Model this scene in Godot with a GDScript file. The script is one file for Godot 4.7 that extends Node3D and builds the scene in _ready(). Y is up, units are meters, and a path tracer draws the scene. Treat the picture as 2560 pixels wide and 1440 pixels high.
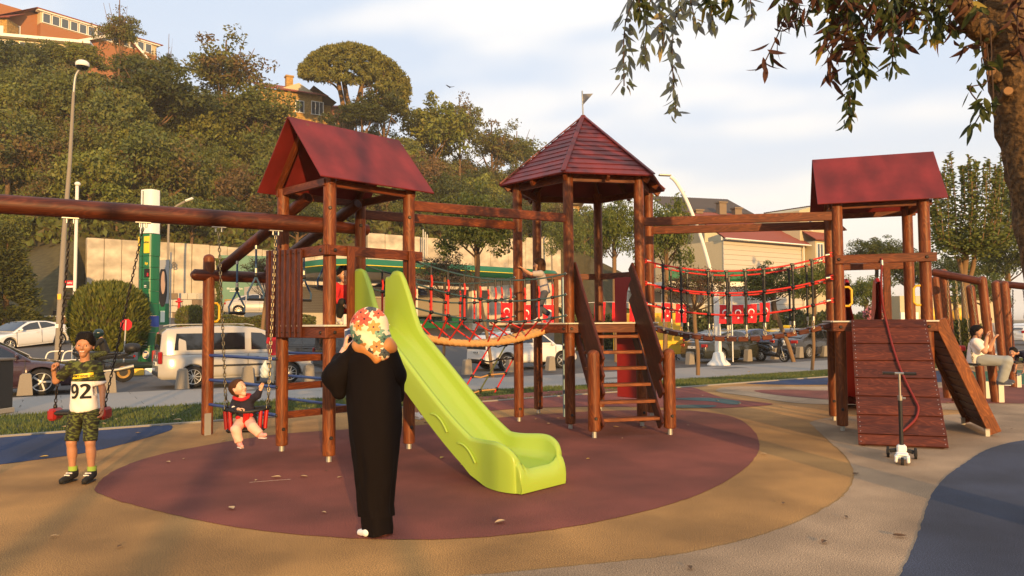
extends Node3D

const FOCAL := 1850.0
const EYE := Vector3(0, 1.53, 0)
var c_f: Vector3
var c_u: Vector3
var c_r: Vector3

func ray(px: float, py: float) -> Vector3:
	return (c_f * FOCAL + c_r * (px - 1280.0) - c_u * (py - 720.0)).normalized()

func gp(px: float, py: float, h := 0.0) -> Vector3:
	var d := ray(px, py)
	return EYE + d * ((h - EYE.y) / d.y)

func dp(px: float, py: float, depth: float) -> Vector3:
	var d := ray(px, py)
	return EYE + d * (depth / -d.z)

const RO := Vector3(0, 0, -14.6)
const RE := Vector3(0.85, 0, -0.527)
const RN := Vector3(-0.527, 0, -0.85)
func rp(s: float, t: float, y := 0.0) -> Vector3:
	return RO + RE * s + RN * t + Vector3(0, y, 0)

class MB:
	var v := PackedVector3Array()
	var n := PackedVector3Array()
	var uv := PackedVector2Array()
	var c := PackedColorArray()
	var ix := PackedInt32Array()
	var col := Color.WHITE
	var colored := false
	var ou := Vector2.ZERO

	func tint(k: Color) -> MB:
		col = k
		colored = true
		return self

	func vert(p: Vector3, nn: Vector3, t: Vector2) -> int:
		v.append(p)
		n.append(nn)
		uv.append(t + ou)
		c.append(col)
		return v.size() - 1

	func face(a: int, b: int, d: int) -> void:
		ix.append(a)
		ix.append(d)
		ix.append(b)

	func tri(a: Vector3, b: Vector3, d: Vector3) -> void:
		var nn := (b - a).cross(d - a).normalized()
		face(vert(a, nn, Vector2(a.x, a.y)), vert(b, nn, Vector2(b.x, b.y)), vert(d, nn, Vector2(d.x, d.y)))

	func quad(a: Vector3, b: Vector3, d: Vector3, e: Vector3) -> void:
		var nn := (b - a).cross(d - a).normalized()
		var w := (b - a).length()
		var h := (e - a).length()
		var t: Array = [Vector2(0, 0), Vector2(w, 0), Vector2(w, h), Vector2(0, h)]
		if w > h:
			t = [Vector2(0, 0), Vector2(0, w), Vector2(h, w), Vector2(h, 0)]
		var i := vert(a, nn, t[0])
		vert(b, nn, t[1])
		vert(d, nn, t[2])
		vert(e, nn, t[3])
		face(i, i + 1, i + 2)
		face(i, i + 2, i + 3)

	func quad01(a: Vector3, b: Vector3, d: Vector3, e: Vector3) -> void:
		var nn := (b - a).cross(d - a).normalized()
		var i := vert(a, nn, Vector2(0, 0))
		vert(b, nn, Vector2(0, 1))
		vert(d, nn, Vector2(1, 1))
		vert(e, nn, Vector2(1, 0))
		face(i, i + 1, i + 2)
		face(i, i + 2, i + 3)

	func box(ctr: Vector3, s: Vector3, b := Basis(), bevel := 0.0) -> MB:
		var h := s * 0.5
		var bv := minf(bevel, minf(h.x, minf(h.y, h.z)) * 0.9)
		var pt := func(x: float, y: float, z: float) -> Vector3: return ctr + b * Vector3(x, y, z)
		var k := h - Vector3(bv, bv, bv)
		var X := [Vector3.RIGHT, Vector3.UP, Vector3.BACK]
		for ax in 3:
			for sg in [-1.0, 1.0]:
				var a1 := (ax + 1) % 3
				var a2 := (ax + 2) % 3
				var q := []
				for cc in [[-1, -1], [1, -1], [1, 1], [-1, 1]]:
					var p: Vector3 = X[ax] * (h[ax] * sg) + X[a1] * (k[a1] * cc[0]) + X[a2] * (k[a2] * cc[1])
					q.append(ctr + b * p)
				if sg > 0:
					quad(q[0], q[1], q[2], q[3])
				else:
					quad(q[3], q[2], q[1], q[0])
		if bv > 0.0:
			for ax in 3:
				var a1 := (ax + 1) % 3
				var a2 := (ax + 2) % 3
				for s1 in [-1.0, 1.0]:
					for s2 in [-1.0, 1.0]:
						var e1: Vector3 = X[a1] * (h[a1] * s1) + X[a2] * (k[a2] * s2)
						var e2: Vector3 = X[a1] * (k[a1] * s1) + X[a2] * (h[a2] * s2)
						var l: Vector3 = X[ax] * k[ax]
						var q := [ctr + b * (e1 - l), ctr + b * (e2 - l), ctr + b * (e2 + l), ctr + b * (e1 + l)]
						if s1 * s2 > 0:
							quad(q[0], q[1], q[2], q[3])
						else:
							quad(q[3], q[2], q[1], q[0])
			for sx in [-1.0, 1.0]:
				for sy in [-1.0, 1.0]:
					for sz in [-1.0, 1.0]:
						var p1: Vector3 = pt.call(h.x * sx, k.y * sy, k.z * sz)
						var p2: Vector3 = pt.call(k.x * sx, h.y * sy, k.z * sz)
						var p3: Vector3 = pt.call(k.x * sx, k.y * sy, h.z * sz)
						if sx * sy * sz > 0:
							tri(p1, p2, p3)
						else:
							tri(p3, p2, p1)
		return self

	func beam(a: Vector3, b: Vector3, w: float, h: float, bevel := 0.0, up := Vector3.UP) -> MB:
		var z := (b - a).normalized()
		if absf(z.dot(up)) > 0.98:
			up = Vector3.RIGHT
		var x := up.cross(z).normalized()
		var y := z.cross(x)
		return box((a + b) * 0.5, Vector3(w, h, (b - a).length()), Basis(x, y, z), bevel)

	func grid(rows: Array, closed := false, uvs := Vector2.ONE) -> MB:
		var R := rows.size()
		var C: int = rows[0].size()
		var base := v.size()
		var vv := 0.0
		for i in R:
			var r: PackedVector3Array = rows[i]
			var r0: PackedVector3Array = rows[maxi(i - 1, 0)]
			var r1: PackedVector3Array = rows[mini(i + 1, R - 1)]
			if i > 0:
				vv += (r[0] - r0[0]).length()
			var uu := 0.0
			for j in C + (1 if closed else 0):
				var jj := j % C
				var jm := (jj - 1 + C) % C if closed else maxi(jj - 1, 0)
				var jp := (jj + 1) % C if closed else mini(jj + 1, C - 1)
				var dj := r[jp] - r[jm]
				var di := r1[jj] - r0[jj]
				var nn := dj.cross(di)
				if nn.length_squared() < 1e-14:
					nn = (r1[jp] - r1[jm] + r0[jp] - r0[jm]).cross(di)
				if nn.length_squared() < 1e-14:
					nn = dj.cross(r1[(jj + C / 2) % C] - r0[(jj + C / 2) % C])
				if j > 0:
					uu += (r[jj] - r[(j - 1) % C]).length()
				vert(r[jj], nn.normalized() if nn.length_squared() > 1e-16 else Vector3.UP, Vector2(uu, vv) * uvs)
		var W := C + (1 if closed else 0)
		for i in R - 1:
			for j in W - 1:
				var a := base + i * W + j
				face(a, a + 1, a + W + 1)
				face(a, a + W + 1, a + W)
		return self

	func ring(ctr: Vector3, x: Vector3, y: Vector3, r: float, sides: int, y_scale := 1.0) -> PackedVector3Array:
		var o := PackedVector3Array()
		for j in sides:
			var a := TAU * j / sides
			o.append(ctr + x * (cos(a) * r) + y * (sin(a) * r * y_scale))
		return o

	func tube(path: Array, rad, sides := 8, cap := true) -> MB:
		var rows := []
		var t0: Vector3 = (path[1] - path[0]).normalized()
		var x := t0.cross(Vector3.UP if absf(t0.y) < 0.9 else Vector3.RIGHT).normalized()
		var N := path.size()
		for i in N:
			var t: Vector3 = (path[mini(i + 1, N - 1)] - path[maxi(i - 1, 0)]).normalized()
			x = (x - t * x.dot(t)).normalized()
			var y := t.cross(x)
			var r: float = rad if typeof(rad) != TYPE_ARRAY else rad[i]
			rows.append(ring(path[i], x, y, r, sides))
		grid(rows, true)
		if cap:
			cap_ring(rows[0], true)
			cap_ring(rows[N - 1], false)
		return self

	func cap_ring(r: PackedVector3Array, back: bool) -> void:
		var m := Vector3.ZERO
		for p in r:
			m += p
		m /= r.size()
		for j in r.size():
			var p := r[j]
			var q := r[(j + 1) % r.size()]
			if (p - m).length_squared() < 1e-10 and (q - m).length_squared() < 1e-10:
				return
			if back:
				tri(m, q, p)
			else:
				tri(m, p, q)

	func log_(a: Vector3, b: Vector3, r: float, sides := 16, ch := 0.02) -> MB:
		var d := (b - a).normalized()
		return tube([a, a + d * ch, b - d * ch, b], [r - ch, r, r, r - ch], sides)

	func dome_log(a: Vector3, b: Vector3, r: float, sides := 16) -> MB:
		var d := (b - a).normalized()
		var p := [a, a + d * 0.015, b - d * r * 0.8]
		var q := [r - 0.015, r, r]
		for k in [0.35, 0.62, 0.82, 0.95, 1.0]:
			p.append(b - d * r * 0.8 + d * r * 0.8 * sin(k * PI / 2))
			q.append(maxf(r * cos(k * PI / 2), 0.002))
		return tube(p, q, sides)

	func lathe(profile: Array, sides := 16, xf := Transform3D(), y_scale := 1.0) -> MB:
		var rows := []
		for q in profile:
			rows.append(ring(xf * Vector3(0, q.y, 0), xf.basis.z, xf.basis.x, maxf(q.x, 0.0005), sides, y_scale))
		return grid(rows, true)

	func ball(ctr: Vector3, r: Vector3, sides := 12, rows_n := 8, b := Basis()) -> MB:
		var rows := []
		for i in rows_n + 1:
			var a := -PI / 2 + PI * i / rows_n
			var o := PackedVector3Array()
			for j in sides:
				var t := TAU * j / sides
				o.append(ctr + b * Vector3(sin(t) * cos(a) * r.x, sin(a) * r.y, cos(t) * cos(a) * r.z))
			rows.append(o)
		return grid(rows, true)

	func prism(poly: PackedVector2Array, d0: float, d1: float, xf := Transform3D()) -> MB:
		var p := poly
		if Geometry2D.is_polygon_clockwise(p):
			p = poly.duplicate()
			p.reverse()
		var t := Geometry2D.triangulate_polygon(p)
		for k in range(0, t.size(), 3):
			var a := p[t[k]]
			var b := p[t[k + 1]]
			var d := p[t[k + 2]]
			if (b - a).cross(d - a) < 0:
				var s := b
				b = d
				d = s
			tri(xf * Vector3(a.x, a.y, d1), xf * Vector3(b.x, b.y, d1), xf * Vector3(d.x, d.y, d1))
			tri(xf * Vector3(a.x, a.y, d0), xf * Vector3(d.x, d.y, d0), xf * Vector3(b.x, b.y, d0))
		for k in p.size():
			var a := p[k]
			var b := p[(k + 1) % p.size()]
			quad(xf * Vector3(a.x, a.y, d1), xf * Vector3(a.x, a.y, d0), xf * Vector3(b.x, b.y, d0), xf * Vector3(b.x, b.y, d1))
		return self

	func mesh() -> ArrayMesh:
		var a := []
		a.resize(Mesh.ARRAY_MAX)
		a[Mesh.ARRAY_VERTEX] = v
		a[Mesh.ARRAY_NORMAL] = n
		a[Mesh.ARRAY_TEX_UV] = uv
		if colored:
			a[Mesh.ARRAY_COLOR] = c
		a[Mesh.ARRAY_INDEX] = ix
		var m := ArrayMesh.new()
		if v.size():
			m.add_surface_from_arrays(Mesh.PRIMITIVE_TRIANGLES, a)
		return m

class SDF:
	var lo: Vector3
	var cell: float
	var nx: int
	var ny: int
	var nz: int
	var f: PackedFloat32Array

	func _init(l: Vector3, h: Vector3, s: float) -> void:
		lo = l
		cell = s
		nx = int(ceil((h.x - l.x) / s)) + 1
		ny = int(ceil((h.y - l.y) / s)) + 1
		nz = int(ceil((h.z - l.z) / s)) + 1
		f = PackedFloat32Array()
		f.resize(nx * ny * nz)
		f.fill(1.0)

	func cap(a: Vector3, b: Vector3, ra: float, rb: float, k := 0.03, sq := 1.0, sd := Vector3.BACK, carve := false) -> SDF:
		var m := maxf(ra, rb) + k + cell * 2.5
		var p0 := (a.min(b) - Vector3(m, m, m) - lo) / cell
		var p1 := (a.max(b) + Vector3(m, m, m) - lo) / cell
		var ab := b - a
		var l2 := maxf(ab.length_squared(), 1e-9)
		var inv := 1.0 / sq - 1.0
		for z in range(maxi(0, int(p0.z)), mini(nz - 1, int(p1.z) + 1) + 1):
			for y in range(maxi(0, int(p0.y)), mini(ny - 1, int(p1.y) + 1) + 1):
				var q := (z * ny + y) * nx
				for x in range(maxi(0, int(p0.x)), mini(nx - 1, int(p1.x) + 1) + 1):
					var p := lo + Vector3(x, y, z) * cell - a
					var t := clampf(p.dot(ab) / l2, 0.0, 1.0)
					var w := p - ab * t
					if sq != 1.0:
						w += sd * (w.dot(sd) * inv)
					var d := w.length() - ra - (rb - ra) * t
					if sq < 1.0:
						d *= 0.8
					var o := f[q + x]
					if carve:
						d = -d
						var hh := clampf(0.5 - 0.5 * (o - d) / k, 0.0, 1.0)
						f[q + x] = lerpf(o, d, hh) + k * hh * (1.0 - hh)
					else:
						var hh := clampf(0.5 + 0.5 * (o - d) / k, 0.0, 1.0)
						f[q + x] = lerpf(o, d, hh) - k * hh * (1.0 - hh)
		return self

	func cut(at: Vector3, nn: Vector3) -> SDF:
		for z in nz:
			for y in ny:
				var q := (z * ny + y) * nx
				for x in nx:
					if f[q + x] < cell * 3.0:
						var d := (lo + Vector3(x, y, z) * cell - at).dot(nn)
						if d > f[q + x]:
							f[q + x] = d
		return self

	func cut_near(at: Vector3, nn: Vector3, reach: float) -> SDF:
		var m := Vector3.ONE * reach * 1.5
		var p0 := (at - m - lo) / cell
		var p1 := (at + m - lo) / cell
		for z in range(maxi(0, int(p0.z)), mini(nz - 1, int(p1.z) + 1) + 1):
			for y in range(maxi(0, int(p0.y)), mini(ny - 1, int(p1.y) + 1) + 1):
				var q := (z * ny + y) * nx
				for x in range(maxi(0, int(p0.x)), mini(nx - 1, int(p1.x) + 1) + 1):
					if f[q + x] > cell * 3.0:
						continue
					var w := lo + Vector3(x, y, z) * cell - at
					var d := w.dot(nn)
					if d > f[q + x] and (w - nn * d).length() < reach and d < reach:
						f[q + x] = d
		return self

	func add_wave(amp: float, dir: Vector3, freq: float, y0 := -9.0, y1 := 9.0) -> SDF:
		for z in nz:
			for y in ny:
				var q := (z * ny + y) * nx
				for x in nx:
					if absf(f[q + x]) < cell * 3.0:
						var p := lo + Vector3(x, y, z) * cell
						if p.y > y0 and p.y < y1:
							f[q + x] += amp * sin(p.dot(dir) * freq + sin(p.y * 9.0) * 1.3) * sin(p.x * 11.0 + p.z * 7.0 + p.y * 5.0)
		return self

	func at(p: Vector3) -> float:
		var g := (p - lo) / cell
		var x := clampi(int(g.x), 0, nx - 2)
		var y := clampi(int(g.y), 0, ny - 2)
		var z := clampi(int(g.z), 0, nz - 2)
		var u := clampf(g.x - x, 0, 1)
		var w := clampf(g.y - y, 0, 1)
		var s := clampf(g.z - z, 0, 1)
		var q := (z * ny + y) * nx + x
		var a := lerpf(lerpf(f[q], f[q + 1], u), lerpf(f[q + nx], f[q + nx + 1], u), w)
		q += nx * ny
		return lerpf(a, lerpf(lerpf(f[q], f[q + 1], u), lerpf(f[q + nx], f[q + nx + 1], u), w), s)

	func into(mb: MB) -> void:
		var id := PackedInt32Array()
		id.resize(nx * ny * nz)
		id.fill(-1)
		var sy := nx
		var sz := nx * ny
		var e := cell * 0.5
		for z in nz - 1:
			for y in ny - 1:
				var q := (z * ny + y) * nx
				for x in nx - 1:
					var i := q + x
					var f0 := f[i]
					if f0 > cell * 3.0 or f0 < -cell * 3.0:
						continue
					var f1 := f[i + 1]
					var f2 := f[i + sy]
					var f3 := f[i + sy + 1]
					var f4 := f[i + sz]
					var f5 := f[i + sz + 1]
					var f6 := f[i + sz + sy]
					var f7 := f[i + sz + sy + 1]
					if f0 < 0.0:
						if f1 < 0.0 and f2 < 0.0 and f3 < 0.0 and f4 < 0.0 and f5 < 0.0 and f6 < 0.0 and f7 < 0.0:
							continue
					elif f1 >= 0.0 and f2 >= 0.0 and f3 >= 0.0 and f4 >= 0.0 and f5 >= 0.0 and f6 >= 0.0 and f7 >= 0.0:
						continue
					var cs := [f0, f1, f2, f3, f4, f5, f6, f7]
					var m := Vector3.ZERO
					var cnt := 0
					for k in 8:
						for bit in [1, 2, 4]:
							if k & bit:
								continue
							var j: int = k | bit
							var a: float = cs[k]
							var b: float = cs[j]
							if (a < 0.0) != (b < 0.0):
								var t: float = a / (a - b)
								var pk := Vector3(k & 1, (k >> 1) & 1, (k >> 2) & 1)
								var pj := Vector3(j & 1, (j >> 1) & 1, (j >> 2) & 1)
								m += pk.lerp(pj, t)
								cnt += 1
					var p := lo + (Vector3(x, y, z) + m / cnt) * cell
					var xm := i - 1 if x > 0 else i
					var ym := i - sy if y > 0 else i
					var zm := i - sz if z > 0 else i
					var g := Vector3(f1 + f3 + f5 + f7 - f0 - f2 - f4 - f6 + 0.6 * (f1 - f[xm]), f2 + f3 + f6 + f7 - f0 - f1 - f4 - f5 + 0.6 * (f2 - f[ym]), f4 + f5 + f6 + f7 - f0 - f1 - f2 - f3 + 0.6 * (f4 - f[zm]))
					id[i] = mb.vert(p, g.normalized(), Vector2(p.x, -p.y))
		for z in range(1, nz - 1):
			for y in range(1, ny - 1):
				var q := (z * ny + y) * nx
				for x in range(1, nx - 1):
					var i := q + x
					if id[i] < 0 and id[i - 1] < 0 and id[i - sy] < 0 and id[i - sz] < 0:
						continue
					var a := f[i] < 0.0
					if a != (f[i + 1] < 0.0):
						_q(mb, id, i, i - sy, i - sy - sz, i - sz, a)
					if a != (f[i + sy] < 0.0):
						_q(mb, id, i, i - sz, i - sz - 1, i - 1, a)
					if a != (f[i + sz] < 0.0):
						_q(mb, id, i, i - 1, i - 1 - sy, i - sy, a)

	func _q(mb: MB, id: PackedInt32Array, a: int, b: int, c: int, d: int, inside: bool) -> void:
		if id[a] < 0 or id[b] < 0 or id[c] < 0 or id[d] < 0:
			return
		if inside:
			mb.face(id[a], id[b], id[c])
			mb.face(id[a], id[c], id[d])
		else:
			mb.face(id[a], id[c], id[b])
			mb.face(id[a], id[d], id[c])

var used := {}
func numbered(called: String) -> String:
	used[called] = used.get(called, -1) + 1
	return called if used[called] == 0 else "%s_%03d" % [called, used[called]]

func thing(called: String, label: String, category: String, xf := Transform3D(), group := "") -> Node3D:
	var o := Node3D.new()
	o.name = numbered(called)
	o.transform = xf
	o.set_meta("label", label)
	o.set_meta("category", category)
	if group != "":
		o.set_meta("group", group)
	add_child(o)
	return o

func part(called: String, mb, m: Material, parent: Node3D, xf := Transform3D()) -> MeshInstance3D:
	var o := MeshInstance3D.new()
	o.name = called
	o.mesh = mb if mb is Mesh else mb.mesh()
	o.material_override = m
	o.transform = xf
	parent.add_child(o, true)
	return o

func single(called: String, mb, m: Material, label: String, category: String, xf := Transform3D(), group := "") -> MeshInstance3D:
	var o := MeshInstance3D.new()
	o.name = numbered(called)
	o.mesh = mb if mb is Mesh else mb.mesh()
	o.material_override = m
	o.transform = xf
	o.set_meta("label", label)
	o.set_meta("category", category)
	if group != "":
		o.set_meta("group", group)
	add_child(o)
	return o

func struct_(called: String, mb, m: Material, kind := "structure") -> MeshInstance3D:
	var o := MeshInstance3D.new()
	o.name = numbered(called)
	o.mesh = mb if mb is Mesh else mb.mesh()
	o.material_override = m
	o.set_meta("kind", kind)
	add_child(o)
	return o

func again(o: Node3D, xf: Transform3D, label := "") -> Node3D:
	var d: Node3D = o.duplicate()
	var base := String(o.name)
	if base.length() > 4 and base[-4] == "_" and base.right(3).is_valid_int():
		base = base.left(-4)
	d.name = numbered(base)
	d.transform = xf
	add_child(d)
	if label != "":
		d.set_meta("label", label)
	return d

func face_xf(at: Vector3, dir: Vector3) -> Transform3D:
	var x := Vector3(dir.x, 0, dir.z).normalized()
	return Transform3D(Basis(x, Vector3.UP, x.cross(Vector3.UP)), at)

var rng := RandomNumberGenerator.new()
var M := {}
func S(r: float, g: float, b: float) -> Color:
	return Color(r / 255.0, g / 255.0, b / 255.0)

func mk(key: String, c: Color, rough := 0.8, metal := 0.0) -> StandardMaterial3D:
	var m := StandardMaterial3D.new()
	m.resource_name = key
	m.albedo_color = c
	m.roughness = rough
	m.metallic = metal
	M[key] = m
	return m

func noise(seed_: int, freq: float, oct := 4) -> FastNoiseLite:
	var q := FastNoiseLite.new()
	q.seed = seed_
	q.noise_type = FastNoiseLite.TYPE_SIMPLEX_SMOOTH
	q.frequency = freq
	q.fractal_octaves = oct
	return q

func tex(w: int, h: int, fn: Callable) -> ImageTexture:
	var by := PackedByteArray()
	by.resize(w * h * 3)
	var i := 0
	for y in h:
		for x in w:
			var c: Color = fn.call(x, y)
			by[i] = clampi(int(c.r * 255.0), 0, 255)
			by[i + 1] = clampi(int(c.g * 255.0), 0, 255)
			by[i + 2] = clampi(int(c.b * 255.0), 0, 255)
			i += 3
	return ImageTexture.create_from_image(Image.create_from_data(w, h, false, Image.FORMAT_RGB8, by))

func seam(seed_: int, freq: float, w: int, oct := 4, lo_ := 0.0, hi_ := 1.0, con := 1.0) -> ImageTexture:
	var im := noise(seed_, freq, oct).get_seamless_image(w, w, false, false, 0.2, true)
	im.convert(Image.FORMAT_RGB8)
	if lo_ != 0.0 or hi_ != 1.0:
		var by := im.get_data()
		for i in by.size():
			by[i] = int((lo_ + (hi_ - lo_) * clampf((by[i] / 255.0 - 0.5) * con + 0.5, 0.0, 1.0)) * 255.0)
		im = Image.create_from_data(w, w, false, Image.FORMAT_RGB8, by)
	return ImageTexture.create_from_image(im)


func _ready() -> void:
	rng.seed = 7
	var pitch := atan(85.5 / FOCAL)
	var roll := 0.0075
	c_f = Vector3(0, sin(pitch), -cos(pitch))
	var u0 := Vector3(0, cos(pitch), sin(pitch))
	c_r = Vector3.RIGHT * cos(roll) - u0 * sin(roll)
	c_u = u0 * cos(roll) + Vector3.RIGHT * sin(roll)
	var cam := Camera3D.new()
	cam.name = "camera"
	cam.fov = rad_to_deg(2.0 * atan(720.0 / FOCAL))
	cam.far = 2000.0
	cam.transform = Transform3D(Basis(c_r, c_u, -c_f), EYE)
	add_child(cam)
	var env := Environment.new()
	env.background_mode = Environment.BG_SKY
	env.tonemap_mode = Environment.TONE_MAPPER_LINEAR
	env.tonemap_exposure = 1.32
	env.sdfgi_enabled = true
	env.ssao_enabled = true
	env.ssil_enabled = true
	env.background_energy_multiplier = 0.98
	env.fog_enabled = true  # thin haze added to lift the dark gaps and soften the hillside contrast
	env.fog_density = 0.0006
	env.fog_light_color = Color(1.0, 0.95, 0.88)
	env.sky = make_sky()
	var we := WorldEnvironment.new()
	we.name = "environment"
	we.environment = env
	add_child(we)
	var sun := DirectionalLight3D.new()
	sun.name = "sun"
	var az := deg_to_rad(15.4)
	var el := deg_to_rad(8.0)
	var to_sun := Vector3(sin(az) * cos(el), sin(el), cos(az) * cos(el))
	sun.basis = Basis.looking_at(-to_sun)
	sun.light_energy = 1.6
	sun.light_color = Color(1.0, 0.79, 0.50)
	sun.light_angular_distance = 0.6
	sun.shadow_enabled = true
	add_child(sun)
	make_materials()
	build_ground()
	build_hill()
	build_buildings()
	build_playground()
	build_vehicles()
	build_street()
	build_vegetation()
	build_people()
	build_litter()

func make_sky() -> Sky:
	var w := 640
	var h := 320
	var n1 := noise(11, 0.9, 6)
	var n2 := noise(23, 0.35, 4)
	var im := Image.create(w, h, false, Image.FORMAT_RGBF)
	for y in h:
		var el := PI * (0.5 - (y + 0.5) / h)
		for x in w:
			var a := TAU * ((x + 0.5) / w - 0.5)
			var d := Vector3(sin(a) * cos(el), sin(el), -cos(a) * cos(el))
			var k := 1.0 / (maxf(d.y, 0.0) + 0.16)
			var p := Vector2(d.x * k, d.z * k)
			var q := Vector2(p.x * 0.55 + p.y * 0.75, p.y * 0.9 - p.x * 0.35)
			var cl := n1.get_noise_3d(q.x * 1.3, q.y * 2.9, 3.0) * 1.1 + n2.get_noise_3d(p.x * 1.6, p.y * 1.6, 9.0) * 0.9 + 0.22
			cl = smoothstep(-0.25, 0.62, cl)
			var up := clampf(d.y, 0.0, 1.0)
			var blue := Color(0.60, 0.68, 0.80).lerp(Color(0.46, 0.57, 0.74), smoothstep(0.15, 0.8, up))
			blue = Color(0.86, 0.82, 0.74).lerp(blue, smoothstep(0.0, 0.30, up))
			var white := Color(0.90, 0.875, 0.85).lerp(Color(0.93, 0.87, 0.77), 1.0 - smoothstep(0.05, 0.32, up))
			var c := blue.lerp(white, cl * 0.86) * Color(0.985, 0.98, 0.965)
			if d.y < 0.0:
				c = Color(0.30, 0.27, 0.24)
			im.set_pixel(x, y, c)
	var pm := PanoramaSkyMaterial.new()
	pm.panorama = ImageTexture.create_from_image(im)
	var sky := Sky.new()
	sky.sky_material = pm
	return sky

func rubber(key: String, c: Color) -> void:
	var m := mk(key, c, 0.95)
	m.albedo_texture = M.t_speck
	m.uv1_scale = Vector3(0.55, 0.55, 0.55)
	m.uv1_triplanar = true
	m.uv1_world_triplanar = true
	m.heightmap_enabled = true
	m.heightmap_texture = M.t_speck
	m.heightmap_scale = 0.5
	m.detail_enabled = true
	m.detail_albedo = M.t_stain
	m.detail_blend_mode = BaseMaterial3D.BLEND_MODE_MUL
	m.detail_uv_layer = BaseMaterial3D.DETAIL_UV_2
	m.uv2_triplanar = true
	m.uv2_world_triplanar = true
	m.uv2_scale = Vector3(0.11, 0.11, 0.11)

func noisy(key: String, c: Color, rough: float, t: String, sc: float, bump := 0.0, world := true) -> StandardMaterial3D:
	var m := mk(key, c, rough)
	m.albedo_texture = M[t]
	m.uv1_triplanar = true
	m.uv1_world_triplanar = world
	m.uv1_scale = Vector3(sc, sc, sc)
	if bump > 0.0:
		m.heightmap_enabled = true
		m.heightmap_texture = M[t]
		m.heightmap_scale = bump
	return m

func leafy(key: String, back := 0.35) -> StandardMaterial3D:
	var m := mk(key, Color.WHITE, 0.55)
	m.vertex_color_use_as_albedo = true
	m.metallic_specular = 0.35
	m.backlight_enabled = true
	m.backlight = Color(back, back, back).linear_to_srgb()
	return m

func paint(key: String, c: Color, rough := 0.28, metal := 0.0) -> StandardMaterial3D:
	var m := mk(key, c, rough * 0.6, metal * 0.3)
	m.metallic_specular = 0.4
	m.clearcoat_enabled = true
	m.clearcoat = 0.8
	m.clearcoat_roughness = 0.02
	return m

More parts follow.
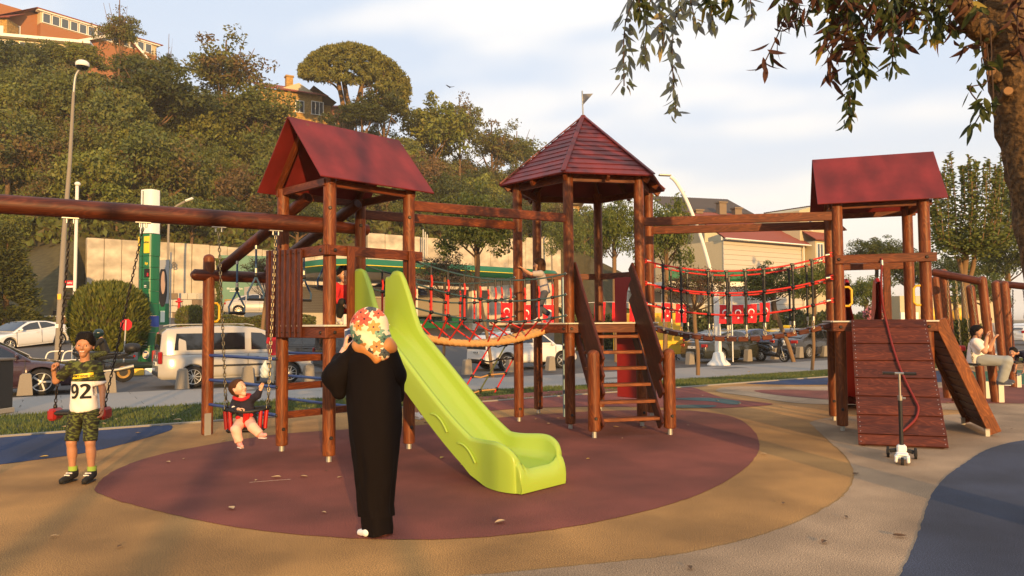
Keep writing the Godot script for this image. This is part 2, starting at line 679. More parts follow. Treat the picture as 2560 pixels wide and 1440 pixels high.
func make_materials() -> void:
	var ns := noise(3, 0.35, 2)
	var nb := noise(4, 0.03, 3)
	M.t_speck = seam(3, 0.16, 1024, 3, 0.58, 1.0, 2.0)
	M.t_stain = seam(5, 0.012, 512, 6, 0.76, 1.0, 1.5)
	M.t_mottle = seam(9, 0.02, 512, 5, 0.62, 1.0)
	M.t_bark = seam(18, 0.03, 512, 6, 0.48, 1.0, 1.6)
	M.t_soft = seam(14, 0.02, 256, 5, 0.72, 1.0, 1.4)
	M.t_fine = seam(12, 0.12, 512, 4, 0.70, 1.0)
	var w1 := noise(31, 1.0, 3)
	var w2 := noise(32, 1.0, 2)
	M.t_wood = tex(256, 640, func(x, y):
		var u: float = x / 256.0
		var v: float = y / 640.0
		var warp := w2.get_noise_2d(u * 3.0, v * 1.6) * 1.5 + w2.get_noise_2d(u * 9.0 + 40.0, v * 5.0) * 0.25
		var ringv := 0.5 + 0.5 * sin((u * 9.0 + warp * 2.2) * TAU)
		var fib := w1.get_noise_2d(u * 90.0, v * 7.0)
		var big := w2.get_noise_2d(u * 4.0 + 9.0, v * 2.0 + 5.0)
		var k: float = clampf(0.52 + 0.26 * (pow(ringv, 2.2) - 0.4) + 0.22 * fib + 0.25 * big, 0.0, 1.0)
		return Color(0.40, 0.30, 0.26).lerp(Color(1.0, 0.95, 0.85), k))
	for q in [["wood", S(142, 80, 44), 0.52], ["wood_post", S(158, 94, 48), 0.5], ["wood_dark", S(110, 58, 38), 0.5], ["wood_ramp", S(122, 64, 42), 0.55], ["wood_pale", S(172, 104, 52), 0.5]]:
		var m := mk(q[0], q[1], q[2])
		m.albedo_texture = M.t_wood
		m.uv1_scale = Vector3(1.6, 0.7, 1.0)
		m.heightmap_enabled = true
		m.heightmap_texture = M.t_wood
		m.heightmap_scale = 0.06
		m.metallic_specular = 0.4
	rubber("ochre", S(236, 174, 98))
	rubber("redrub", S(178, 94, 76))
	rubber("beige", S(228, 190, 148))
	rubber("bluerub", S(84, 92, 114))
	rubber("bluedeep", S(46, 72, 118))
	rubber("pink", S(186, 92, 78))
	rubber("teal", S(104, 134, 128))
	rubber("greenrub", S(70, 138, 96))
	noisy("asphalt", S(98, 94, 92), 0.9, "t_fine", 0.8, 0.6)
	noisy("paving", S(176, 168, 158), 0.85, "t_fine", 0.6, 0.2)
	noisy("pavdark", S(120, 114, 108), 0.85, "t_fine", 0.6, 0.2)
	noisy("kerbm", S(170, 162, 148), 0.85, "t_fine", 1.2, 0.2)
	noisy("soil", S(92, 84, 52), 1.0, "t_mottle", 0.2, 1.0)
	noisy("turf", S(58, 66, 28), 1.0, "t_mottle", 0.5, 1.0)
	noisy("concrete", S(232, 218, 192), 0.9, "t_mottle", 0.09, 0.4)
	noisy("concrete2", S(166, 156, 140), 0.9, "t_fine", 0.9, 0.3)
	var gm := mk("grass", Color.WHITE, 0.7)
	gm.vertex_color_use_as_albedo = true
	gm.backlight_enabled = true
	gm.backlight = Color(0.3, 0.3, 0.3).linear_to_srgb()
	var rr := noisy("roof_red", S(126, 38, 38), 0.6, "t_soft", 0.5, 0.0, false)
	rr.metallic_specular = 0.4
	noisy("roof_board", S(122, 38, 38), 0.55, "t_soft", 0.5, 0.0, false)
	mk("steel", S(170, 168, 160), 0.38, 0.9)
	mk("pennant_grey", S(120, 120, 120), 0.6)
	mk("zinc", S(176, 174, 166), 0.5, 0.6)
	mk("white_plate", S(206, 200, 184), 0.5)
	mk("bolt", S(34, 26, 22), 0.5)
	mk("chain", S(150, 138, 110), 0.35, 0.85)
	mk("chain_dark", S(58, 50, 46), 0.45, 0.7)
	var lime := mk("lime", S(160, 188, 68), 0.34)
	lime.subsurf_scatter_enabled = true
	lime.subsurf_scatter_strength = 0.1
	mk("red_plastic", S(176, 26, 22), 0.4)
	mk("red_seat", S(150, 34, 32), 0.35)
	mk("red_panel", S(156, 30, 22), 0.5)
	mk("yellow_plastic", S(232, 176, 30), 0.4)
	mk("blue_bar", S(34, 62, 124), 0.4)
	mk("grey_blue_bar", S(112, 134, 150), 0.35, 0.5)
	mk("black_rubber", S(26, 26, 27), 0.55)
	mk("rope_red", S(206, 44, 36), 0.7)
	mk("rope_maroon", S(120, 30, 26), 0.75)
	mk("rope_teal", S(48, 74, 80), 0.7)
	mk("rope_tan", S(198, 154, 98), 0.85)
	mk("rope_blue", S(56, 86, 116), 0.7)
	mk("rope_olive", S(92, 100, 54), 0.8)
	mk("knot", S(24, 22, 22), 0.45)
	paint("p_white", S(226, 224, 218))
	paint("p_silver", S(176, 172, 164), 0.32, 0.25)
	paint("p_purple", S(58, 40, 52), 0.3, 0.3)
	paint("p_dark", S(40, 42, 46), 0.3, 0.3)
	paint("p_olive", S(46, 48, 42), 0.32, 0.15)
	paint("p_grey", S(52, 52, 55), 0.32, 0.15)
	paint("p_blue", S(40, 52, 96), 0.3, 0.2)
	paint("p_red", S(150, 24, 30), 0.3)
	paint("p_yellow", S(238, 186, 40), 0.35)
	mk("glass_dark", S(22, 24, 26), 0.05).metallic_specular = 0.7
	mk("tyre", S(26, 25, 25), 0.85)
	mk("rim", S(196, 194, 188), 0.3, 0.7)
	mk("lamp_red", S(150, 18, 16), 0.2)
	mk("lamp_clear", S(222, 222, 216), 0.12)
	mk("plate_white", S(226, 224, 214), 0.5)
	mk("trim", S(30, 30, 31), 0.6)
	mk("ink", S(22, 22, 22), 0.8)
	noisy("wall_orange", S(180, 120, 78), 0.9, "t_fine", 0.3)
	noisy("wall_ochre", S(206, 164, 90), 0.9, "t_mottle", 0.3)
	noisy("wall_cream", S(226, 210, 170), 0.9, "t_fine", 0.3)
	noisy("wall_white", S(226, 218, 200), 0.9, "t_fine", 0.3)
	noisy("tile_red", S(164, 84, 64), 0.85, "t_fine", 1.4)
	noisy("tile_dark", S(86, 76, 70), 0.85, "t_fine", 1.4)
	noisy("stone", S(150, 130, 104), 0.9, "t_fine", 1.0, 0.4)
	mk("frame_white", S(232, 228, 216), 0.5)
	mk("pane", S(70, 80, 88), 0.06).metallic_specular = 0.6
	mk("bp_green", S(22, 104, 66), 0.4)
	mk("bp_dark_green", S(18, 78, 54), 0.4)
	mk("bp_yellow", S(238, 206, 40), 0.45)
	mk("sign_blue", S(28, 62, 150), 0.4)
	mk("sign_red", S(196, 22, 30), 0.45)
	mk("sign_white", S(240, 238, 230), 0.6)
	mk("flag_red", S(214, 26, 36), 0.8)
	mk("shutter", S(92, 90, 90), 0.5)
	mk("teal_sign", S(84, 128, 108), 0.6)
	mk("kiosk_yellow", S(240, 190, 56), 0.5)
	noisy("plank_brown", S(122, 88, 60), 0.85, "t_fine", 2.0)
	mk("awning", S(40, 120, 128), 0.8)
	leafy("leaf")
	leafy("leaf_near", 0.45)
	noisy("bark", S(132, 104, 74), 0.95, "t_mottle", 1.6, 2.0, false)
	noisy("bark_young", S(150, 118, 82), 0.95, "t_fine", 3.0, 1.0, false)
	noisy("bark_near", S(126, 96, 60), 0.95, "t_bark", 1.1, 4.0, false)
	noisy("cut_wood", S(176, 132, 84), 0.8, "t_fine", 9.0, 0.3, false)
	M.t_portrait = tex(96, 224, func(x, y):
		var u: float = (x - 46.0) / 40.0
		var v: float = (y - 78.0) / 62.0
		var q := Color(0.62, 0.63, 0.62)
		if y > 150:
			q = Color(0.06, 0.42, 0.26)
		if absf(u) < 0.86 and v > -0.75 and v < 1.35 and u * u * 0.9 + (v - 0.25) * (v - 0.25) * 0.55 < 0.72:
			q = Color(0.10, 0.09, 0.09)
		if (u - 0.05) * (u - 0.05) * 3.2 + v * v * 1.5 < 0.62:
			q = Color(0.70, 0.58, 0.50)
		if y > 175 and y < 215 and x > 30 and x < 66:
			q = Color(0.85, 0.88, 0.82)
		return q)
	mk("banner", Color.WHITE, 0.7).albedo_texture = M.t_portrait
	M.t_poster = tex(64, 96, func(x, y):
		var q := Color(0.78, 0.62, 0.50)
		if (x - 30.0) * (x - 30.0) + (y - 30.0) * (y - 30.0) < 420.0:
			q = Color(0.86, 0.62, 0.55)
		if y > 52 and absf(x - 34.0) < 26.0:
			q = Color(0.90, 0.84, 0.80)
		return q)
	mk("poster", Color.WHITE, 0.7).albedo_texture = M.t_poster
	mk("twig", S(70, 52, 38), 0.9)

func spline(pts: Array, closed := true, sub := 5) -> PackedVector2Array:
	var o := PackedVector2Array()
	var N := pts.size()
	for i in N if closed else N - 1:
		var a: Vector2 = pts[(i - 1 + N) % N] if closed else pts[maxi(i - 1, 0)]
		var b: Vector2 = pts[i]
		var c: Vector2 = pts[(i + 1) % N]
		var d: Vector2 = pts[(i + 2) % N] if closed else pts[mini(i + 2, N - 1)]
		for k in sub:
			var t := float(k) / sub
			o.append(b.cubic_interpolate(c, a, d, t))
	if not closed:
		o.append(pts[N - 1])
	return o

func flat(mb: MB, poly: PackedVector2Array, y: float) -> MB:
	var t := Geometry2D.triangulate_polygon(poly)
	for k in range(0, t.size(), 3):
		var a := poly[t[k]]
		var b := poly[t[k + 1]]
		var d := poly[t[k + 2]]
		if (b - a).cross(d - a) > 0:
			var s := b
			b = d
			d = s
		mb.tri(Vector3(a.x, y, a.y), Vector3(b.x, y, b.y), Vector3(d.x, y, d.y))
	return mb

func patch(called: String, px: Array, m: Material, y: float, smooth := true, wob := 0.012) -> void:
	var pts := []
	for q in px:
		var g := gp(q[0], q[1])
		pts.append(Vector2(g.x, g.z))
	var poly := spline(pts, true, 8) if smooth else PackedVector2Array(pts)
	var nz := noise(77, 2.2, 2)
	for i in poly.size():
		poly[i] += Vector2(nz.get_noise_2d(poly[i].x * 3.0, poly[i].y * 3.0), nz.get_noise_2d(poly[i].y * 3.0 + 50.0, poly[i].x * 3.0)) * wob
	struct_(called, flat(MB.new(), poly, y), m)

func strip(mb: MB, s0: float, s1: float, t0: float, t1: float, y0: float, y1: float) -> MB:
	mb.quad(rp(s0, t0, y0), rp(s1, t0, y0), rp(s1, t1, y1), rp(s0, t1, y1))
	return mb

func build_ground() -> void:
	var mb := MB.new()
	mb.quad(Vector3(-900, -0.8, 300), Vector3(900, -0.8, 300), Vector3(900, -0.8, -1200), Vector3(-900, -0.8, -1200))
	struct_("ground", mb, M.soil)
	mb = MB.new()
	mb.quad(rp(-40, -40), rp(70, -40), rp(70, 0), rp(-40, 0))
	struct_("playground_floor", mb, M.ochre)
	patch("red_rubber_ellipse", [[238, 1218], [300, 1170], [430, 1130], [650, 1092], [800, 1078], [1065, 1062], [1300, 1040], [1500, 1028], [1696, 1026], [1797, 1035], [1850, 1050], [1887, 1080], [1898, 1110], [1895, 1132], [1872, 1162], [1827, 1196], [1752, 1234], [1640, 1271], [1460, 1312], [1250, 1340], [1050, 1350], [820, 1343], [600, 1320], [450, 1291], [330, 1262], [262, 1240]], M.redrub, 0.004)
	patch("beige_rubber_field", [[2030, 1054], [2037, 1069], [2071, 1102], [2109, 1136], [2131, 1170], [2133, 1200], [2112, 1237], [2071, 1267], [1996, 1305], [1902, 1339], [1827, 1359], [1715, 1384], [1640, 1395], [1480, 1412], [1300, 1430], [1100, 1460], [1300, 1600], [2200, 1600], [3000, 1300], [3000, 1040], [2700, 1025], [2400, 1036], [2250, 1046], [2110, 1041]], M.beige, 0.004)
	patch("blue_rubber_field", [[2700, 1085], [2560, 1102], [2502, 1114], [2454, 1132], [2409, 1162], [2367, 1192], [2334, 1230], [2315, 1275], [2300, 1320], [2285, 1369], [2259, 1421], [2240, 1460], [2200, 1560], [2500, 1700], [3100, 1500], [3100, 1150]], M.bluerub, 0.008)
	patch("deep_blue_rubber_tongue", [[-300, 1105], [0, 1089], [200, 1077], [380, 1065], [425, 1064], [432, 1070], [415, 1080], [330, 1105], [200, 1135], [0, 1162], [-300, 1205]], M.bluedeep, 0.004)
	patch("deep_blue_rubber_strip", [[1865, 958], [1970, 949], [2073, 943], [2240, 934], [2420, 925], [2420, 955], [2240, 962], [2073, 962], [1960, 962]], M.bluedeep, 0.004)
	patch("beige_rubber_loop", [[1790, 975], [1827, 967], [1940, 967], [2073, 966], [2300, 958], [2600, 950], [2800, 990], [2600, 1036], [2400, 1026], [2250, 1022], [2073, 1012], [1977, 1007], [1865, 990], [1805, 982]], M.beige, 0.006)
	patch("red_rubber_tongue", [[1886, 977], [1977, 975], [2073, 977], [2340, 970], [2700, 962], [2800, 985], [2700, 1012], [2560, 1010], [2340, 1009], [2200, 1007], [2073, 1000], [1940, 988]], M.redrub, 0.010)
	patch("pink_rubber_field", [[1030, 1012], [1200, 993], [1400, 977], [1600, 970], [1685, 967], [1735, 970], [1805, 994], [1880, 1004], [1932, 1011], [1860, 1018], [1752, 1021], [1500, 1017], [1300, 1022], [1120, 1036], [1040, 1036]], M.pink, 0.006)
	patch("teal_rubber_arc", [[1680, 998], [1740, 995], [1800, 997], [1846, 1004], [1850, 1011], [1825, 1012], [1780, 1005], [1730, 1002]], M.teal, 0.010)
	patch("teal_rubber_bar", [[1660, 1017], [1720, 1013], [1790, 1015], [1770, 1020], [1700, 1021]], M.teal, 0.010)
	patch("green_rubber_field", [[2415, 938], [2450, 930], [2560, 926], [2800, 920], [2800, 965], [2560, 962], [2450, 958]], M.greenrub, 0.012)
	mb = MB.new()
	mb.box(rp(15, 0.03, 0.0), Vector3(110, 0.06, 0.06), Basis(RE, Vector3.UP, RE.cross(Vector3.UP)), 0.01)
	struct_("lawn_edging", mb, M.kerbm)
	var lawn := MB.new()
	var pv := MB.new()
	var rdm := MB.new()
	for i in range(-20, 36):
		var s0 := i * 2.0
		var s1 := s0 + 2.0
		var y0 := road_y(s0)
		var y1 := road_y(s1)
		lawn.quad(rp(s0, 0.06, 0.0), rp(s1, 0.06, 0.0), rp(s1, 4.5, y1 + 0.10), rp(s0, 4.5, y0 + 0.10))
		pv.quad(rp(s0, 4.5, y0 + 0.09), rp(s1, 4.5, y1 + 0.09), rp(s1, 9.1, y1 + 0.04), rp(s0, 9.1, y0 + 0.04))
	for i in range(-30, 56):
		rdm.quad(rp(i * 2.0, 9.1, road_y(i * 2.0)), rp(i * 2.0 + 2.0, 9.1, road_y(i * 2.0 + 2.0)), rp(i * 2.0 + 2.0, 17.0, road_y(i * 2.0 + 2.0)), rp(i * 2.0, 17.0, road_y(i * 2.0)))
	struct_("lawn", lawn, M.turf)
	var walk := struct_("pavement", pv, M.kerbm)
	var slab := MB.new().box(Vector3.ZERO, Vector3(1.485, 0.03, 0.745), Basis(), 0.005).mesh()
	for i in range(-8, 26):
		for j in 6:
			var s := i * 1.5 + (0.75 if j % 2 else 0.0)
			var t := 4.5 + 0.385 + j * 0.766
			var dark := (i * 7 + j * 3) % 41 == 0 or (i + 40) % 9 == 2 and j in [4, 5]
			part("slab", slab, M.pavdark if dark else M.paving, walk, Transform3D(Basis(RE, Vector3.UP, RE.cross(Vector3.UP)), rp(s, t, road_y(s) + 0.09 - 0.05 * (t - 4.5) / 4.6 + 0.002 * ((i * 5 + j + 60) % 3))))
	mb = MB.new()
	for i in range(-36, 60):
		mb.box(rp(i * 1.0 + 0.5, 9.17, road_y(i + 0.5) + 0.01), Vector3(0.985, 0.09, 0.14), Basis(RE, Vector3.UP, RE.cross(Vector3.UP)), 0.012)
	struct_("kerb", mb, M.kerbm)
	struct_("road", rdm, M.asphalt)
	var rows := []
	for k in [[16.9, -0.255], [19.0, -0.12], [24.0, 0.05], [32.0, 0.5], [42.0, 1.5], [52.0, 2.1], [62.0, 2.4], [90.0, 2.4], [140.0, 2.4]]:
		var r := PackedVector3Array()
		for i in range(-12, 25):
			var s := i * 6.0
			var lift: float = k[1] * (1.0 if s < 0 else maxf(0.2, 1.0 - s / 60.0))
			r.append(rp(s, k[0], maxf(lift, road_y(s)) if k[0] > 17 else road_y(s) - 0.006))
		rows.append(r)
	struct_("forecourt", MB.new().grid(rows), M.asphalt)
	var g := MB.new()
	var rg := RandomNumberGenerator.new()
	rg.seed = 5
	var dens := noise(8, 0.6, 3)
	for i in 70000:
		var s := rg.randf_range(-9.0, 27.0)
		var t := rg.randf_range(0.1, 4.48)
		var b := rp(s, t, (road_y(s) + 0.10) * t / 4.5)
		var q := dens.get_noise_2d(b.x, b.z)
		var h := rg.randf_range(0.035, 0.075) * (1.0 + 0.5 * q)
		var a := rg.randf() * TAU
		var w := Vector3(cos(a), 0, sin(a)) * rg.randf_range(0.006, 0.013)
		var lean := Vector3(rg.randf_range(-0.03, 0.03), h, rg.randf_range(-0.03, 0.03))
		var k := rg.randf()
		var base := Color(0.075, 0.115, 0.022).lerp(Color(0.16, 0.17, 0.045), clampf(k * 0.7 + q * 0.5, 0.0, 1.0))
		g.tint(base)
		g.tri(b - w, b + w, b + lean)
	struct_("grass", g, M.grass, "stuff")


func T(x: Vector3, o: Vector3) -> Transform3D:
	return face_xf(o, x)


func nb() -> MB:
	var b := MB.new()
	b.ou = Vector2(rng.randf() * 5.0, rng.randf() * 5.0)
	return b

func post(parent: Node3D, p: Vector3, y1: float, r := 0.075, m: Material = M.wood_post, dome := false, y0 := 0.07) -> MeshInstance3D:
	var b := nb()
	if dome:
		b.dome_log(Vector3(p.x, y0, p.z), Vector3(p.x, y1, p.z), r, 20)
	else:
		b.log_(Vector3(p.x, y0, p.z), Vector3(p.x, y1, p.z), r, 20, 0.012)
	var o := part("post", b, m, parent)
	if y0 > 0.0:
		part("foot", MB.new().tube([Vector3(p.x, 0.0, p.z), Vector3(p.x, y0 + 0.005, p.z)], 0.032, 12), M.zinc, o)
	return o

func bolt(parent: Node3D, p: Vector3, dir: Vector3, r := 0.022) -> void:
	part("bolt", MB.new().tube([p - dir * 0.01, p + dir * 0.006, p + dir * 0.014], [r, r, r * 0.6], 10), M.bolt, parent)

func board(called: String, parent: Node3D, a: Vector3, b: Vector3, w: float, h: float, m: Material, up := Vector3.UP, bev := 0.006) -> MeshInstance3D:
	return part(called, nb().beam(a, b, w, h, bev, up), m, parent)

func links(a: Vector3, b: Vector3, sag := 0.0, pitch := 0.042, r := 0.0055) -> MB:
	var mb := MB.new()
	var n := int((b - a).length() / pitch)
	var prev := a
	for i in n:
		var t := float(i + 1) / n
		var p := a.lerp(b, t) - Vector3(0, sag * 4.0 * t * (1.0 - t), 0)
		var d := (p - prev).normalized()
		var side := d.cross(Vector3.RIGHT if i % 2 else Vector3.BACK).normalized()
		var mid := (p + prev) * 0.5
		var hl := pitch * 0.66
		var hw := pitch * 0.30
		var ringp := []
		for k in 7:
			var an := TAU * k / 6.0
			ringp.append(mid + d * cos(an) * hl + side * sin(an) * hw)
		mb.tube(ringp, r, 4, false)
		prev = p
	return mb

func sagged(a: Vector3, b: Vector3, sag: float, n := 14) -> Array:
	var o := []
	for i in n + 1:
		var t := float(i) / n
		o.append(a.lerp(b, t) - Vector3(0, sag * 4.0 * t * (1.0 - t), 0))
	return o

func gable(parent: Node3D, half_len: float, half_w: float, eave: float, ridge: float) -> void:
	var roof := part("roof", MB.new().beam(Vector3(-half_len + 0.12, ridge - 0.09, 0), Vector3(half_len - 0.12, ridge - 0.09, 0), 0.05, 0.07, 0.005), M.wood, parent)
	for s in [-1.0, 1.0]:
		var top := Vector3(0, ridge, 0.004 * s)
		var bot := Vector3(0, eave, half_w * s)
		var dn := (bot - top).normalized()
		var b := Basis(Vector3.RIGHT, dn.cross(Vector3.RIGHT).normalized(), dn)
		if b.y.y < 0:
			b = Basis(Vector3.LEFT, dn.cross(Vector3.LEFT).normalized(), dn)
		part("roof_panel", MB.new().box((top + bot) * 0.5, Vector3(half_len * 2.0, 0.018, (bot - top).length()), b, 0.004), M.roof_red, roof)
	for x in [-half_len + 0.22, half_len - 0.22]:
		for s in [-1.0, 1.0]:
			part("rafter", nb().beam(Vector3(x, ridge - 0.07, 0.02 * s), Vector3(x, eave + 0.03, (half_w - 0.10) * s), 0.045, 0.09, 0.005), M.wood, roof)
		part("tie_beam", nb().beam(Vector3(x, eave - 0.0, -half_w + 0.12), Vector3(x, eave - 0.0, half_w - 0.12), 0.045, 0.09, 0.005), M.wood, roof)
	for s in [-1.0, 1.0]:
		part("wall_plate", nb().beam(Vector3(-half_len + 0.15, eave - 0.02, (half_w - 0.2) * s), Vector3(half_len - 0.15, eave - 0.02, (half_w - 0.2) * s), 0.045, 0.08, 0.005), M.wood, roof)

var LP := []
var HP := []
var RPo := []
var LU: Vector3
var LV: Vector3
var RU: Vector3
var RV: Vector3
const DECK := 1.50

func grip(parent: Node3D, p: Vector3, out_dir: Vector3) -> void:
	part("hand_grip", MB.new().tube([p + Vector3(0, 0.13, 0), p + Vector3(0, 0.13, 0) + out_dir * 0.05, p + Vector3(0, 0.09, 0) + out_dir * 0.085, p - Vector3(0, 0.09, 0) + out_dir * 0.085, p - Vector3(0, 0.13, 0) + out_dir * 0.05, p - Vector3(0, 0.13, 0)], 0.016, 8), M.yellow_plastic, parent)

func slide_mesh(run: float, drop: float, width: float, wing: bool) -> MB:
	var rows := []
	var N := 56
	for i in N + 1:
		var t := float(i) / N
		var x := -0.12 + (run - 0.18) * i / 36.0 if i <= 36 else run - 0.30 + 0.30 * sin((i - 36) / 20.0 * PI * 0.5)
		var y := 0.0
		var q := clampf((x - 0.12) / (run - 0.75), 0.0, 1.0)
		y = lerpf(drop, 0.24, q * q * (3.0 - 2.0 * q) * 0.25 + q * 0.75)
		if x > run - 0.63:
			y = 0.24 - 0.03 * clampf((x - run + 0.63) / 0.6, 0, 1)
		var wall := 0.20
		if wing:
			wall = lerpf(0.66, 0.20, smoothstep(0.10, 0.55, x))
		if x < -0.02 and wing:
			wall = 0.60
		var ew := smoothstep(run - 0.55, run - 0.15, x)
		wall = lerpf(wall, 0.23, ew)
		var endk := clampf((x - run + 0.30) / 0.30, 0.0, 1.0)
		var hw := width * 0.5 + 0.07 * ew
		wall *= 0.30 + 0.70 * sqrt(maxf(0.0, 1.0 - pow(endk, 2.6)))
		hw -= 0.05 * (1.0 - sqrt(maxf(0.0, 1.0 - pow(endk, 3.0))))
		var lip := 0.035
		var r := PackedVector3Array()
		var skirt := maxf(y - 0.13, 0.012)
		if x > run - 0.75:
			skirt = lerpf(skirt, 0.012, smoothstep(run - 0.75, run - 0.35, x))
		var prof := [[-hw - 0.005, skirt], [-hw - 0.012, (skirt + y + wall) * 0.5], [-hw - 0.016, y + wall - lip], [-hw - 0.004, y + wall - 0.006], [-hw + 0.022, y + wall], [-hw + 0.048, y + wall - 0.012], [-hw + 0.058, y + wall - 0.05], [-hw + 0.066, y + maxf(wall * 0.35, 0.055)], [-hw + 0.10, y + 0.02], [-hw + 0.17, y], [0.0, y]]
		for k in prof.size():
			r.append(Vector3(x, prof[k][1], prof[k][0]))
		for k in range(prof.size() - 2, -1, -1):
			r.append(Vector3(x, prof[k][1], -prof[k][0]))
		rows.append(r)
	var last: PackedVector3Array = rows[N]
	for st in [[0.014, 0.97], [0.03, 0.90], [0.045, 0.78], [0.055, 0.62], [0.06, 0.42], [0.06, 0.2], [0.055, 0.03]]:
		var r := PackedVector3Array()
		for p in last:
			r.append(Vector3(run + st[0], maxf(0.012, p.y * st[1]), p.z * (1.0 - 0.03 * (1.0 - st[1]))))
		rows.append(r)
	var mb := MB.new()
	mb.grid(rows)
	var under := []
	for i in N + 1:
		var r0: PackedVector3Array = rows[i]
		var bed: float = r0[10].y
		var r := PackedVector3Array()
		for k in 5:
			var s := k / 4.0
			r.append(Vector3(r0[0].x, lerpf(r0[0].y, bed - 0.02, sin(s * PI)), lerpf(r0[r0.size() - 1].z, r0[0].z, s)))
		under.append(r)
	mb.grid(under)
	return mb

func build_playground() -> void:
	LP = [gp(710, 1128), gp(822, 1155), gp(1025, 1122)]
	LU = (LP[2] - LP[1]).normalized()
	LV = Vector3(LU.z, 0, -LU.x)
	if LV.dot(LP[0] - LP[1]) < 0:
		LV = -LV
	LP[0] = LP[1] + LV * 1.03
	LP.append(LP[0] + LU * 1.12)
	LP[2] = LP[1] + LU * 1.12
	for i in 6:
		var th := deg_to_rad(192.0 + 60.0 * i)
		HP.append(Vector3(1.16 + 1.09 * cos(th), 0, -11.72 - 1.09 * sin(th)))
	var r1 := gp(2107, 1077)
	var r2 := gp(2088, 1054)
	RV = (r2 - r1).normalized()
	RU = Vector3(-RV.z, 0, RV.x)
	RPo = [r1, r1 + RU * 1.08, r1 + RU * 1.08 + RV * 1.1, r1 + RV * 1.1]
	build_left_tower()
	build_hex_tower()
	build_right_tower()
	build_swings()
	build_net_bridge()
	build_plank_bridge()
	build_far_play()

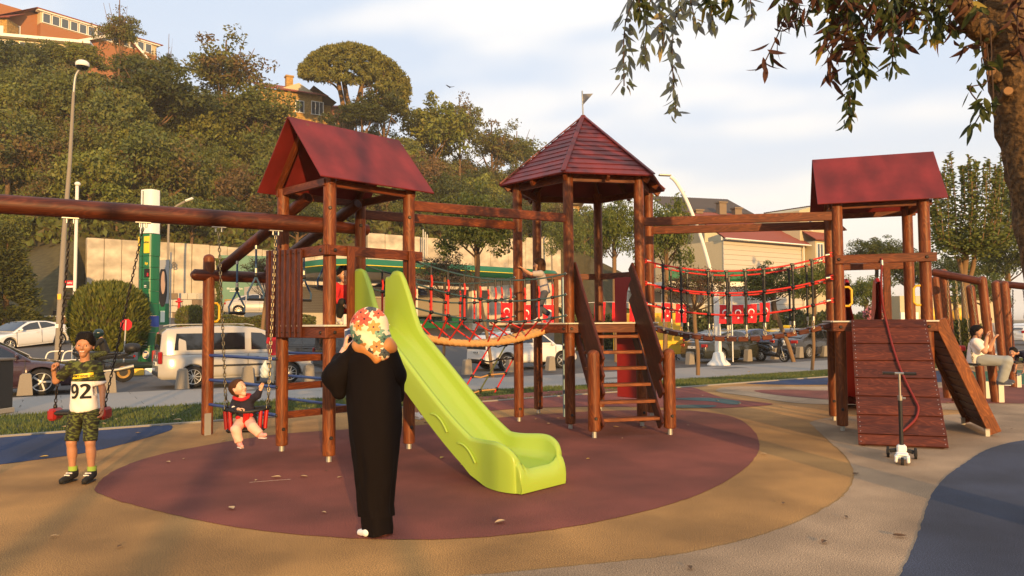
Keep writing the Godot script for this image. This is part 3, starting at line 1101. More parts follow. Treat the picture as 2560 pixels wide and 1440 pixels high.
func build_left_tower() -> void:
	var ctr: Vector3 = (LP[0] + LP[2]) * 0.5
	var xf := T(LU, ctr)
	var inv := xf.affine_inverse()
	var t := thing("play_tower", "wooden play tower with slatted side and big red gable roof, next to the swings", "play tower", xf)
	var L := []
	for p in LP:
		L.append(inv * p)
	for p in L:
		var o := post(t, p, 3.17, 0.072)
		bolt(o, Vector3(p.x, 0.27, p.z) + (inv.basis * Vector3(0.55, 0, 0.83)) * 0.072, inv.basis * Vector3(0.55, 0, 0.83))
		bolt(o, Vector3(p.x, 2.82, p.z) + (inv.basis * Vector3(0.3, 0, 0.95)) * 0.072, inv.basis * Vector3(0.3, 0, 0.95))
	gable(t, 0.80, 0.715, 3.13, 3.92)
	var dir12: Vector3 = (L[1] - L[0]).normalized()
	var dir23: Vector3 = (L[2] - L[1]).normalized()
	var outS := -dir23
	var outF = -(L[0] - L[1]).normalized()
	var deck := part("deck", MB.new().beam(L[0].lerp(L[1], 0.5) + Vector3(0, 1.44, 0), L[2].lerp(L[3], 0.5) + Vector3(0, 1.44, 0), 1.0, 0.05), M.wood, t)
	for i in 8:
		var f := (i + 0.5) / 8.0
		board("deck_board", deck, L[0].lerp(L[3], f) + Vector3(0, 1.485, 0) , L[1].lerp(L[2], f) + Vector3(0, 1.485, 0), 0.13, 0.03, M.wood)
	for k in 4:
		var a: Vector3 = L[k]
		var b: Vector3 = L[(k + 1) % 4]
		var d := (b - a).normalized()
		var o := Vector3(d.z, 0, -d.x)
		if o.dot((a + b) * 0.5) < 0:
			o = -o
		var e := o * 0.092
		board("rim_beam", t, a - d * 0.1 + e + Vector3(0, 1.43, 0), b + d * 0.1 + e + Vector3(0, 1.43, 0), 0.04, 0.12, M.wood)
		part("rim_plate", MB.new().beam(a - d * 0.1 + e * 1.06 + Vector3(0, 1.507, 0), b + d * 0.1 + e * 1.06 + Vector3(0, 1.507, 0), 0.055, 0.02, 0.002), M.white_plate, t)
		for q in [a, b]:
			bolt(t, q + e + o * 0.02 + Vector3(0, 1.43, 0), o)
		if k in [0, 1]:
			board("rail", t, a - d * 0.13 + e + Vector3(0, 2.345, 0), b + d * 0.13 + e + Vector3(0, 2.345, 0), 0.042, 0.115, M.wood)
			for q in [a, b]:
				bolt(t, q + e + o * 0.021 + Vector3(0, 2.345, 0), o)
	for i in 7:
		var p: Vector3 = L[0] + dir12 * (-0.10 + i * 0.122) + outS * 0.135
		var o := board("slat", t, p + Vector3(0, 1.37, 0), p + Vector3(0, 2.42 - 0.006 * i, 0), 0.074, 0.034, M.wood_dark, outS)
		for y in [1.43, 2.34]:
			bolt(o, p + outS * 0.018 + Vector3(0, y, 0), outS, 0.007)
	for x in [0.19, 1.06]:
		var p: Vector3 = L[1] + dir23 * x + outF * 0.135
		board("slat", t, p + Vector3(0, 1.37, 0), p + Vector3(0, 2.40, 0), 0.095, 0.034, M.wood, outF)
	for y in [0.43, 0.77, 1.11]:
		board("rung", t, L[0] + Vector3(0, y, 0), L[3] + Vector3(0, y, 0), 0.045, 0.085, M.wood)
		bolt(t, L[0] - (dir23) * 0.0 + outS * 0.072 + Vector3(0, y, 0), outS)
	grip(t, L[0] + outS * 0.07 + (-dir12) * 0.03 + Vector3(0, 1.75, 0), (outS - dir12).normalized())
	part("cross_log", nb().log_(L[0] - dir23 * 0.30 - dir12 * 0.14 + Vector3(0, 2.80, 0), L[3] + dir23 * 0.22 - dir12 * 0.14 + Vector3(0, 2.80, 0), 0.078, 16), M.wood_dark, t)
	var top: Vector3 = (LP[1] + LP[2]) * 0.5
	var dirF := -LV
	var sx := T(dirF, top + dirF * 0.10)
	var sl := thing("slide", "lime green plastic slide curving down to the red rubber floor", "slide", sx)
	var chute := part("chute", slide_mesh(2.52, 1.49, 0.56, true), M.lime, sl)
	for q in [[1.35, 0.0], [1.75, 0.0]]:
		part("moulded_grip", MB.new().tube(sagged(Vector3(q[0], 0.62 - (q[0] - 1.35) * 0.62, 0.305), Vector3(q[0] + 0.24, 0.46 - (q[0] - 1.35) * 0.62, 0.305), -0.05, 8), 0.012, 6), M.lime, chute)
	var rf := thing("ring_frame", "log frame of slanted beams and blue bars beside the slatted tower", "climbing frame", Transform3D(Basis(), LP[0] + LV * 2.05))
	var o0: Vector3 = rf.position
	var A = LP[0] - LU * 0.0 + LV * 2.05 - o0
	var B: Vector3 = LP[3] + LV * 2.05 - o0
	for p in [A, B]:
		post(rf, p, 2.52, 0.078, M.wood_post, true, 0.0)
		part("ground_bracket", MB.new().box(p + Vector3(0.04, 0.14, 0.075), Vector3(0.09, 0.32, 0.012), T(LU, Vector3()).basis, 0.002), M.zinc, rf)
	part("cross_log", nb().log_(A - LU * 0.25 - LV * 0.0 + Vector3(0, 2.22, 0), B + LU * 0.25 + Vector3(0, 2.22, 0), 0.082, 16, 0.05), M.wood_dark, rf)
	for f in [0.18, 0.82]:
		var p: Vector3 = A.lerp(B, f) + Vector3(0, 2.34, 0)
		var q: Vector3 = LP[0].lerp(LP[3], f) + LV * 0.05 - o0 + Vector3(0, 2.98, 0)
		part("slanted_log", nb().log_(p + (p - q).normalized() * 0.05, q + (q - p).normalized() * 0.30, 0.074, 16), M.wood_dark, rf)
		for k in 3:
			var h: Vector3 = p.lerp(q, 0.22 + 0.27 * k) - Vector3(0, 0.07, 0)
			var tr := thing("trapeze_handle", (["black grip handle on blue rope hanging lowest from ", "black grip handle on blue rope hanging midway along ", "black grip handle on blue rope hanging highest by the tower from "][k] + ("the outer slanted log" if f < 0.5 else "the inner slanted log")), "hanging handle", Transform3D(Basis(), h + o0), "trapeze handles on the slanted logs")
			var drop := 0.34
			part("rope", MB.new().tube([Vector3(0, 0.0, 0), Vector3(0, -drop, 0)], 0.013, 6), M.rope_blue, tr)
			part("ferrule", MB.new().tube([Vector3(0, -0.0, 0), Vector3(0, -0.05, 0)], 0.02, 8), M.steel, tr)
			part("ferrule", MB.new().tube([Vector3(0, -drop + 0.03, 0), Vector3(0, -drop - 0.03, 0)], 0.021, 8), M.steel, tr)
			part("shackle", MB.new().ball(Vector3(0, -drop - 0.06, 0), Vector3(0.028, 0.035, 0.028), 8, 6), M.knot, tr)
			var s := LU * 0.115
			part("bridle", MB.new().tube([Vector3(0, -drop - 0.08, 0), Vector3(0, -drop - 0.14, 0) + s * 0.25, Vector3(0, -drop - 0.30, 0) + s, Vector3(0, -drop - 0.38, 0) + s * 0.92], 0.013, 6).tube([Vector3(0, -drop - 0.08, 0), Vector3(0, -drop - 0.14, 0) - s * 0.25, Vector3(0, -drop - 0.30, 0) - s, Vector3(0, -drop - 0.38, 0) - s * 0.92], 0.013, 6), M.rope_blue, tr)
			part("grip_bar", MB.new().tube([Vector3(0, -drop - 0.385, 0) + s, Vector3(0, -drop - 0.385, 0) - s], 0.019, 8), M.black_rubber, tr)
	for y in [1.10, 0.76, 0.42]:
		part("blue_bar", MB.new().tube([A + Vector3(0, y, 0), LP[0] - o0 + Vector3(0, y, 0)], 0.021, 10), M.blue_bar, rf)
		part("blue_bar", MB.new().tube([B + Vector3(0, y, 0), LP[3] - o0 + Vector3(0, y, 0)], 0.021, 10), M.blue_bar, rf)
	grip(rf, A - LV * 0.02 + Vector3(0, 1.7, 0) + LU * 0.06, LU)

func build_hex_tower() -> void:
	var ctr := Vector3(1.16, 0, -11.72)
	var t := thing("hexagon_tower", "six-sided wooden play tower with pointed boarded red roof and small pennant", "play tower", Transform3D(Basis(), ctr))
	var H := []
	for p in HP:
		H.append(p - ctr)
	for i in 6:
		var o := post(t, H[i], 3.74, 0.075)
		bolt(o, H[i] + Vector3(0.02, 0.2, 0.072), Vector3.BACK)
	var eave := 3.65
	var apex := 4.80
	var Rr := 1.37
	var E := []
	for i in 6:
		var th := deg_to_rad(192.0 + 60.0 * i)
		E.append(Vector3(Rr * cos(th), eave, -Rr * sin(th)))
	var ap := Vector3(0, apex, 0)
	var roof := part("roof", MB.new().tube([ap - Vector3(0, 0.15, 0), ap + Vector3(0, 0.02, 0)], [0.04, 0.02], 10), M.roof_board, t)
	for i in 6:
		var a: Vector3 = E[i]
		var b: Vector3 = E[(i + 1) % 6]
		var nn := (b - a).cross(ap - a).normalized()
		if nn.y < 0:
			nn = -nn
		var NB := 13
		for k in NB:
			var f0 := float(k) / NB
			var f1 := float(k + 1) / NB
			var p := [a.lerp(ap, f0), b.lerp(ap, f0), b.lerp(ap, f1), a.lerp(ap, f1)]
			var lo := nn * 0.014
			var hi := nn * 0.004
			var mb := MB.new()
			mb.ou = Vector2(k * 0.37, i * 0.61)
			mb.quad(p[0] + lo, p[1] + lo, p[2] + hi, p[3] + hi)
			mb.quad(p[0] - nn * 0.012, p[1] - nn * 0.012, p[1] + lo, p[0] + lo)
			mb.quad(p[3] - nn * 0.012, p[2] - nn * 0.012, p[1] - nn * 0.012, p[0] - nn * 0.012)
			mb.quad(p[2] - nn * 0.012, p[3] - nn * 0.012, p[3] + hi, p[2] + hi)
			part("roof_board", mb, M.roof_board, roof)
		part("hip_strip", MB.new().beam(a + Vector3(0, 0.012, 0) + a * 0.004, ap + Vector3(0, 0.03, 0), 0.07, 0.02, 0.004), M.roof_board, roof)
		part("rafter", nb().beam(a * 0.93 + Vector3(0, eave * 0.07 - 0.06, 0), ap - Vector3(0, 0.16, 0), 0.05, 0.09, 0.004), M.wood, roof)
		var mid := (a + b) * 0.5
		part("rafter", nb().beam(mid * 0.97 + Vector3(0, eave * 0.03 - 0.06, 0), ap - Vector3(0, 0.18, 0), 0.05, 0.08, 0.004), M.wood, roof)
		part("wall_plate", nb().beam(H[i] * 1.0 + Vector3(0, 3.62, 0), H[(i + 1) % 6] + Vector3(0, 3.62, 0), 0.05, 0.10, 0.004), M.wood, roof)
	var fl := part("pennant_pole", MB.new().tube([ap, ap + Vector3(-0.01, 0.43, 0)], 0.012, 8), M.steel, t)
	part("pennant", MB.new().prism(PackedVector2Array([Vector2(0.0, 0.38), Vector2(0.165, 0.385), Vector2(0.0, 0.20)]), -0.003, 0.003, Transform3D(Basis(), ap)), M.pennant_grey, fl)
	var poly := PackedVector2Array()
	for i in 6:
		poly.append(Vector2(H[i].x, -H[i].z) * 0.99)
	part("deck", MB.new().prism(poly, 1.44, 1.498, Transform3D(Basis(Vector3.RIGHT, Vector3.FORWARD, Vector3.UP), Vector3.ZERO)), M.wood, t)
	for i in 6:
		var a: Vector3 = H[i]
		var b: Vector3 = H[(i + 1) % 6]
		var o := ((a + b) * 0.5).normalized()
		var d := (b - a).normalized()
		var e := o * 0.095
		board("rim_beam", t, a - d * 0.05 + e + Vector3(0, 1.43, 0), b + d * 0.05 + e + Vector3(0, 1.43, 0), 0.04, 0.12, M.wood)
		part("rim_plate", MB.new().beam(a - d * 0.05 + e * 1.05 + Vector3(0, 1.506, 0), b + d * 0.05 + e * 1.05 + Vector3(0, 1.506, 0), 0.055, 0.02, 0.002), M.white_plate, t)
		for q in [a, b]:
			bolt(t, q + e + o * 0.02 + Vector3(0, 1.43, 0), o)
		if i in [3, 4, 5]:
			board("rail", t, a + e * 0.0 + Vector3(0, 2.30, 0), b + Vector3(0, 2.30, 0), 0.045, 0.10, M.wood)
		if i in [4, 5]:
			for f in [0.3, 0.7]:
				board("baluster", t, a.lerp(b, f) + Vector3(0, 1.5, 0), a.lerp(b, f) + Vector3(0, 2.27, 0), 0.08, 0.035, M.wood, o)
	part("steel_pole", MB.new().tube([H[0].lerp(H[1], 0.62) + Vector3(0.28, 0, -1.0), H[0].lerp(H[1], 0.62) + Vector3(0.28, 2.25, -1.0)], 0.022, 10), M.grey_blue_bar, t)
	var pan: Vector3 = HP[3].lerp(HP[4], 0.36)
	var pd: Vector3 = (HP[4] - HP[3]).normalized()
	var sl := thing("red_screen", "red screen with curved cut-out standing behind the steps of the pointed tower", "screen", T(-pd, pan))
	part("lower_panel", MB.new().box(Vector3(0.02, 0.86, 0.06), Vector3(0.56, 1.16, 0.025), Basis(), 0.008), M.red_panel, sl)
	var cut := PackedVector2Array([Vector2(-0.28, 1.52), Vector2(-0.28, 2.26), Vector2(0.22, 2.26), Vector2(0.10, 2.22), Vector2(0.02, 2.14), Vector2(-0.03, 2.02), Vector2(-0.05, 1.85), Vector2(-0.05, 1.52)])
	part("upper_panel", MB.new().prism(cut, 0.05, 0.075), M.red_panel, sl)
	var a2: Vector3 = HP[1]
	var b2: Vector3 = HP[2]
	var fd := (b2 - a2).normalized()
	var fo := Vector3(-fd.z, 0, fd.x)
	if fo.dot((a2 + b2) * 0.5 - ctr) < 0:
		fo = -fo
	var sx := T(fd, (a2 + b2) * 0.5)
	var st := thing("steps", "open wooden steps with plank sides climbing to the pointed tower", "steps", sx)
	var foot_l := sx.affine_inverse() * gp(1484, 1094)
	var foot_r := sx.affine_inverse() * gp(1678, 1088)
	var z_out := (foot_l.z + foot_r.z) * 0.5
	for p in [Vector3(foot_l.x, 0, z_out), Vector3(foot_r.x, 0, z_out)]:
		var o := post(st, p, 1.16, 0.082, M.wood_post, true, 0.09)
		bolt(o, p + Vector3(0.0, 0.26, 0.08), Vector3.BACK)
	for i in 6:
		var f := (i + 1) / 7.0
		var y := 0.22 + (1.36 - 0.22) * i / 5.0 * 0.96
		var z := lerpf(z_out * 0.90, 0.16, i / 5.0)
		part("tread", nb().box(Vector3(0.0, y, z), Vector3(0.90 - i * 0.012, 0.045, 0.15), Basis(), 0.006), M.wood_pale, st)
	for s in [-1.0, 1.0]:
		var xs: float = foot_l.x + 0.115 if s < 0 else foot_r.x - 0.115
		var x2: float = -0.44 if s < 0 else 0.44
		for k in 4:
			var a := Vector3(xs, 0.30 + k * 0.23, z_out + 0.02 - 0.10 * k * 0.0)
			var b := Vector3(x2, 1.60 + k * 0.23, -0.04)
			if k == 0:
				a = Vector3(xs, 0.12, z_out - 0.02)
				b = Vector3(x2, 1.42, -0.04)
			part("side_plank", nb().beam(a, b + (b - a).normalized() * 0.08, 0.04, 0.17, 0.012), M.wood_dark, st)

func build_right_tower() -> void:
	var ctr: Vector3 = (RPo[0] + RPo[2]) * 0.5
	var xf := T(RU, ctr)
	var inv := xf.affine_inverse()
	var t := thing("play_tower", "wooden play tower with red gable roof and a sloping plank ramp in front", "play tower", xf)
	var L := []
	for p in RPo:
		L.append(inv * p)
	for p in L:
		var o := post(t, p, 3.16, 0.074)
		bolt(o, p + Vector3(0.0, 0.3, 0.073), Vector3.BACK)
	gable(t, 0.80, 0.73, 3.13, 3.90)
	var z1: float = L[0].z + 0.093
	board("rail", t, Vector3(L[0].x - 0.05, 2.36, z1), Vector3(L[1].x + 0.12, 2.36, z1), 0.04, 0.12, M.wood)
	for x in [L[0].x, L[1].x]:
		bolt(t, Vector3(x, 2.36, z1 + 0.022), Vector3.BACK)
		bolt(t, Vector3(x, 1.43, z1 + 0.022), Vector3.BACK)
	board("rail", t, Vector3(L[3].x, 2.33, L[3].z), Vector3(L[2].x, 2.33, L[2].z), 0.04, 0.10, M.wood)
	board("baluster", t, Vector3(L[2].x - 0.30, 1.5, L[2].z), Vector3(L[2].x - 0.30, 2.3, L[2].z), 0.10, 0.05, M.wood, Vector3.BACK)
	for k in 4:
		var a: Vector3 = L[k]
		var b: Vector3 = L[(k + 1) % 4]
		var d := (b - a).normalized()
		var o := ((a + b) * 0.5).normalized()
		var e := o * 0.093
		board("rim_beam", t, a - d * 0.1 + e + Vector3(0, 1.43, 0), b + d * 0.1 + e + Vector3(0, 1.43, 0), 0.04, 0.12, M.wood)
		part("rim_plate", MB.new().beam(a - d * 0.1 + e * 1.05 + Vector3(0, 1.506, 0), b + d * 0.1 + e * 1.05 + Vector3(0, 1.506, 0), 0.055, 0.02, 0.002), M.white_plate, t)
	for i in 8:
		var f := (i + 0.5) / 8.0
		board("deck_board", t, L[0].lerp(L[1], f) + Vector3(0, 1.48, 0), L[3].lerp(L[2], f) + Vector3(0, 1.48, 0), 0.125, 0.03, M.wood)
	grip(t, L[0] + Vector3(0.07, 1.85, 0.04), Vector3(1, 0, 0))
	grip(t, L[1] + Vector3(-0.075, 1.85, 0.04), Vector3(-1, 0, 0))
	var rl := inv * gp(2148, 1118)
	var rr := inv * gp(2370, 1124)
	var zb := (rl.z + rr.z) * 0.5
	var rt := thing("plank_ramp", "steep reddish plank ramp with rope, leaning on the right tower", "ramp", xf)
	var tl := Vector3(L[0].x + 0.13, 1.53, L[0].z + 0.14)
	var tr := Vector3(L[1].x - 0.04, 1.53, L[1].z + 0.14)
	var bl := Vector3(rl.x, 0.03, zb)
	var br := Vector3(rr.x, 0.03, zb)
	var up := (tr - tl).cross(tl - bl).normalized()
	if up.y < 0:
		up = -up
	var NP := 14
	for i in NP:
		var f0 := (i + 0.0) / NP
		var f1 := (i + 1.0) / NP - 0.004
		var a0 := tl.lerp(bl, f0)
		var a1 := tl.lerp(bl, f1)
		var b0 := tr.lerp(br, f0)
		var b1 := tr.lerp(br, f1)
		var lift := up * (0.012 if i % 2 == 0 and i > 0 else 0.0)
		var mb := nb()
		var th := up * 0.03
		mb.quad(a1 + lift, b1 + lift, b0 + lift, a0 + lift)
		mb.quad(a1 - th, b1 - th, b1 + lift, a1 + lift)
		mb.quad(b0 - th, a0 - th, a0 + lift, b0 + lift)
		mb.quad(a0 - th, a1 - th, a1 + lift, a0 + lift)
		mb.quad(b1 - th, b0 - th, b0 + lift, b1 + lift)
		mb.quad(b1 - th, a1 - th, a0 - th, b0 - th)
		var pl := part("plank", mb, M.wood_ramp if i % 3 else M.wood_dark, rt)
		for e in [0.03, 0.97]:
			for f in [0.25, 0.75]:
				var p: Vector3 = a0.lerp(a1, f).lerp(b0.lerp(b1, f), e) + lift
				part("screw", MB.new().tube([p, p + up * 0.003], 0.006, 6), M.steel, pl)
	for e in [0.06, 0.94]:
		part("bearer", nb().beam(tl.lerp(tr, e) - up * 0.075, bl.lerp(br, e) - up * 0.075 + Vector3(0, 0.03, 0), 0.05, 0.085, 0.004), M.wood_dark, rt)
	var r0 := inv * dp(2203, 640, (xf * Vector3(0, 0, z1)).z * -1.0)
	r0 = Vector3(r0.x, 2.36, z1 + 0.03)
	var rp_ := [r0, r0 + Vector3(0, -0.07, 0.02)]
	for q in [[2203, 700], [2207, 760], [2215, 800], [2230, 860], [2250, 920], [2270, 965], [2288, 1000], [2296, 1020], [2290, 1045], [2272, 1065], [2256, 1078]]:
		var d := inv.basis * ray(q[0], q[1])
		var e0 := inv * EYE
		if q[1] < 800:
			rp_.append(e0 + d * ((z1 + 0.06 + (q[1] - 640) * 0.0008 - e0.z) / d.z))
		else:
			rp_.append(e0 + d * ((tl + up * 0.035 - e0).dot(up) / d.dot(up)))
	var rope := thing("climbing_rope", "dark red climbing rope hanging from the rail across the plank ramp", "rope", xf)
	part("rope", MB.new().tube(smooth_path(rp_), 0.014, 8), M.rope_maroon, rope)
	part("ferrule", MB.new().tube([r0 + Vector3(0, -0.03, 0.012), r0 + Vector3(0, -0.10, 0.02)], 0.021, 8), M.steel, rope)
	var cb := thing("climbing_board", "steep boarded climbing wall with pale side beam beside the plank ramp", "climbing board", xf)
	var t0 := Vector3(L[1].x + 0.16, 1.46, L[1].z + 0.02)
	var t1 := Vector3(L[2].x + 0.16, 1.46, L[2].z - 0.05)
	var run := Vector3(0.58, -1.42, 0)
	for s in [t0, t1]:
		part("side_beam", nb().beam(s + Vector3(-0.02, 0.06, 0), s + run, 0.045, 0.15, 0.006), M.wood_pale, cb)
	for i in 13:
		var f := (i + 0.5) / 13.0
		part("cross_board", nb().beam(t0 + run * f, t1 + run * f, 0.120, 0.025, 0.003, Vector3(1.4, 0.8, 0).normalized()), M.wood_dark, cb)
	for s in [t0, t1]:
		part("steel_foot", MB.new().box(s + run + Vector3(-0.10, -0.02, 0.06), Vector3(0.05, 0.16, 0.01)).box(s + run + Vector3(-0.10, 0.05, 0.02), Vector3(0.05, 0.012, 0.09)), M.zinc, cb)
	var back := RV
	var sl := thing("slide", "red plastic slide behind the plank ramp, two tall wings above deck", "slide", T(back, (RPo[2] + RPo[3]) * 0.5 - back * 0.12 - RU * 0.12))
	part("chute", slide_mesh(2.4, 1.49, 0.46, true), M.red_plastic, sl)

func smooth_path(pts: Array, sub := 4) -> Array:
	var o := []
	var N := pts.size()
	for i in N - 1:
		var a: Vector3 = pts[maxi(i - 1, 0)]
		var d: Vector3 = pts[mini(i + 2, N - 1)]
		for k in sub:
			o.append((pts[i] as Vector3).cubic_interpolate(pts[i + 1], a, d, float(k) / sub))
	o.append(pts[N - 1])
	return o

var SW_A: Vector3
var SW_B: Vector3
func beam_at(px: float) -> Vector3:
	var best := SW_A
	var err := 1e9
	for i in 400:
		var p := SW_A.lerp(SW_B, i / 399.0)
		var x := 1280.0 + FOCAL * p.x / -p.z
		if absf(x - px) < err:
			err = absf(x - px)
			best = p
	return best

func build_swings() -> void:
	SW_A = Vector3(-2.12, 2.67, -8.62)
	SW_B = Vector3(-5.20, 2.70, -6.86)
	var fr := thing("swing_set", "long dark log swing beam fixed to the slatted tower", "swing set", Transform3D(Basis(), Vector3(SW_B.x, 0, SW_B.z)))
	var o0 := fr.position
	var d := (SW_B - SW_A).normalized()
	part("beam", nb().log_(SW_A - o0, SW_B + d * 0.25 - o0, 0.094, 24), M.wood_dark, fr)
	var sd := Vector3(-d.z, 0, d.x)
	for s in [-1.0, 1.0]:
		part("leg", nb().log_(SW_B + d * 0.02 + Vector3(0, 0.10, 0) + sd * s * 0.11 - o0, Vector3(SW_B.x, 0.0, SW_B.z) + d * 0.25 + sd * s * 1.15 - o0, 0.08, 16), M.wood_dark, fr)
	for px in [172, 355, 545, 688]:
		var p := beam_at(px) - Vector3(0, 0.095, 0) - o0
		part("hanger", MB.new().box(p, Vector3(0.15, 0.012, 0.05), T(d, Vector3()).basis, 0.002).tube([p + d * 0.03, p + d * 0.03 - Vector3(0, 0.05, 0)], 0.011, 8).tube([p - d * 0.03, p - d * 0.03 - Vector3(0, 0.05, 0)], 0.011, 8), M.steel, fr)
	var a := beam_at(172) - Vector3(0, 0.15, 0)
	var b := beam_at(355) - Vector3(0, 0.15, 0)
	var sc := (a + b) * 0.5
	var seat := dp(200, 1030, 7.52)
	var sx := T(Vector3(1, 0, -0.12), seat)
	var sw := thing("swing", "red flat swing seat on dark chains, behind the boy's thighs", "swing", sx)
	var rows := []
	var sm := MB.new().box(Vector3.ZERO, Vector3(0.52, 0.045, 0.17), Basis(), 0.015)
	part("seat", sm, M.black_rubber, sw)
	for s in [-1.0, 1.0]:
		part("seat_end", MB.new().box(Vector3(0.235 * s, -0.015, 0.0), Vector3(0.085, 0.12, 0.18), Basis(), 0.022), M.red_seat, sw)
		var e: Vector3 = Vector3(0.235 * s, 0.06, 0)
		var top: Vector3 = sx.affine_inverse() * (a if s < 0 else b)
		part("chain", links(top, e, 0.0, 0.040, 0.0052), M.chain_dark, sw)
		part("shackle", MB.new().ball(e, Vector3(0.02, 0.03, 0.02), 8, 6), M.knot, sw)
	a = beam_at(545) - Vector3(0, 0.15, 0)
	b = beam_at(688) - Vector3(0, 0.15, 0)
	var c0 := dp(617, 1072, 8.12)
	var tx := T(Vector3(0.97, 0, -0.2), c0)
	var ts := thing("toddler_swing", "black bucket swing with red bars on bright chains, holding the toddler", "swing", tx)
	part("seat", MB.new().box(Vector3(0, 0.0, 0), Vector3(0.40, 0.05, 0.26), Basis(), 0.022), M.black_rubber, ts)
	var rim := []
	for k in 25:
		var an := TAU * k / 24.0
		rim.append(Vector3(cos(an) * 0.235, 0.215 + 0.012 * cos(2 * an), sin(an) * 0.165))
	part("rim", MB.new().tube(rim, 0.021, 8, false), M.black_rubber, ts)
	for q in [[-0.215, 0.07], [-0.16, 0.12], [0.215, 0.07], [0.16, 0.12], [-0.19, -0.10], [0.19, -0.10]]:
		part("red_bar", MB.new().tube([Vector3(q[0] * 0.92, 0.01, q[1]), Vector3(q[0], 0.205, q[1])], 0.021, 10), M.red_plastic, ts)
	part("crotch_strap", MB.new().beam(Vector3(0.02, 0.22, 0.165), Vector3(0.0, 0.03, 0.10), 0.065, 0.02, 0.006, Vector3.BACK), M.red_plastic, ts)
	for s in [-1.0, 1.0]:
		var top: Vector3 = tx.affine_inverse() * (a if s < 0 else b)
		var kn := Vector3(0.225 * s, 0.40, 0.0)
		part("chain", links(top, kn, 0.0, 0.042, 0.006), M.chain, ts)
		for z in [-0.10, 0.10]:
			part("chain", links(kn, Vector3(0.215 * s, 0.23, z), 0.0, 0.042, 0.006), M.chain, ts)


func build_net_bridge() -> void:
	var nb_ := thing("net_bridge", "sagging rope net bridge with red verticals between the two nearer towers", "rope bridge", Transform3D(Basis(), (LP[2] + HP[0]) * 0.5))
	var o0 := nb_.position
	var F0: Vector3 = LP[2] - o0
	var F1: Vector3 = HP[1] - o0
	var B0: Vector3 = LP[3] - o0
	var B1: Vector3 = HP[0] - o0
	board("top_beam", nb_, F0 + Vector3(0, 2.98, 0) + LU * 0.05, F1 + Vector3(0, 3.03, 0), 0.055, 0.125, M.wood)
	board("top_beam", nb_, B0 + Vector3(0, 2.98, 0) + LU * 0.05, B1 + Vector3(0, 3.03, 0), 0.055, 0.125, M.wood)
	var floor_a := (F0 + B0) * 0.5 + Vector3(0, 1.46, 0)
	var floor_b := (F1 + B1) * 0.5 + Vector3(0, 1.42, 0)
	var across := (B0 - F0).normalized()
	var tan_rope := [[], [], []]
	for k in 3:
		var w := (k - 1) * 0.12
		var path := sagged(floor_a + across * w + LU * 0.08, floor_b + across * w, 0.20, 16)
		tan_rope[k] = path
		part("floor_rope", MB.new().tube(path, 0.045, 8), M.rope_tan, nb_)
		var tw := MB.new()
		for s in 3:
			var q := []
			for i in 97:
				var t := i / 96.0
				var fi := t * 16.0
				var p0: Vector3 = path[mini(int(fi), 15)]
				var p1: Vector3 = path[mini(int(fi), 15) + 1]
				var p := p0.lerp(p1, fi - int(fi)) if i < 96 else p1
				var an := t * 60.0 + s * TAU / 3.0
				q.append(p + Vector3(0, sin(an), 0) * 0.026 + across * cos(an) * 0.026)
			tw.tube(q, 0.026, 6)
		part("strand", tw, M.rope_tan, nb_)
	for side in 2:
		var a: Vector3 = F0 if side == 0 else B0
		var b: Vector3 = F1 if side == 0 else B1
		var N := 10
		var ropes := []
		for h in [[2.30, 2.22, 0.16], [2.02, 1.92, 0.15], [1.72, 1.62, 0.13]]:
			var path := sagged(a + Vector3(0, h[0], 0) + LU * 0.08, b + Vector3(0, h[1], 0) - LU * 0.08, h[2], 20)
			ropes.append(path)
			part("hand_rope", MB.new().tube(path, 0.0125, 6), M.rope_teal, nb_)
			for e in [0, 20]:
				part("eye_bolt", MB.new().tube([path[e] + Vector3(0, 0.02, 0), path[e] + Vector3(0.02, 0, 0.02), path[e] - Vector3(0, 0.02, 0), path[e] - Vector3(0.02, 0, 0.02), path[e] + Vector3(0, 0.02, 0)], 0.006, 6), M.steel, nb_)
		for i in range(1, N):
			var f := float(i) / N
			var k := int(f * 20)
			var top: Vector3 = ropes[0][k]
			var mid: Vector3 = ropes[1][k]
			var low: Vector3 = ropes[2][k]
			var fl: Vector3 = tan_rope[0 if side == 0 else 2][clampi(int(f * 16) + 1, 0, 16)]
			part("net_rope", MB.new().tube([top - Vector3(0, 0.10, 0), mid.lerp(top, 0.3) + Vector3(0.012, 0, 0), mid, low], 0.0145, 6).tube([low, fl], 0.0115, 6), M.rope_red, nb_)
			part("clamp", MB.new().box(top - Vector3(0, 0.05, 0), Vector3(0.026, 0.13, 0.026), Basis(), 0.006), M.knot, nb_)
			for p in [mid, low, fl]:
				part("knot_ball", MB.new().ball(p, Vector3(0.032, 0.027, 0.032), 8, 6), M.knot, nb_)
	var ld := thing("rope_ladder", "slanting ladder of red and olive ropes under the net bridge", "rope ladder", Transform3D(Basis(), HP[0]))
	var q0 = dp(1265, 862, 11.6) - HP[0]
	var q1 = dp(1195, 985, 10.9) - HP[0]
	var sid := Vector3(0.24, 0.0, -0.25)
	for k in 3:
		var w := sid * (k - 1.0)
		part("side_rope", MB.new().tube([q0 + w, q1 + w], 0.012, 6), M.rope_olive if k == 1 else M.rope_red, ld)
	for i in 4:
		var f := i / 3.2
		var p = q0.lerp(q1, f)
		part("rung", MB.new().tube([p - sid, p - sid * 0.5 - Vector3(0, 0.03, 0), p, p + sid], 0.012, 6), M.rope_tan if i > 1 else M.knot, ld)
		for k in 3:
			part("knot_ball", MB.new().ball(p + sid * (k - 1.0), Vector3(0.03, 0.03, 0.03), 8, 6), M.knot, ld)

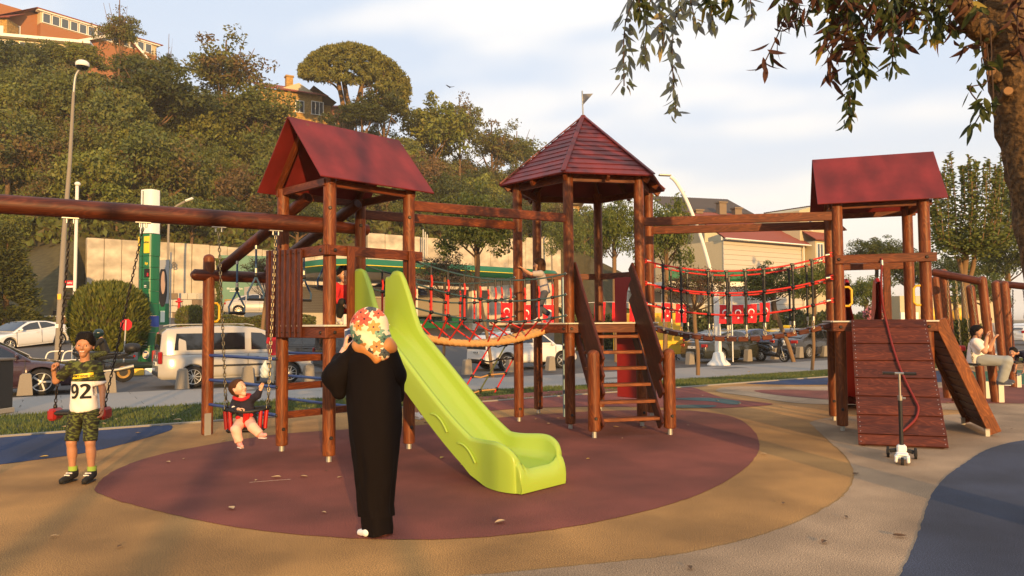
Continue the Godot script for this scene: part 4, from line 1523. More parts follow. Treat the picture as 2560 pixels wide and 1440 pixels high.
func build_plank_bridge() -> void:
	var br := thing("plank_bridge", "hanging plank bridge with red hand ropes and black posts", "rope bridge", Transform3D(Basis(), (HP[2] + RPo[0]) * 0.5))
	var o0 := br.position
	var F0: Vector3 = HP[2] - o0
	var F1: Vector3 = RPo[0] - o0
	var B0: Vector3 = HP[3] - o0
	var B1: Vector3 = RPo[3] - o0
	board("top_beam", br, F0 + Vector3(0.05, 3.0, 0), F1 + Vector3(0, 2.98, 0), 0.055, 0.125, M.wood)
	board("top_beam", br, B0 + Vector3(0.05, 3.0, 0), B1 + Vector3(0, 2.98, 0), 0.055, 0.125, M.wood)
	var N := 16
	var fa := sagged(F0.lerp(B0, 0.14) + Vector3(0.05, 1.45, 0), F1.lerp(B1, 0.14) + Vector3(-0.06, 1.47, 0), 0.20, N)
	var fb := sagged(F0.lerp(B0, 0.86) + Vector3(0.05, 1.45, 0), F1.lerp(B1, 0.86) + Vector3(-0.06, 1.47, 0), 0.20, N)
	for i in N:
		var a: Vector3 = fa[i].lerp(fa[i + 1], 0.5)
		var b: Vector3 = fb[i].lerp(fb[i + 1], 0.5)
		var al: Vector3 = (fa[i + 1] - fa[i]).normalized()
		var up := (b - a).cross(al).normalized()
		if up.y < 0:
			up = -up
		board("plank", br, a - (b - a) * 0.12, b + (b - a) * 0.12, 0.135, 0.065, M.wood_dark if i % 2 else M.wood, up)
	for p in [fa, fb]:
		part("carry_chain", MB.new().tube(p, 0.012, 6), M.steel, br)
	for side in 2:
		var a: Vector3 = F0 if side == 0 else B0
		var b: Vector3 = F1 if side == 0 else B1
		var deckp: Array = fa if side == 0 else fb
		var ropes := []
		for h in [[2.42, 2.44, 0.19], [2.09, 2.12, 0.18], [1.78, 1.80, 0.18]]:
			var path := sagged(a + Vector3(0.08, h[0], 0), b + Vector3(-0.09, h[1], 0), h[2], 20)
			ropes.append(path)
			part("hand_rope", MB.new().tube(path, 0.0135, 6), M.rope_red, br)
			for e in [0, 20]:
				var s := 1.0 if e == 0 else -1.0
				part("ferrule", MB.new().tube([path[e] + Vector3(0.03 * s, 0, 0), path[e] + Vector3(0.09 * s, -0.012, 0)], 0.019, 8), M.steel, br)
				part("eye_bolt", MB.new().tube(MB.new().ring(path[e], Vector3(1, 0, 0), Vector3(0, 1, 0), 0.03, 9), 0.008, 6, false), M.rope_red, br)
		for i in range(1, 9):
			var k := int(round(i * 20.0 / 9.0))
			var top: Vector3 = ropes[0][k]
			var fl: Vector3 = deckp[clampi(int(round(i * 16.0 / 9.0)), 0, 16)]
			fl = Vector3(top.x, fl.y, top.z)
			part("stanchion", MB.new().tube([top, ropes[1][k], ropes[2][k], fl + Vector3(0, 0.19, 0)], 0.016, 8), M.black_rubber, br)
			part("top_clamp", MB.new().box(top, Vector3(0.075, 0.03, 0.034), Basis(), 0.008).box(top - Vector3(0, 0.06, 0), Vector3(0.04, 0.10, 0.04), Basis(), 0.01), M.knot, br)
			for p in [ropes[1][k], ropes[2][k]]:
				part("knot_ball", MB.new().ball(p, Vector3(0.033, 0.033, 0.033), 8, 6), M.knot, br)
			part("ferrule", MB.new().tube([fl + Vector3(0, 0.14, 0), fl + Vector3(0, 0.20, 0)], 0.02, 8), M.steel, br)
			part("chain", links(fl + Vector3(0, 0.15, 0), fl + Vector3(0, 0.03, 0), 0.0, 0.04, 0.005), M.steel, br)

func build_far_play() -> void:
	var a := dp(2335, 682, 13.6)
	var b := dp(2450, 700, 13.9)
	var f1 := thing("swing_set", "brown log swing frame behind the climbing board, with seated woman", "swing set", Transform3D(Basis(), Vector3(a.x, 0, a.z)))
	var o0 := f1.position
	part("beam", nb().log_(dp(2330, 680, 13.9) - o0, dp(2452, 704, 13.5) - o0, 0.072, 16), M.wood_dark, f1)
	for q in [[2357, 672, 2380, 1000, 13.9], [2454, 690, 2520, 955, 13.7], [2425, 712, 2465, 960, 14.4], [2338, 690, 2345, 960, 14.5]]:
		var top := dp(q[0], q[1], q[4])
		var bot := Vector3(top.x, 0, top.z) + Vector3(0.10, 0, 0.12)
		part("leg", nb().dome_log(bot - o0, top - o0, 0.078, 16), M.wood_post, f1)
		part("ground_bracket", MB.new().box(bot + Vector3(0.06, 0.16, 0.07) - o0, Vector3(0.10, 0.34, 0.012), Basis(), 0.002), M.zinc, f1)
	var f2 := thing("swing_set", "farther brown log swing frame, with child lying over its swing", "swing set", Transform3D(Basis(), gp(2560, 935)))
	o0 = f2.position
	part("beam", nb().log_(dp(2485, 708, 17.4) - o0, dp(2620, 722, 16.8) - o0, 0.08, 16), M.wood_dark, f2)
	for q in [[2488, 702, 2497, 940, 17.2], [2510, 702, 2530, 948, 16.6], [2625, 710, 2640, 940, 16.8]]:
		var top := dp(q[0], q[1], q[4])
		var bot := Vector3(top.x, 0, top.z) + Vector3(0.06, 0, 0.1)
		part("leg", nb().dome_log(bot - o0, top - o0, 0.088, 16), M.wood_post, f2)
		part("ground_bracket", MB.new().box(bot + Vector3(0.07, 0.16, 0.08) - o0, Vector3(0.10, 0.34, 0.012), Basis(), 0.002), M.zinc, f2)
	var s1 := dp(2445, 905, 13.4)
	var w1 := thing("swing", "dark flat swing seat under the seated woman in jeans", "swing", T(Vector3(0.8, 0, -0.6), s1))
	part("seat", MB.new().box(Vector3(0, -0.03, 0), Vector3(0.46, 0.03, 0.2), Basis(), 0.01), M.black_rubber, w1)
	for s in [-1.0, 1.0]:
		var top := dp(2406, 705, 13.6) if s < 0 else dp(2425, 708, 13.9)
		var iv := w1.transform.affine_inverse()
		part("chain", links(iv * top, Vector3(0.21 * s, 0.0, 0), 0.0, 0.05, 0.006), M.chain, w1)
	var w2 := thing("swing", "empty swing with red seat edge on bright chains near climbing board", "swing", Transform3D(Basis(), dp(2386, 870, 13.7)))
	part("seat", MB.new().box(Vector3(0, 0, 0), Vector3(0.2, 0.1, 0.4), Basis(), 0.02), M.red_plastic, w2)
	for s in [-1.0, 1.0]:
		var top := dp(2380 + 10 * s, 702, 13.7) - w2.position
		part("chain", links(top, Vector3(0.02 * s, 0.05, 0.16 * s), 0.0, 0.05, 0.006), M.chain, w2)
	var w3 := thing("swing", "black swing seat on steel ropes under the lying child", "swing", Transform3D(Basis(), dp(2556, 905, 15.6)))
	part("seat", MB.new().box(Vector3(0, 0, 0), Vector3(0.45, 0.05, 0.2), Basis(), 0.015), M.black_rubber, w3)
	for s in [-1.0, 1.0]:
		part("chain", links(dp(2545 + 13 * s, 725, 16.8) - w3.position, Vector3(0.2 * s, 0.03, 0), 0.0, 0.05, 0.007), M.chain_dark, w3)
	build_scooter()

func build_scooter() -> void:
	var p := gp(2256, 1160)
	var t := thing("kick_scooter", "white and black three-wheeled kick scooter parked before the plank ramp", "scooter", Transform3D(Basis(Vector3.UP, deg_to_rad(-27)), p))
	part("deck", MB.new().box(Vector3(0, 0.065, -0.16), Vector3(0.115, 0.022, 0.42), Basis(), 0.008).box(Vector3(0, 0.085, -0.02), Vector3(0.12, 0.05, 0.09), Basis(Vector3.RIGHT, 0.35), 0.012), M.sign_white, t)
	part("rear_guard", MB.new().box(Vector3(-0.055, 0.06, 0.03), Vector3(0.035, 0.07, 0.13), Basis(), 0.01).box(Vector3(0.055, 0.06, 0.03), Vector3(0.035, 0.07, 0.13), Basis(), 0.01).box(Vector3(0, 0.10, 0.0), Vector3(0.10, 0.02, 0.10), Basis(), 0.008), M.sign_white, t)
	var rw := part("rear_wheel", MB.new(), M.tyre, t)
	var wheel := func(c: Vector3, r: float, w: float) -> MB:
		var mb := MB.new()
		mb.tube([c + Vector3(-w * 0.5, 0, 0), c + Vector3(-w * 0.4, 0, 0), c + Vector3(w * 0.4, 0, 0), c + Vector3(w * 0.5, 0, 0)], [r * 0.86, r, r, r * 0.86], 18)
		return mb
	rw.mesh = wheel.call(Vector3(0, 0.042, 0.09), 0.042, 0.03).mesh()
	for s in [-1.0, 1.0]:
		var fw := part("front_wheel", wheel.call(Vector3(0.135 * s, 0.062, -0.36), 0.062, 0.028), M.tyre, t)
		part("hub", MB.new().tube([Vector3(0.117 * s, 0.062, -0.36), Vector3(0.153 * s, 0.062, -0.36)], 0.03, 10), M.pavdark, fw)
		part("axle_arm", MB.new().beam(Vector3(0.0, 0.10, -0.36), Vector3(0.12 * s, 0.075, -0.36), 0.05, 0.04, 0.008), M.black_rubber, t)
	part("head", MB.new().box(Vector3(0, 0.11, -0.35), Vector3(0.10, 0.08, 0.12), Basis(), 0.02), M.sign_white, t)
	part("lower_stem", MB.new().tube([Vector3(0, 0.12, -0.35), Vector3(0, 0.66, -0.32)], 0.021, 12), M.black_rubber, t)
	part("clamp", MB.new().tube([Vector3(0, 0.64, -0.321), Vector3(0, 0.69, -0.318)], 0.027, 12).box(Vector3(0.03, 0.665, -0.31), Vector3(0.05, 0.02, 0.02), Basis(), 0.004), M.steel, t)
	part("upper_stem", MB.new().tube([Vector3(0, 0.67, -0.32), Vector3(0, 0.93, -0.305)], 0.014, 10), M.steel, t)
	part("handlebar", MB.new().tube([Vector3(-0.05, 0.935, -0.305), Vector3(0.05, 0.935, -0.305)], 0.014, 10), M.steel, t)
	for s in [-1.0, 1.0]:
		part("hand_grip", MB.new().tube([Vector3(0.045 * s, 0.935, -0.305), Vector3(0.06 * s, 0.935, -0.305), Vector3(0.16 * s, 0.935, -0.305), Vector3(0.165 * s, 0.935, -0.305)], [0.016, 0.018, 0.017, 0.022], 10), M.black_rubber, t)


func pl(xs: Array, ys: Array, x: float) -> float:
	if x <= xs[0]:
		return ys[0]
	for i in xs.size() - 1:
		if x <= xs[i + 1]:
			return lerpf(ys[i], ys[i + 1], (x - xs[i]) / float(xs[i + 1] - xs[i]))
	return ys[-1]

const WC := [-400, 0, 212, 480, 800, 925, 1180, 1400, 1600]
const WD := [52.0, 55.0, 57.0, 62.0, 69.0, 71.0, 77.0, 84.0, 92.0]
const WH := [6.0, 6.5, 8.3, 8.3, 8.0, 10.2, 10.0, 11.2, 7.0]
const RC := [-400, 0, 430, 640, 760, 1040, 1180, 1330, 1420, 1500, 1700]
const RH := [33.0, 33.0, 28.5, 26.0, 24.5, 22.0, 20.0, 18.0, 13.0, 8.0, 4.0]
func bearing(p: Vector3) -> float:
	return 1280.0 + FOCAL * p.x / -p.z
func hill_y(col: float, d: float) -> float:
	var wd := pl(WC, WD, col)
	var wh := pl(WC, WH, col) - 0.4
	var rh := pl(RC, RH, col)
	var f := clampf((d - wd) / 34.0, 0.0, 1.0)
	return lerpf(wh, rh, pow(f, 0.85))

func at_col(col: float, d: float, y: float) -> Vector3:
	return Vector3((col - 1280.0) / FOCAL * d, y, -d)

func build_hill() -> void:
	var rows := []
	for k in [-14.0, 0.15, 4.0, 9.0, 14.0, 19.0, 24.0, 29.0, 34.0, 60.0, 140.0]:
		var r := PackedVector3Array()
		for i in 26:
			var col := -500.0 + i * 86.0
			var d := pl(WC, WD, col) + float(k)
			var yy := hill_y(col, d) - (0.0 if k < 40 else 2.0)
			if k < 0.0:
				yy = 1.0
				if col > 150.0 and col < 1440.0:
					d += 14.4
			r.append(at_col(col, d, yy))
		rows.append(r)
	struct_("hillside", MB.new().grid(rows), M.soil)
	var wall := thing("retaining_wall", "long weathered concrete retaining wall at the foot of the wooded hill", "retaining wall", Transform3D(Basis(), at_col(700, 66, 2.0)))
	var o0 := wall.position
	var cols := [212.0]
	while cols[-1] < 1400.0:
		cols.append(cols[-1] + 44.0)
	for i in cols.size() - 1:
		var a := at_col(cols[i], pl(WC, WD, cols[i]), 1.2) - o0
		var b := at_col(cols[i + 1], pl(WC, WD, cols[i + 1]), 1.2) - o0
		var mc: float = (cols[i] + cols[i + 1]) * 0.5
		var h := pl(WC, WH, mc) - 1.2
		if mc > 800 and mc < 925:
			h = 8.0 - 1.2
		var d := (b - a).normalized()
		part("wall_panel", MB.new().beam(a + d * 0.02 + Vector3(0, h * 0.5, 0), b - d * 0.02 + Vector3(0, h * 0.5, 0), 0.5 + 0.02 * (i % 2), h, 0.03), M.concrete, wall)
	var pa := at_col(330, 57.5, 2.0) - o0
	var pb := at_col(560, 61.5, 2.0) - o0
	for j in 4:
		for i in 9:
			var a := pa.lerp(pb, (i + 0.5 * (j % 2)) / 9.5)
			var b := pa.lerp(pb, (i + 0.97 + 0.5 * (j % 2)) / 9.5)
			part("block", MB.new().beam(a + Vector3(0, 0.25 + j * 0.52, 0), b + Vector3(0, 0.25 + j * 0.52, 0), 0.5, 0.49, 0.03), M.wall_white if (i * 3 + j) % 4 else M.stone, wall)
	lettering("painted_number", "008", 0.7, at_col(427, 60.6, 0) + Vector3(0, 6.4, 0.45) - o0, Vector3(0.97, 0, -0.25), M.pavdark, wall)
	var hy := thing("hydrant_post", "small rusty red cross-shaped post before the pale block plinth", "post", Transform3D(Basis(), dp(447, 790, 55)))
	part("upright", MB.new().box(Vector3(0, 0.55, 0), Vector3(0.16, 1.1, 0.1), Basis(), 0.02), M.sign_red, hy)
	part("cap", MB.new().lathe([Vector2(0.18, 1.0), Vector2(0.3, 1.08), Vector2(0.12, 1.16), Vector2(0.1, 1.3), Vector2(0.001, 1.36)], 10), M.sign_red, hy)
	var dp_ := thing("drain_pipes", "three grey drain pipes clamped to the concrete wall", "pipes", Transform3D(Basis(), dp(1058, 640, 72)))
	for i in 3:
		part("pipe", MB.new().tube([Vector3(i * 0.2, 0, 0), Vector3(i * 0.2, 2.6 - i * 0.25, 0)], 0.07, 8), M.zinc, dp_)

func lettering(called: String, text: String, size: float, at: Vector3, dir: Vector3, m: Material, parent: Node3D, depth := 0.01, bold := true) -> MeshInstance3D:
	var tm := TextMesh.new()
	var f := SystemFont.new()
	f.font_names = PackedStringArray(["Droid Sans"])
	f.font_weight = 700 if bold else 400
	tm.font = f
	tm.text = text
	tm.font_size = 32
	tm.pixel_size = size / 32.0
	tm.depth = depth
	tm.curve_step = 4.0
	tm.horizontal_alignment = HORIZONTAL_ALIGNMENT_CENTER
	return part(called, tm, m, parent, face_xf(at, dir))

func window(parent: Node3D, c: Vector3, w: float, h: float, dir: Vector3, out_: Vector3, panes := 2) -> void:
	var b := Basis(dir, Vector3.UP, dir.cross(Vector3.UP))
	var mb := MB.new()
	var f := 0.09
	mb.box(c + Vector3(0, h * 0.5 - f * 0.5, 0), Vector3(w, f, 0.10), b)
	mb.box(c - Vector3(0, h * 0.5 - f * 0.5, 0), Vector3(w + 0.12, f, 0.16), b)
	for i in panes + 1:
		mb.box(c + dir * (-w * 0.5 + f * 0.5 + (w - f) * i / panes), Vector3(f, h - f * 2.0, 0.10), b)
	var fr := part("window", mb, M.frame_white, parent)
	for i in panes:
		part("pane", MB.new().box(c + dir * (-w * 0.5 + w * (i + 0.5) / panes) + out_ * 0.01, Vector3((w - f) / panes - f, h - f * 2.0, 0.03), b), M.pane, fr)

func tiled_roof(parent: Node3D, a: Vector3, b: Vector3, up: Vector3, m: Material, n := 0) -> void:
	var along := b - a
	var nn := along.cross(up).normalized()
	if nn.y < 0:
		nn = -nn
	var rl := part("roof_plane", MB.new(), m, parent)
	var rows := []
	var steps := int(along.length() / 0.12)
	var cnt := mini(steps, 160)
	for k in 2:
		var r := PackedVector3Array()
		for i in cnt + 1:
			r.append(a + along * (float(i) / cnt) + up * float(k) + nn * (0.05 * absf(sin(i * PI / 2.0 * 1.0)) + 0.0))
		rows.append(r)
	var mb := MB.new()
	mb.grid(rows)
	mb.quad(b - nn * 0.1, a - nn * 0.1, a + up - nn * 0.1, b + up - nn * 0.1)
	mb.quad(a - nn * 0.1, b - nn * 0.1, b + nn * 0.02, a + nn * 0.02)
	rl.mesh = mb.mesh()

func build_buildings() -> void:
	build_top_houses()
	build_station()
	build_right_houses()

func wallbox(parent: Node3D, c: Vector3, s: Vector3, m: Material, b := Basis()) -> MeshInstance3D:
	return part("wall", MB.new().box(c, s, b), m, parent)

func build_top_houses() -> void:
	var d := 96.0
	var o := dp(100, 120, d)
	var e := (dp(330, 150, d + 10.0) - dp(90, 120, d))
	e = Vector3(e.x, 0, e.z).normalized()
	var out_ := Vector3(-e.z, 0, e.x)
	if out_.z < 0:
		out_ = -out_
	var p0 := dp(92, 100, d)
	var h1 := thing("hillside_house", "orange house on the crest with long row of attic windows", "house", T(e, Vector3(p0.x, 20, p0.z)))
	var top := dp(92, 30, d).y - 20.0
	var sill := dp(92, 62, d).y - 20.0
	var W := 15.5
	part("wall", MB.new().box(Vector3(W * 0.5 - 3.2, top * 0.5 - 2.0, -4.0), Vector3(W + 3.4, top - 0.6 + 4.0, 8.0)), M.wall_orange, h1)
	part("bay_wall", MB.new().box(Vector3(W * 0.5, (sill - 1.2) , 0.5), Vector3(W, 2.4, 1.2)), M.wall_orange, h1)
	for i in 13:
		window(h1, Vector3(0.7 + i * 1.13, sill + (top - sill) * 0.5 - 0.05, 1.06), 1.0, top - sill - 0.35, Vector3.RIGHT, Vector3.BACK, 1)
	part("fascia", MB.new().box(Vector3(W * 0.5, top - 0.05, 0.85), Vector3(W + 0.8, 0.25, 0.9)), M.frame_white, h1)
	part("attic_band", MB.new().box(Vector3(W * 0.5, (sill + top) * 0.5 - 0.1, 0.45), Vector3(W, top - sill, 1.0)), M.wall_cream, h1)
	tiled_roof(h1, Vector3(-0.6, top + 0.1, 1.4), Vector3(W + 0.8, top + 0.1, 1.4), Vector3(0, 0.9, -6.0), M.tile_red)
	var g0 := Vector3(-4.8, top - 2.6, -0.2)
	tiled_roof(h1, Vector3(-5.2, top - 2.5, 1.0), Vector3(-5.2, top - 2.5, -7.0), Vector3(4.7, 2.7, 0), M.tile_red)
	window(h1, Vector3(-2.4, sill - 1.6, 0.05), 0.9, 1.5, Vector3.RIGHT, Vector3.BACK, 2)
	var p1 := dp(170, 120, d + 2.0)
	var h2 := thing("hillside_house", "brick-red gabled house wing with striped teal awning among trees", "house", T(e, Vector3(p1.x, 18, p1.z)))
	var gy := dp(300, 60, d + 4).y - 18.0
	var ey := dp(180, 108, d + 2).y - 18.0
	var ln := 14.0
	part("wall", MB.new().prism(PackedVector2Array([Vector2(0.3, 0), Vector2(ln - 0.3, 0), Vector2(ln - 0.3, ey - 2.6), Vector2(ln * 0.52, gy - 0.4), Vector2(0.3, ey - 0.2)]), -6.0, -0.2), M.wall_orange, h2)
	tiled_roof(h2, Vector3(0, ey, 0.6), Vector3(0, ey, -6.5), Vector3(ln * 0.52, gy - ey + 0.2, 0), M.tile_red)
	tiled_roof(h2, Vector3(ln + 0.4, ey - 2.6, -6.5), Vector3(ln + 0.4, ey - 2.6, 0.6), Vector3(-ln * 0.48 - 0.4, gy - ey + 2.8, 0), M.tile_red)
	part("barge_board", MB.new().beam(Vector3(0, ey, 0.65), Vector3(ln * 0.52, gy + 0.15, 0.65), 0.12, 0.3).beam(Vector3(ln * 0.52, gy + 0.15, 0.65), Vector3(ln + 0.4, ey - 2.7, 0.65), 0.12, 0.3), M.frame_white, h2)
	var aw := part("awning", MB.new(), M.awning, h2)
	var am := MB.new()
	for i in 9:
		am.box(Vector3(8.6 + i * 0.55, ey - 3.2, 0.7), Vector3(0.5, 0.12, 1.6), Basis(Vector3.RIGHT, 0.4))
	aw.mesh = am.mesh()
	window(h2, Vector3(9.6, ey - 4.1, -0.15), 1.2, 1.0, Vector3.RIGHT, Vector3.BACK, 2)
	var h3 := thing("hillside_house", "cream house with closed shutter at the edge of the crest", "house", Transform3D(Basis(), dp(-30, 130, 92)))
	part("wall", MB.new().box(Vector3(0, 1.5, -2), Vector3(4.6, 5.6, 4)), M.wall_ochre, h3)
	part("shutter", MB.new().box(Vector3(1.2, 2.4, 0.05), Vector3(1.4, 1.9, 0.1), Basis(), 0.02), M.frame_white, h3)
	tiled_roof(h3, Vector3(-3, 4.3, 0.6), Vector3(3.0, 4.3, 0.6), Vector3(0, 1.6, -3), M.tile_red)
	var h4 := thing("glazed_terrace", "long white glazed terrace running below the crest houses", "terrace", T(Vector3(0.96, 0, -0.28), dp(-20, 128, 88)))
	part("wall", MB.new().box(Vector3(4.8, 0.6, -1.2), Vector3(10.4, 2.4, 2.0)), M.wall_cream, h4)
	part("roof_slab", MB.new().box(Vector3(5.0, 1.95, -0.8), Vector3(11.4, 0.35, 3.0)), M.frame_white, h4)
	for i in 4:
		window(h4, Vector3(1.3 + i * 2.5, 0.7, -0.12), 2.0, 1.7, Vector3.RIGHT, Vector3.BACK, 2)
	var q0 := dp(700, 290, 98)
	var e5 := Vector3(0.80, 0, 0.60)
	var h5 := thing("hillside_house", "ochre house with hipped tile roof left of the umbrella pine", "house", T(Vector3(0.86, 0, -0.5), Vector3(q0.x, 14, q0.z)))
	var ry := dp(700, 225, 98).y - 14.0
	part("wall", MB.new().box(Vector3(1.5, ry * 0.5, -3), Vector3(8.4, ry, 6.0)), M.wall_ochre, h5)
	part("side_wall", MB.new().box(Vector3(6.4, ry * 0.5 - 0.4, -3.6), Vector3(1.6, ry - 0.9, 5.0)), M.wall_ochre, h5)
	tiled_roof(h5, Vector3(-3.2, ry, 0.6), Vector3(6.4, ry, 0.6), Vector3(0, 1.5, -3.4), M.tile_red)
	tiled_roof(h5, Vector3(7.6, ry - 0.7, 0.4), Vector3(7.6, ry - 0.7, -6.5), Vector3(-3.2, 1.9, 0), M.tile_dark)
	part("gable", MB.new().prism(PackedVector2Array([Vector2(-0.6, ry), Vector2(5.4, ry), Vector2(2.6, ry + 1.5)]), -1.0, -0.4), M.wall_cream, h5)
	part("chimney", MB.new().box(Vector3(1.4, ry + 1.3, -1.0), Vector3(0.9, 1.8, 0.9), Basis(), 0.03).box(Vector3(1.4, ry + 2.3, -1.0), Vector3(1.1, 0.2, 1.1)), M.wall_ochre, h5)
	window(h5, Vector3(5.0, ry - 1.8, 0.05), 1.7, 1.9, Vector3.RIGHT, Vector3.BACK, 3)
	window(h5, Vector3(2.6, ry - 1.9, 0.05), 1.2, 1.7, Vector3.RIGHT, Vector3.BACK, 2)
	window(h5, Vector3(4.6, ry - 5.2, 0.05), 1.7, 1.5, Vector3.RIGHT, Vector3.BACK, 2)
	var q1 := dp(822, 300, 106)
	var h6 := thing("hillside_house", "small salmon house partly hidden behind the pine trunk", "house", Transform3D(Basis(), Vector3(q1.x, 14, q1.z)))
	var sy := dp(822, 268, 106).y - 14.0
	part("wall", MB.new().box(Vector3(0.4, sy * 0.5, -2), Vector3(4.6, sy, 4)), M.wall_orange, h6)
	tiled_roof(h6, Vector3(-2.2, sy, 0.3), Vector3(3.0, sy, 0.3), Vector3(0, 0.9, -2.6), M.tile_red)
	window(h6, Vector3(0.2, sy - 2.9, 0.05), 1.7, 1.3, Vector3.RIGHT, Vector3.BACK, 2)

func build_station() -> void:
	var d := 52.0
	var a := dp(846, 672, 47.0)
	var b := dp(1420, 672, 62.0)
	var y0 := 4.9
	var y1 := 5.75
	var e := Vector3(b.x - a.x, 0, b.z - a.z)
	var L := e.length()
	e = e.normalized()
	var st := thing("station_canopy", "flat filling station canopy with rounded green edge band", "canopy", T(e, Vector3(a.x, 0, a.z)))
	var depth := 12.0
	var prof := [[0.0, y0], [0.10, y0 + 0.05], [0.22, y0 + 0.25], [0.26, y0 + 0.45], [0.20, y0 + 0.66], [0.05, y1]]
	var outline := []
	var r := 2.6
	for k in 9:
		var an := PI * 1.0 + PI * 0.5 * k / 8.0
		outline.append([Vector3(r + cos(an) * r, 0, -r - sin(an) * r), Vector3(cos(an), 0, -sin(an))])
	for k in 9:
		var an := PI * 1.5 + PI * 0.5 * k / 8.0
		outline.append([Vector3(L - r + cos(an) * r, 0, -r - sin(an) * r), Vector3(cos(an), 0, -sin(an))])
	outline.append([Vector3(L, 0, -depth), Vector3(1, 0, 0)])
	outline.append([Vector3(0, 0, -depth), Vector3(-1, 0, 0)])
	var bands := [[0, 3, "bp_dark_green"], [3, 6, "bp_green"]]
	for bd in bands:
		var rows := []
		for k in range(bd[0], mini(bd[1] + 1, 6)):
			var rr := PackedVector3Array()
			for q in outline:
				rr.append(q[0] + q[1] * prof[k][0] + Vector3(0, prof[k][1], 0))
			rows.append(rr)
		part("edge_band", MB.new().grid(rows, true), M[bd[2]], st)
	var strip_ := []
	for q in outline:
		strip_.append(q[0] + q[1] * 0.27 + Vector3(0, y0 + 0.42, 0))
	strip_.append(strip_[0])
	part("light_strip", MB.new().tube(strip_, 0.03, 6), M.bp_yellow, st)
	var poly := PackedVector2Array()
	for q in outline:
		poly.append(Vector2(q[0].x, q[0].z))
	part("soffit", MB.new().prism(poly, -(y0 + 0.1), -y0, Transform3D(Basis(Vector3.RIGHT, Vector3.BACK, Vector3.DOWN), Vector3.ZERO)), M.frame_white, st)
	part("roof_top", MB.new().prism(poly, -(y1 + 0.02), -(y1 - 0.1), Transform3D(Basis(Vector3.RIGHT, Vector3.BACK, Vector3.DOWN), Vector3.ZERO)), M.concrete2, st)
	for x in [3.5, 9.5, 15.5]:
		part("column", MB.new().box(Vector3(x, y0 * 0.5, -5.0), Vector3(0.5, y0, 0.5), Basis(), 0.03), M.frame_white, st)
	var sp := thing("station_shop", "white station shop with grey shutter, yellow and green boards", "shop", T(e, Vector3(a.x, 0, a.z) - e.cross(Vector3.UP) * 8.0))
	part("wall", MB.new().box(Vector3(10, 2.1, -3.0), Vector3(20, 4.6, 6.0)), M.wall_white, sp)
	part("shutter", MB.new(), M.shutter, sp)
	var sm := MB.new()
	for i in 16:
		sm.box(Vector3(3.6, 2.4 + i * 0.12, 0.05), Vector3(5.4, 0.11, 0.06), Basis(), 0.01)
	(sp.get_child(1) as MeshInstance3D).mesh = sm.mesh()
	part("green_board", MB.new().box(Vector3(14.0, 1.5, 0.1), Vector3(6.0, 1.0, 0.12), Basis(), 0.02), M.bp_green, sp)
	part("yellow_board", MB.new().box(Vector3(14.0, 2.35, 0.1), Vector3(4.6, 0.65, 0.12), Basis(), 0.02), M.bp_yellow, sp)
	part("door", MB.new().box(Vector3(9.0, 1.2, 0.05), Vector3(1.6, 2.3, 0.1), Basis(), 0.02), M.glass_dark, sp)
	window(sp, Vector3(7.0, 1.5, 0.05), 1.6, 1.4, Vector3.RIGHT, Vector3.BACK, 2)
	var c2 := dp(1690, 690, 50)
	var s2 := thing("station_canopy", "second green banded canopy partly hidden by twiggy trees", "canopy", T(Vector3(0.97, 0, -0.24), Vector3(c2.x, 0, c2.z)))
	var yy := dp(1690, 702, 50).y
	part("edge_band", MB.new().box(Vector3(2.6, yy + 0.35, 0), Vector3(6.6, 0.75, 0.5), Basis(), 0.15), M.bp_green, s2)
	part("roof_slab", MB.new().box(Vector3(2.6, yy - 0.2, -4), Vector3(6.4, 0.35, 8)), M.frame_white, s2)
	for x in [0.6, 4.6]:
		part("column", MB.new().box(Vector3(x, yy * 0.5 - 0.2, -3.0), Vector3(0.4, yy - 0.1, 0.4)), M.frame_white, s2)
	part("back_wall", MB.new().box(Vector3(2.6, 1.9, -7), Vector3(6.4, 3.8, 0.4)), M.wall_white, s2)
	var tb := gp(370, 905, 0.0)
	var tt := thing("price_totem", "tall green filling station totem with white top and price fields", "totem sign", T(Vector3(0.93, 0, 0.36), Vector3(tb.x, 0, tb.z)))
	var y := 0.0
	var dz := -tb.z / FOCAL
	var hgt := func(py: float) -> float: return dp(370, py, -tb.z).y
	var segs := [[905, 868, "bp_green", 0.0], [867, 832, "bp_green", 0.0], [831, 818, "bp_green", 0.0], [817, 790, "sign_blue", 0.02], [789, 760, "bp_green", 0.0], [759, 729, "bp_green", 0.0], [728, 700, "bp_green", 0.0], [699, 670, "bp_green", 0.0], [669, 642, "bp_green", 0.0], [641, 587, "bp_green", 0.03], [585, 540, "sign_white", -0.02], [539, 476, "sign_white", -0.05]]
	for sg in segs:
		var ya: float = hgt.call(sg[0])
		var yb: float = hgt.call(sg[1])
		var w: float = 0.72 + sg[3]
		var out := PackedVector2Array()
		for k in 20:
			var an := TAU * k / 20.0
			out.append(Vector2(sign(cos(an)) * pow(absf(cos(an)), 0.55) * w * 0.5, sign(sin(an)) * pow(absf(sin(an)), 0.55) * w * 0.42))
		part("segment", MB.new().prism(out, ya, yb, Transform3D(Basis(Vector3.RIGHT, Vector3.FORWARD, Vector3.UP), Vector3.ZERO)), M[sg[2]], tt)
	part("yellow_field", MB.new().box(Vector3(0.18, (hgt.call(638) + hgt.call(590)) * 0.5, 0.318), Vector3(0.30, 0.70, 0.03), Basis(), 0.01), M.bp_yellow, tt)
	part("yellow_field", MB.new().box(Vector3(-0.30, (hgt.call(638) + hgt.call(590)) * 0.5, 0.27), Vector3(0.12, 0.70, 0.05), Basis(Vector3.UP, -0.5), 0.01), M.bp_yellow, tt)
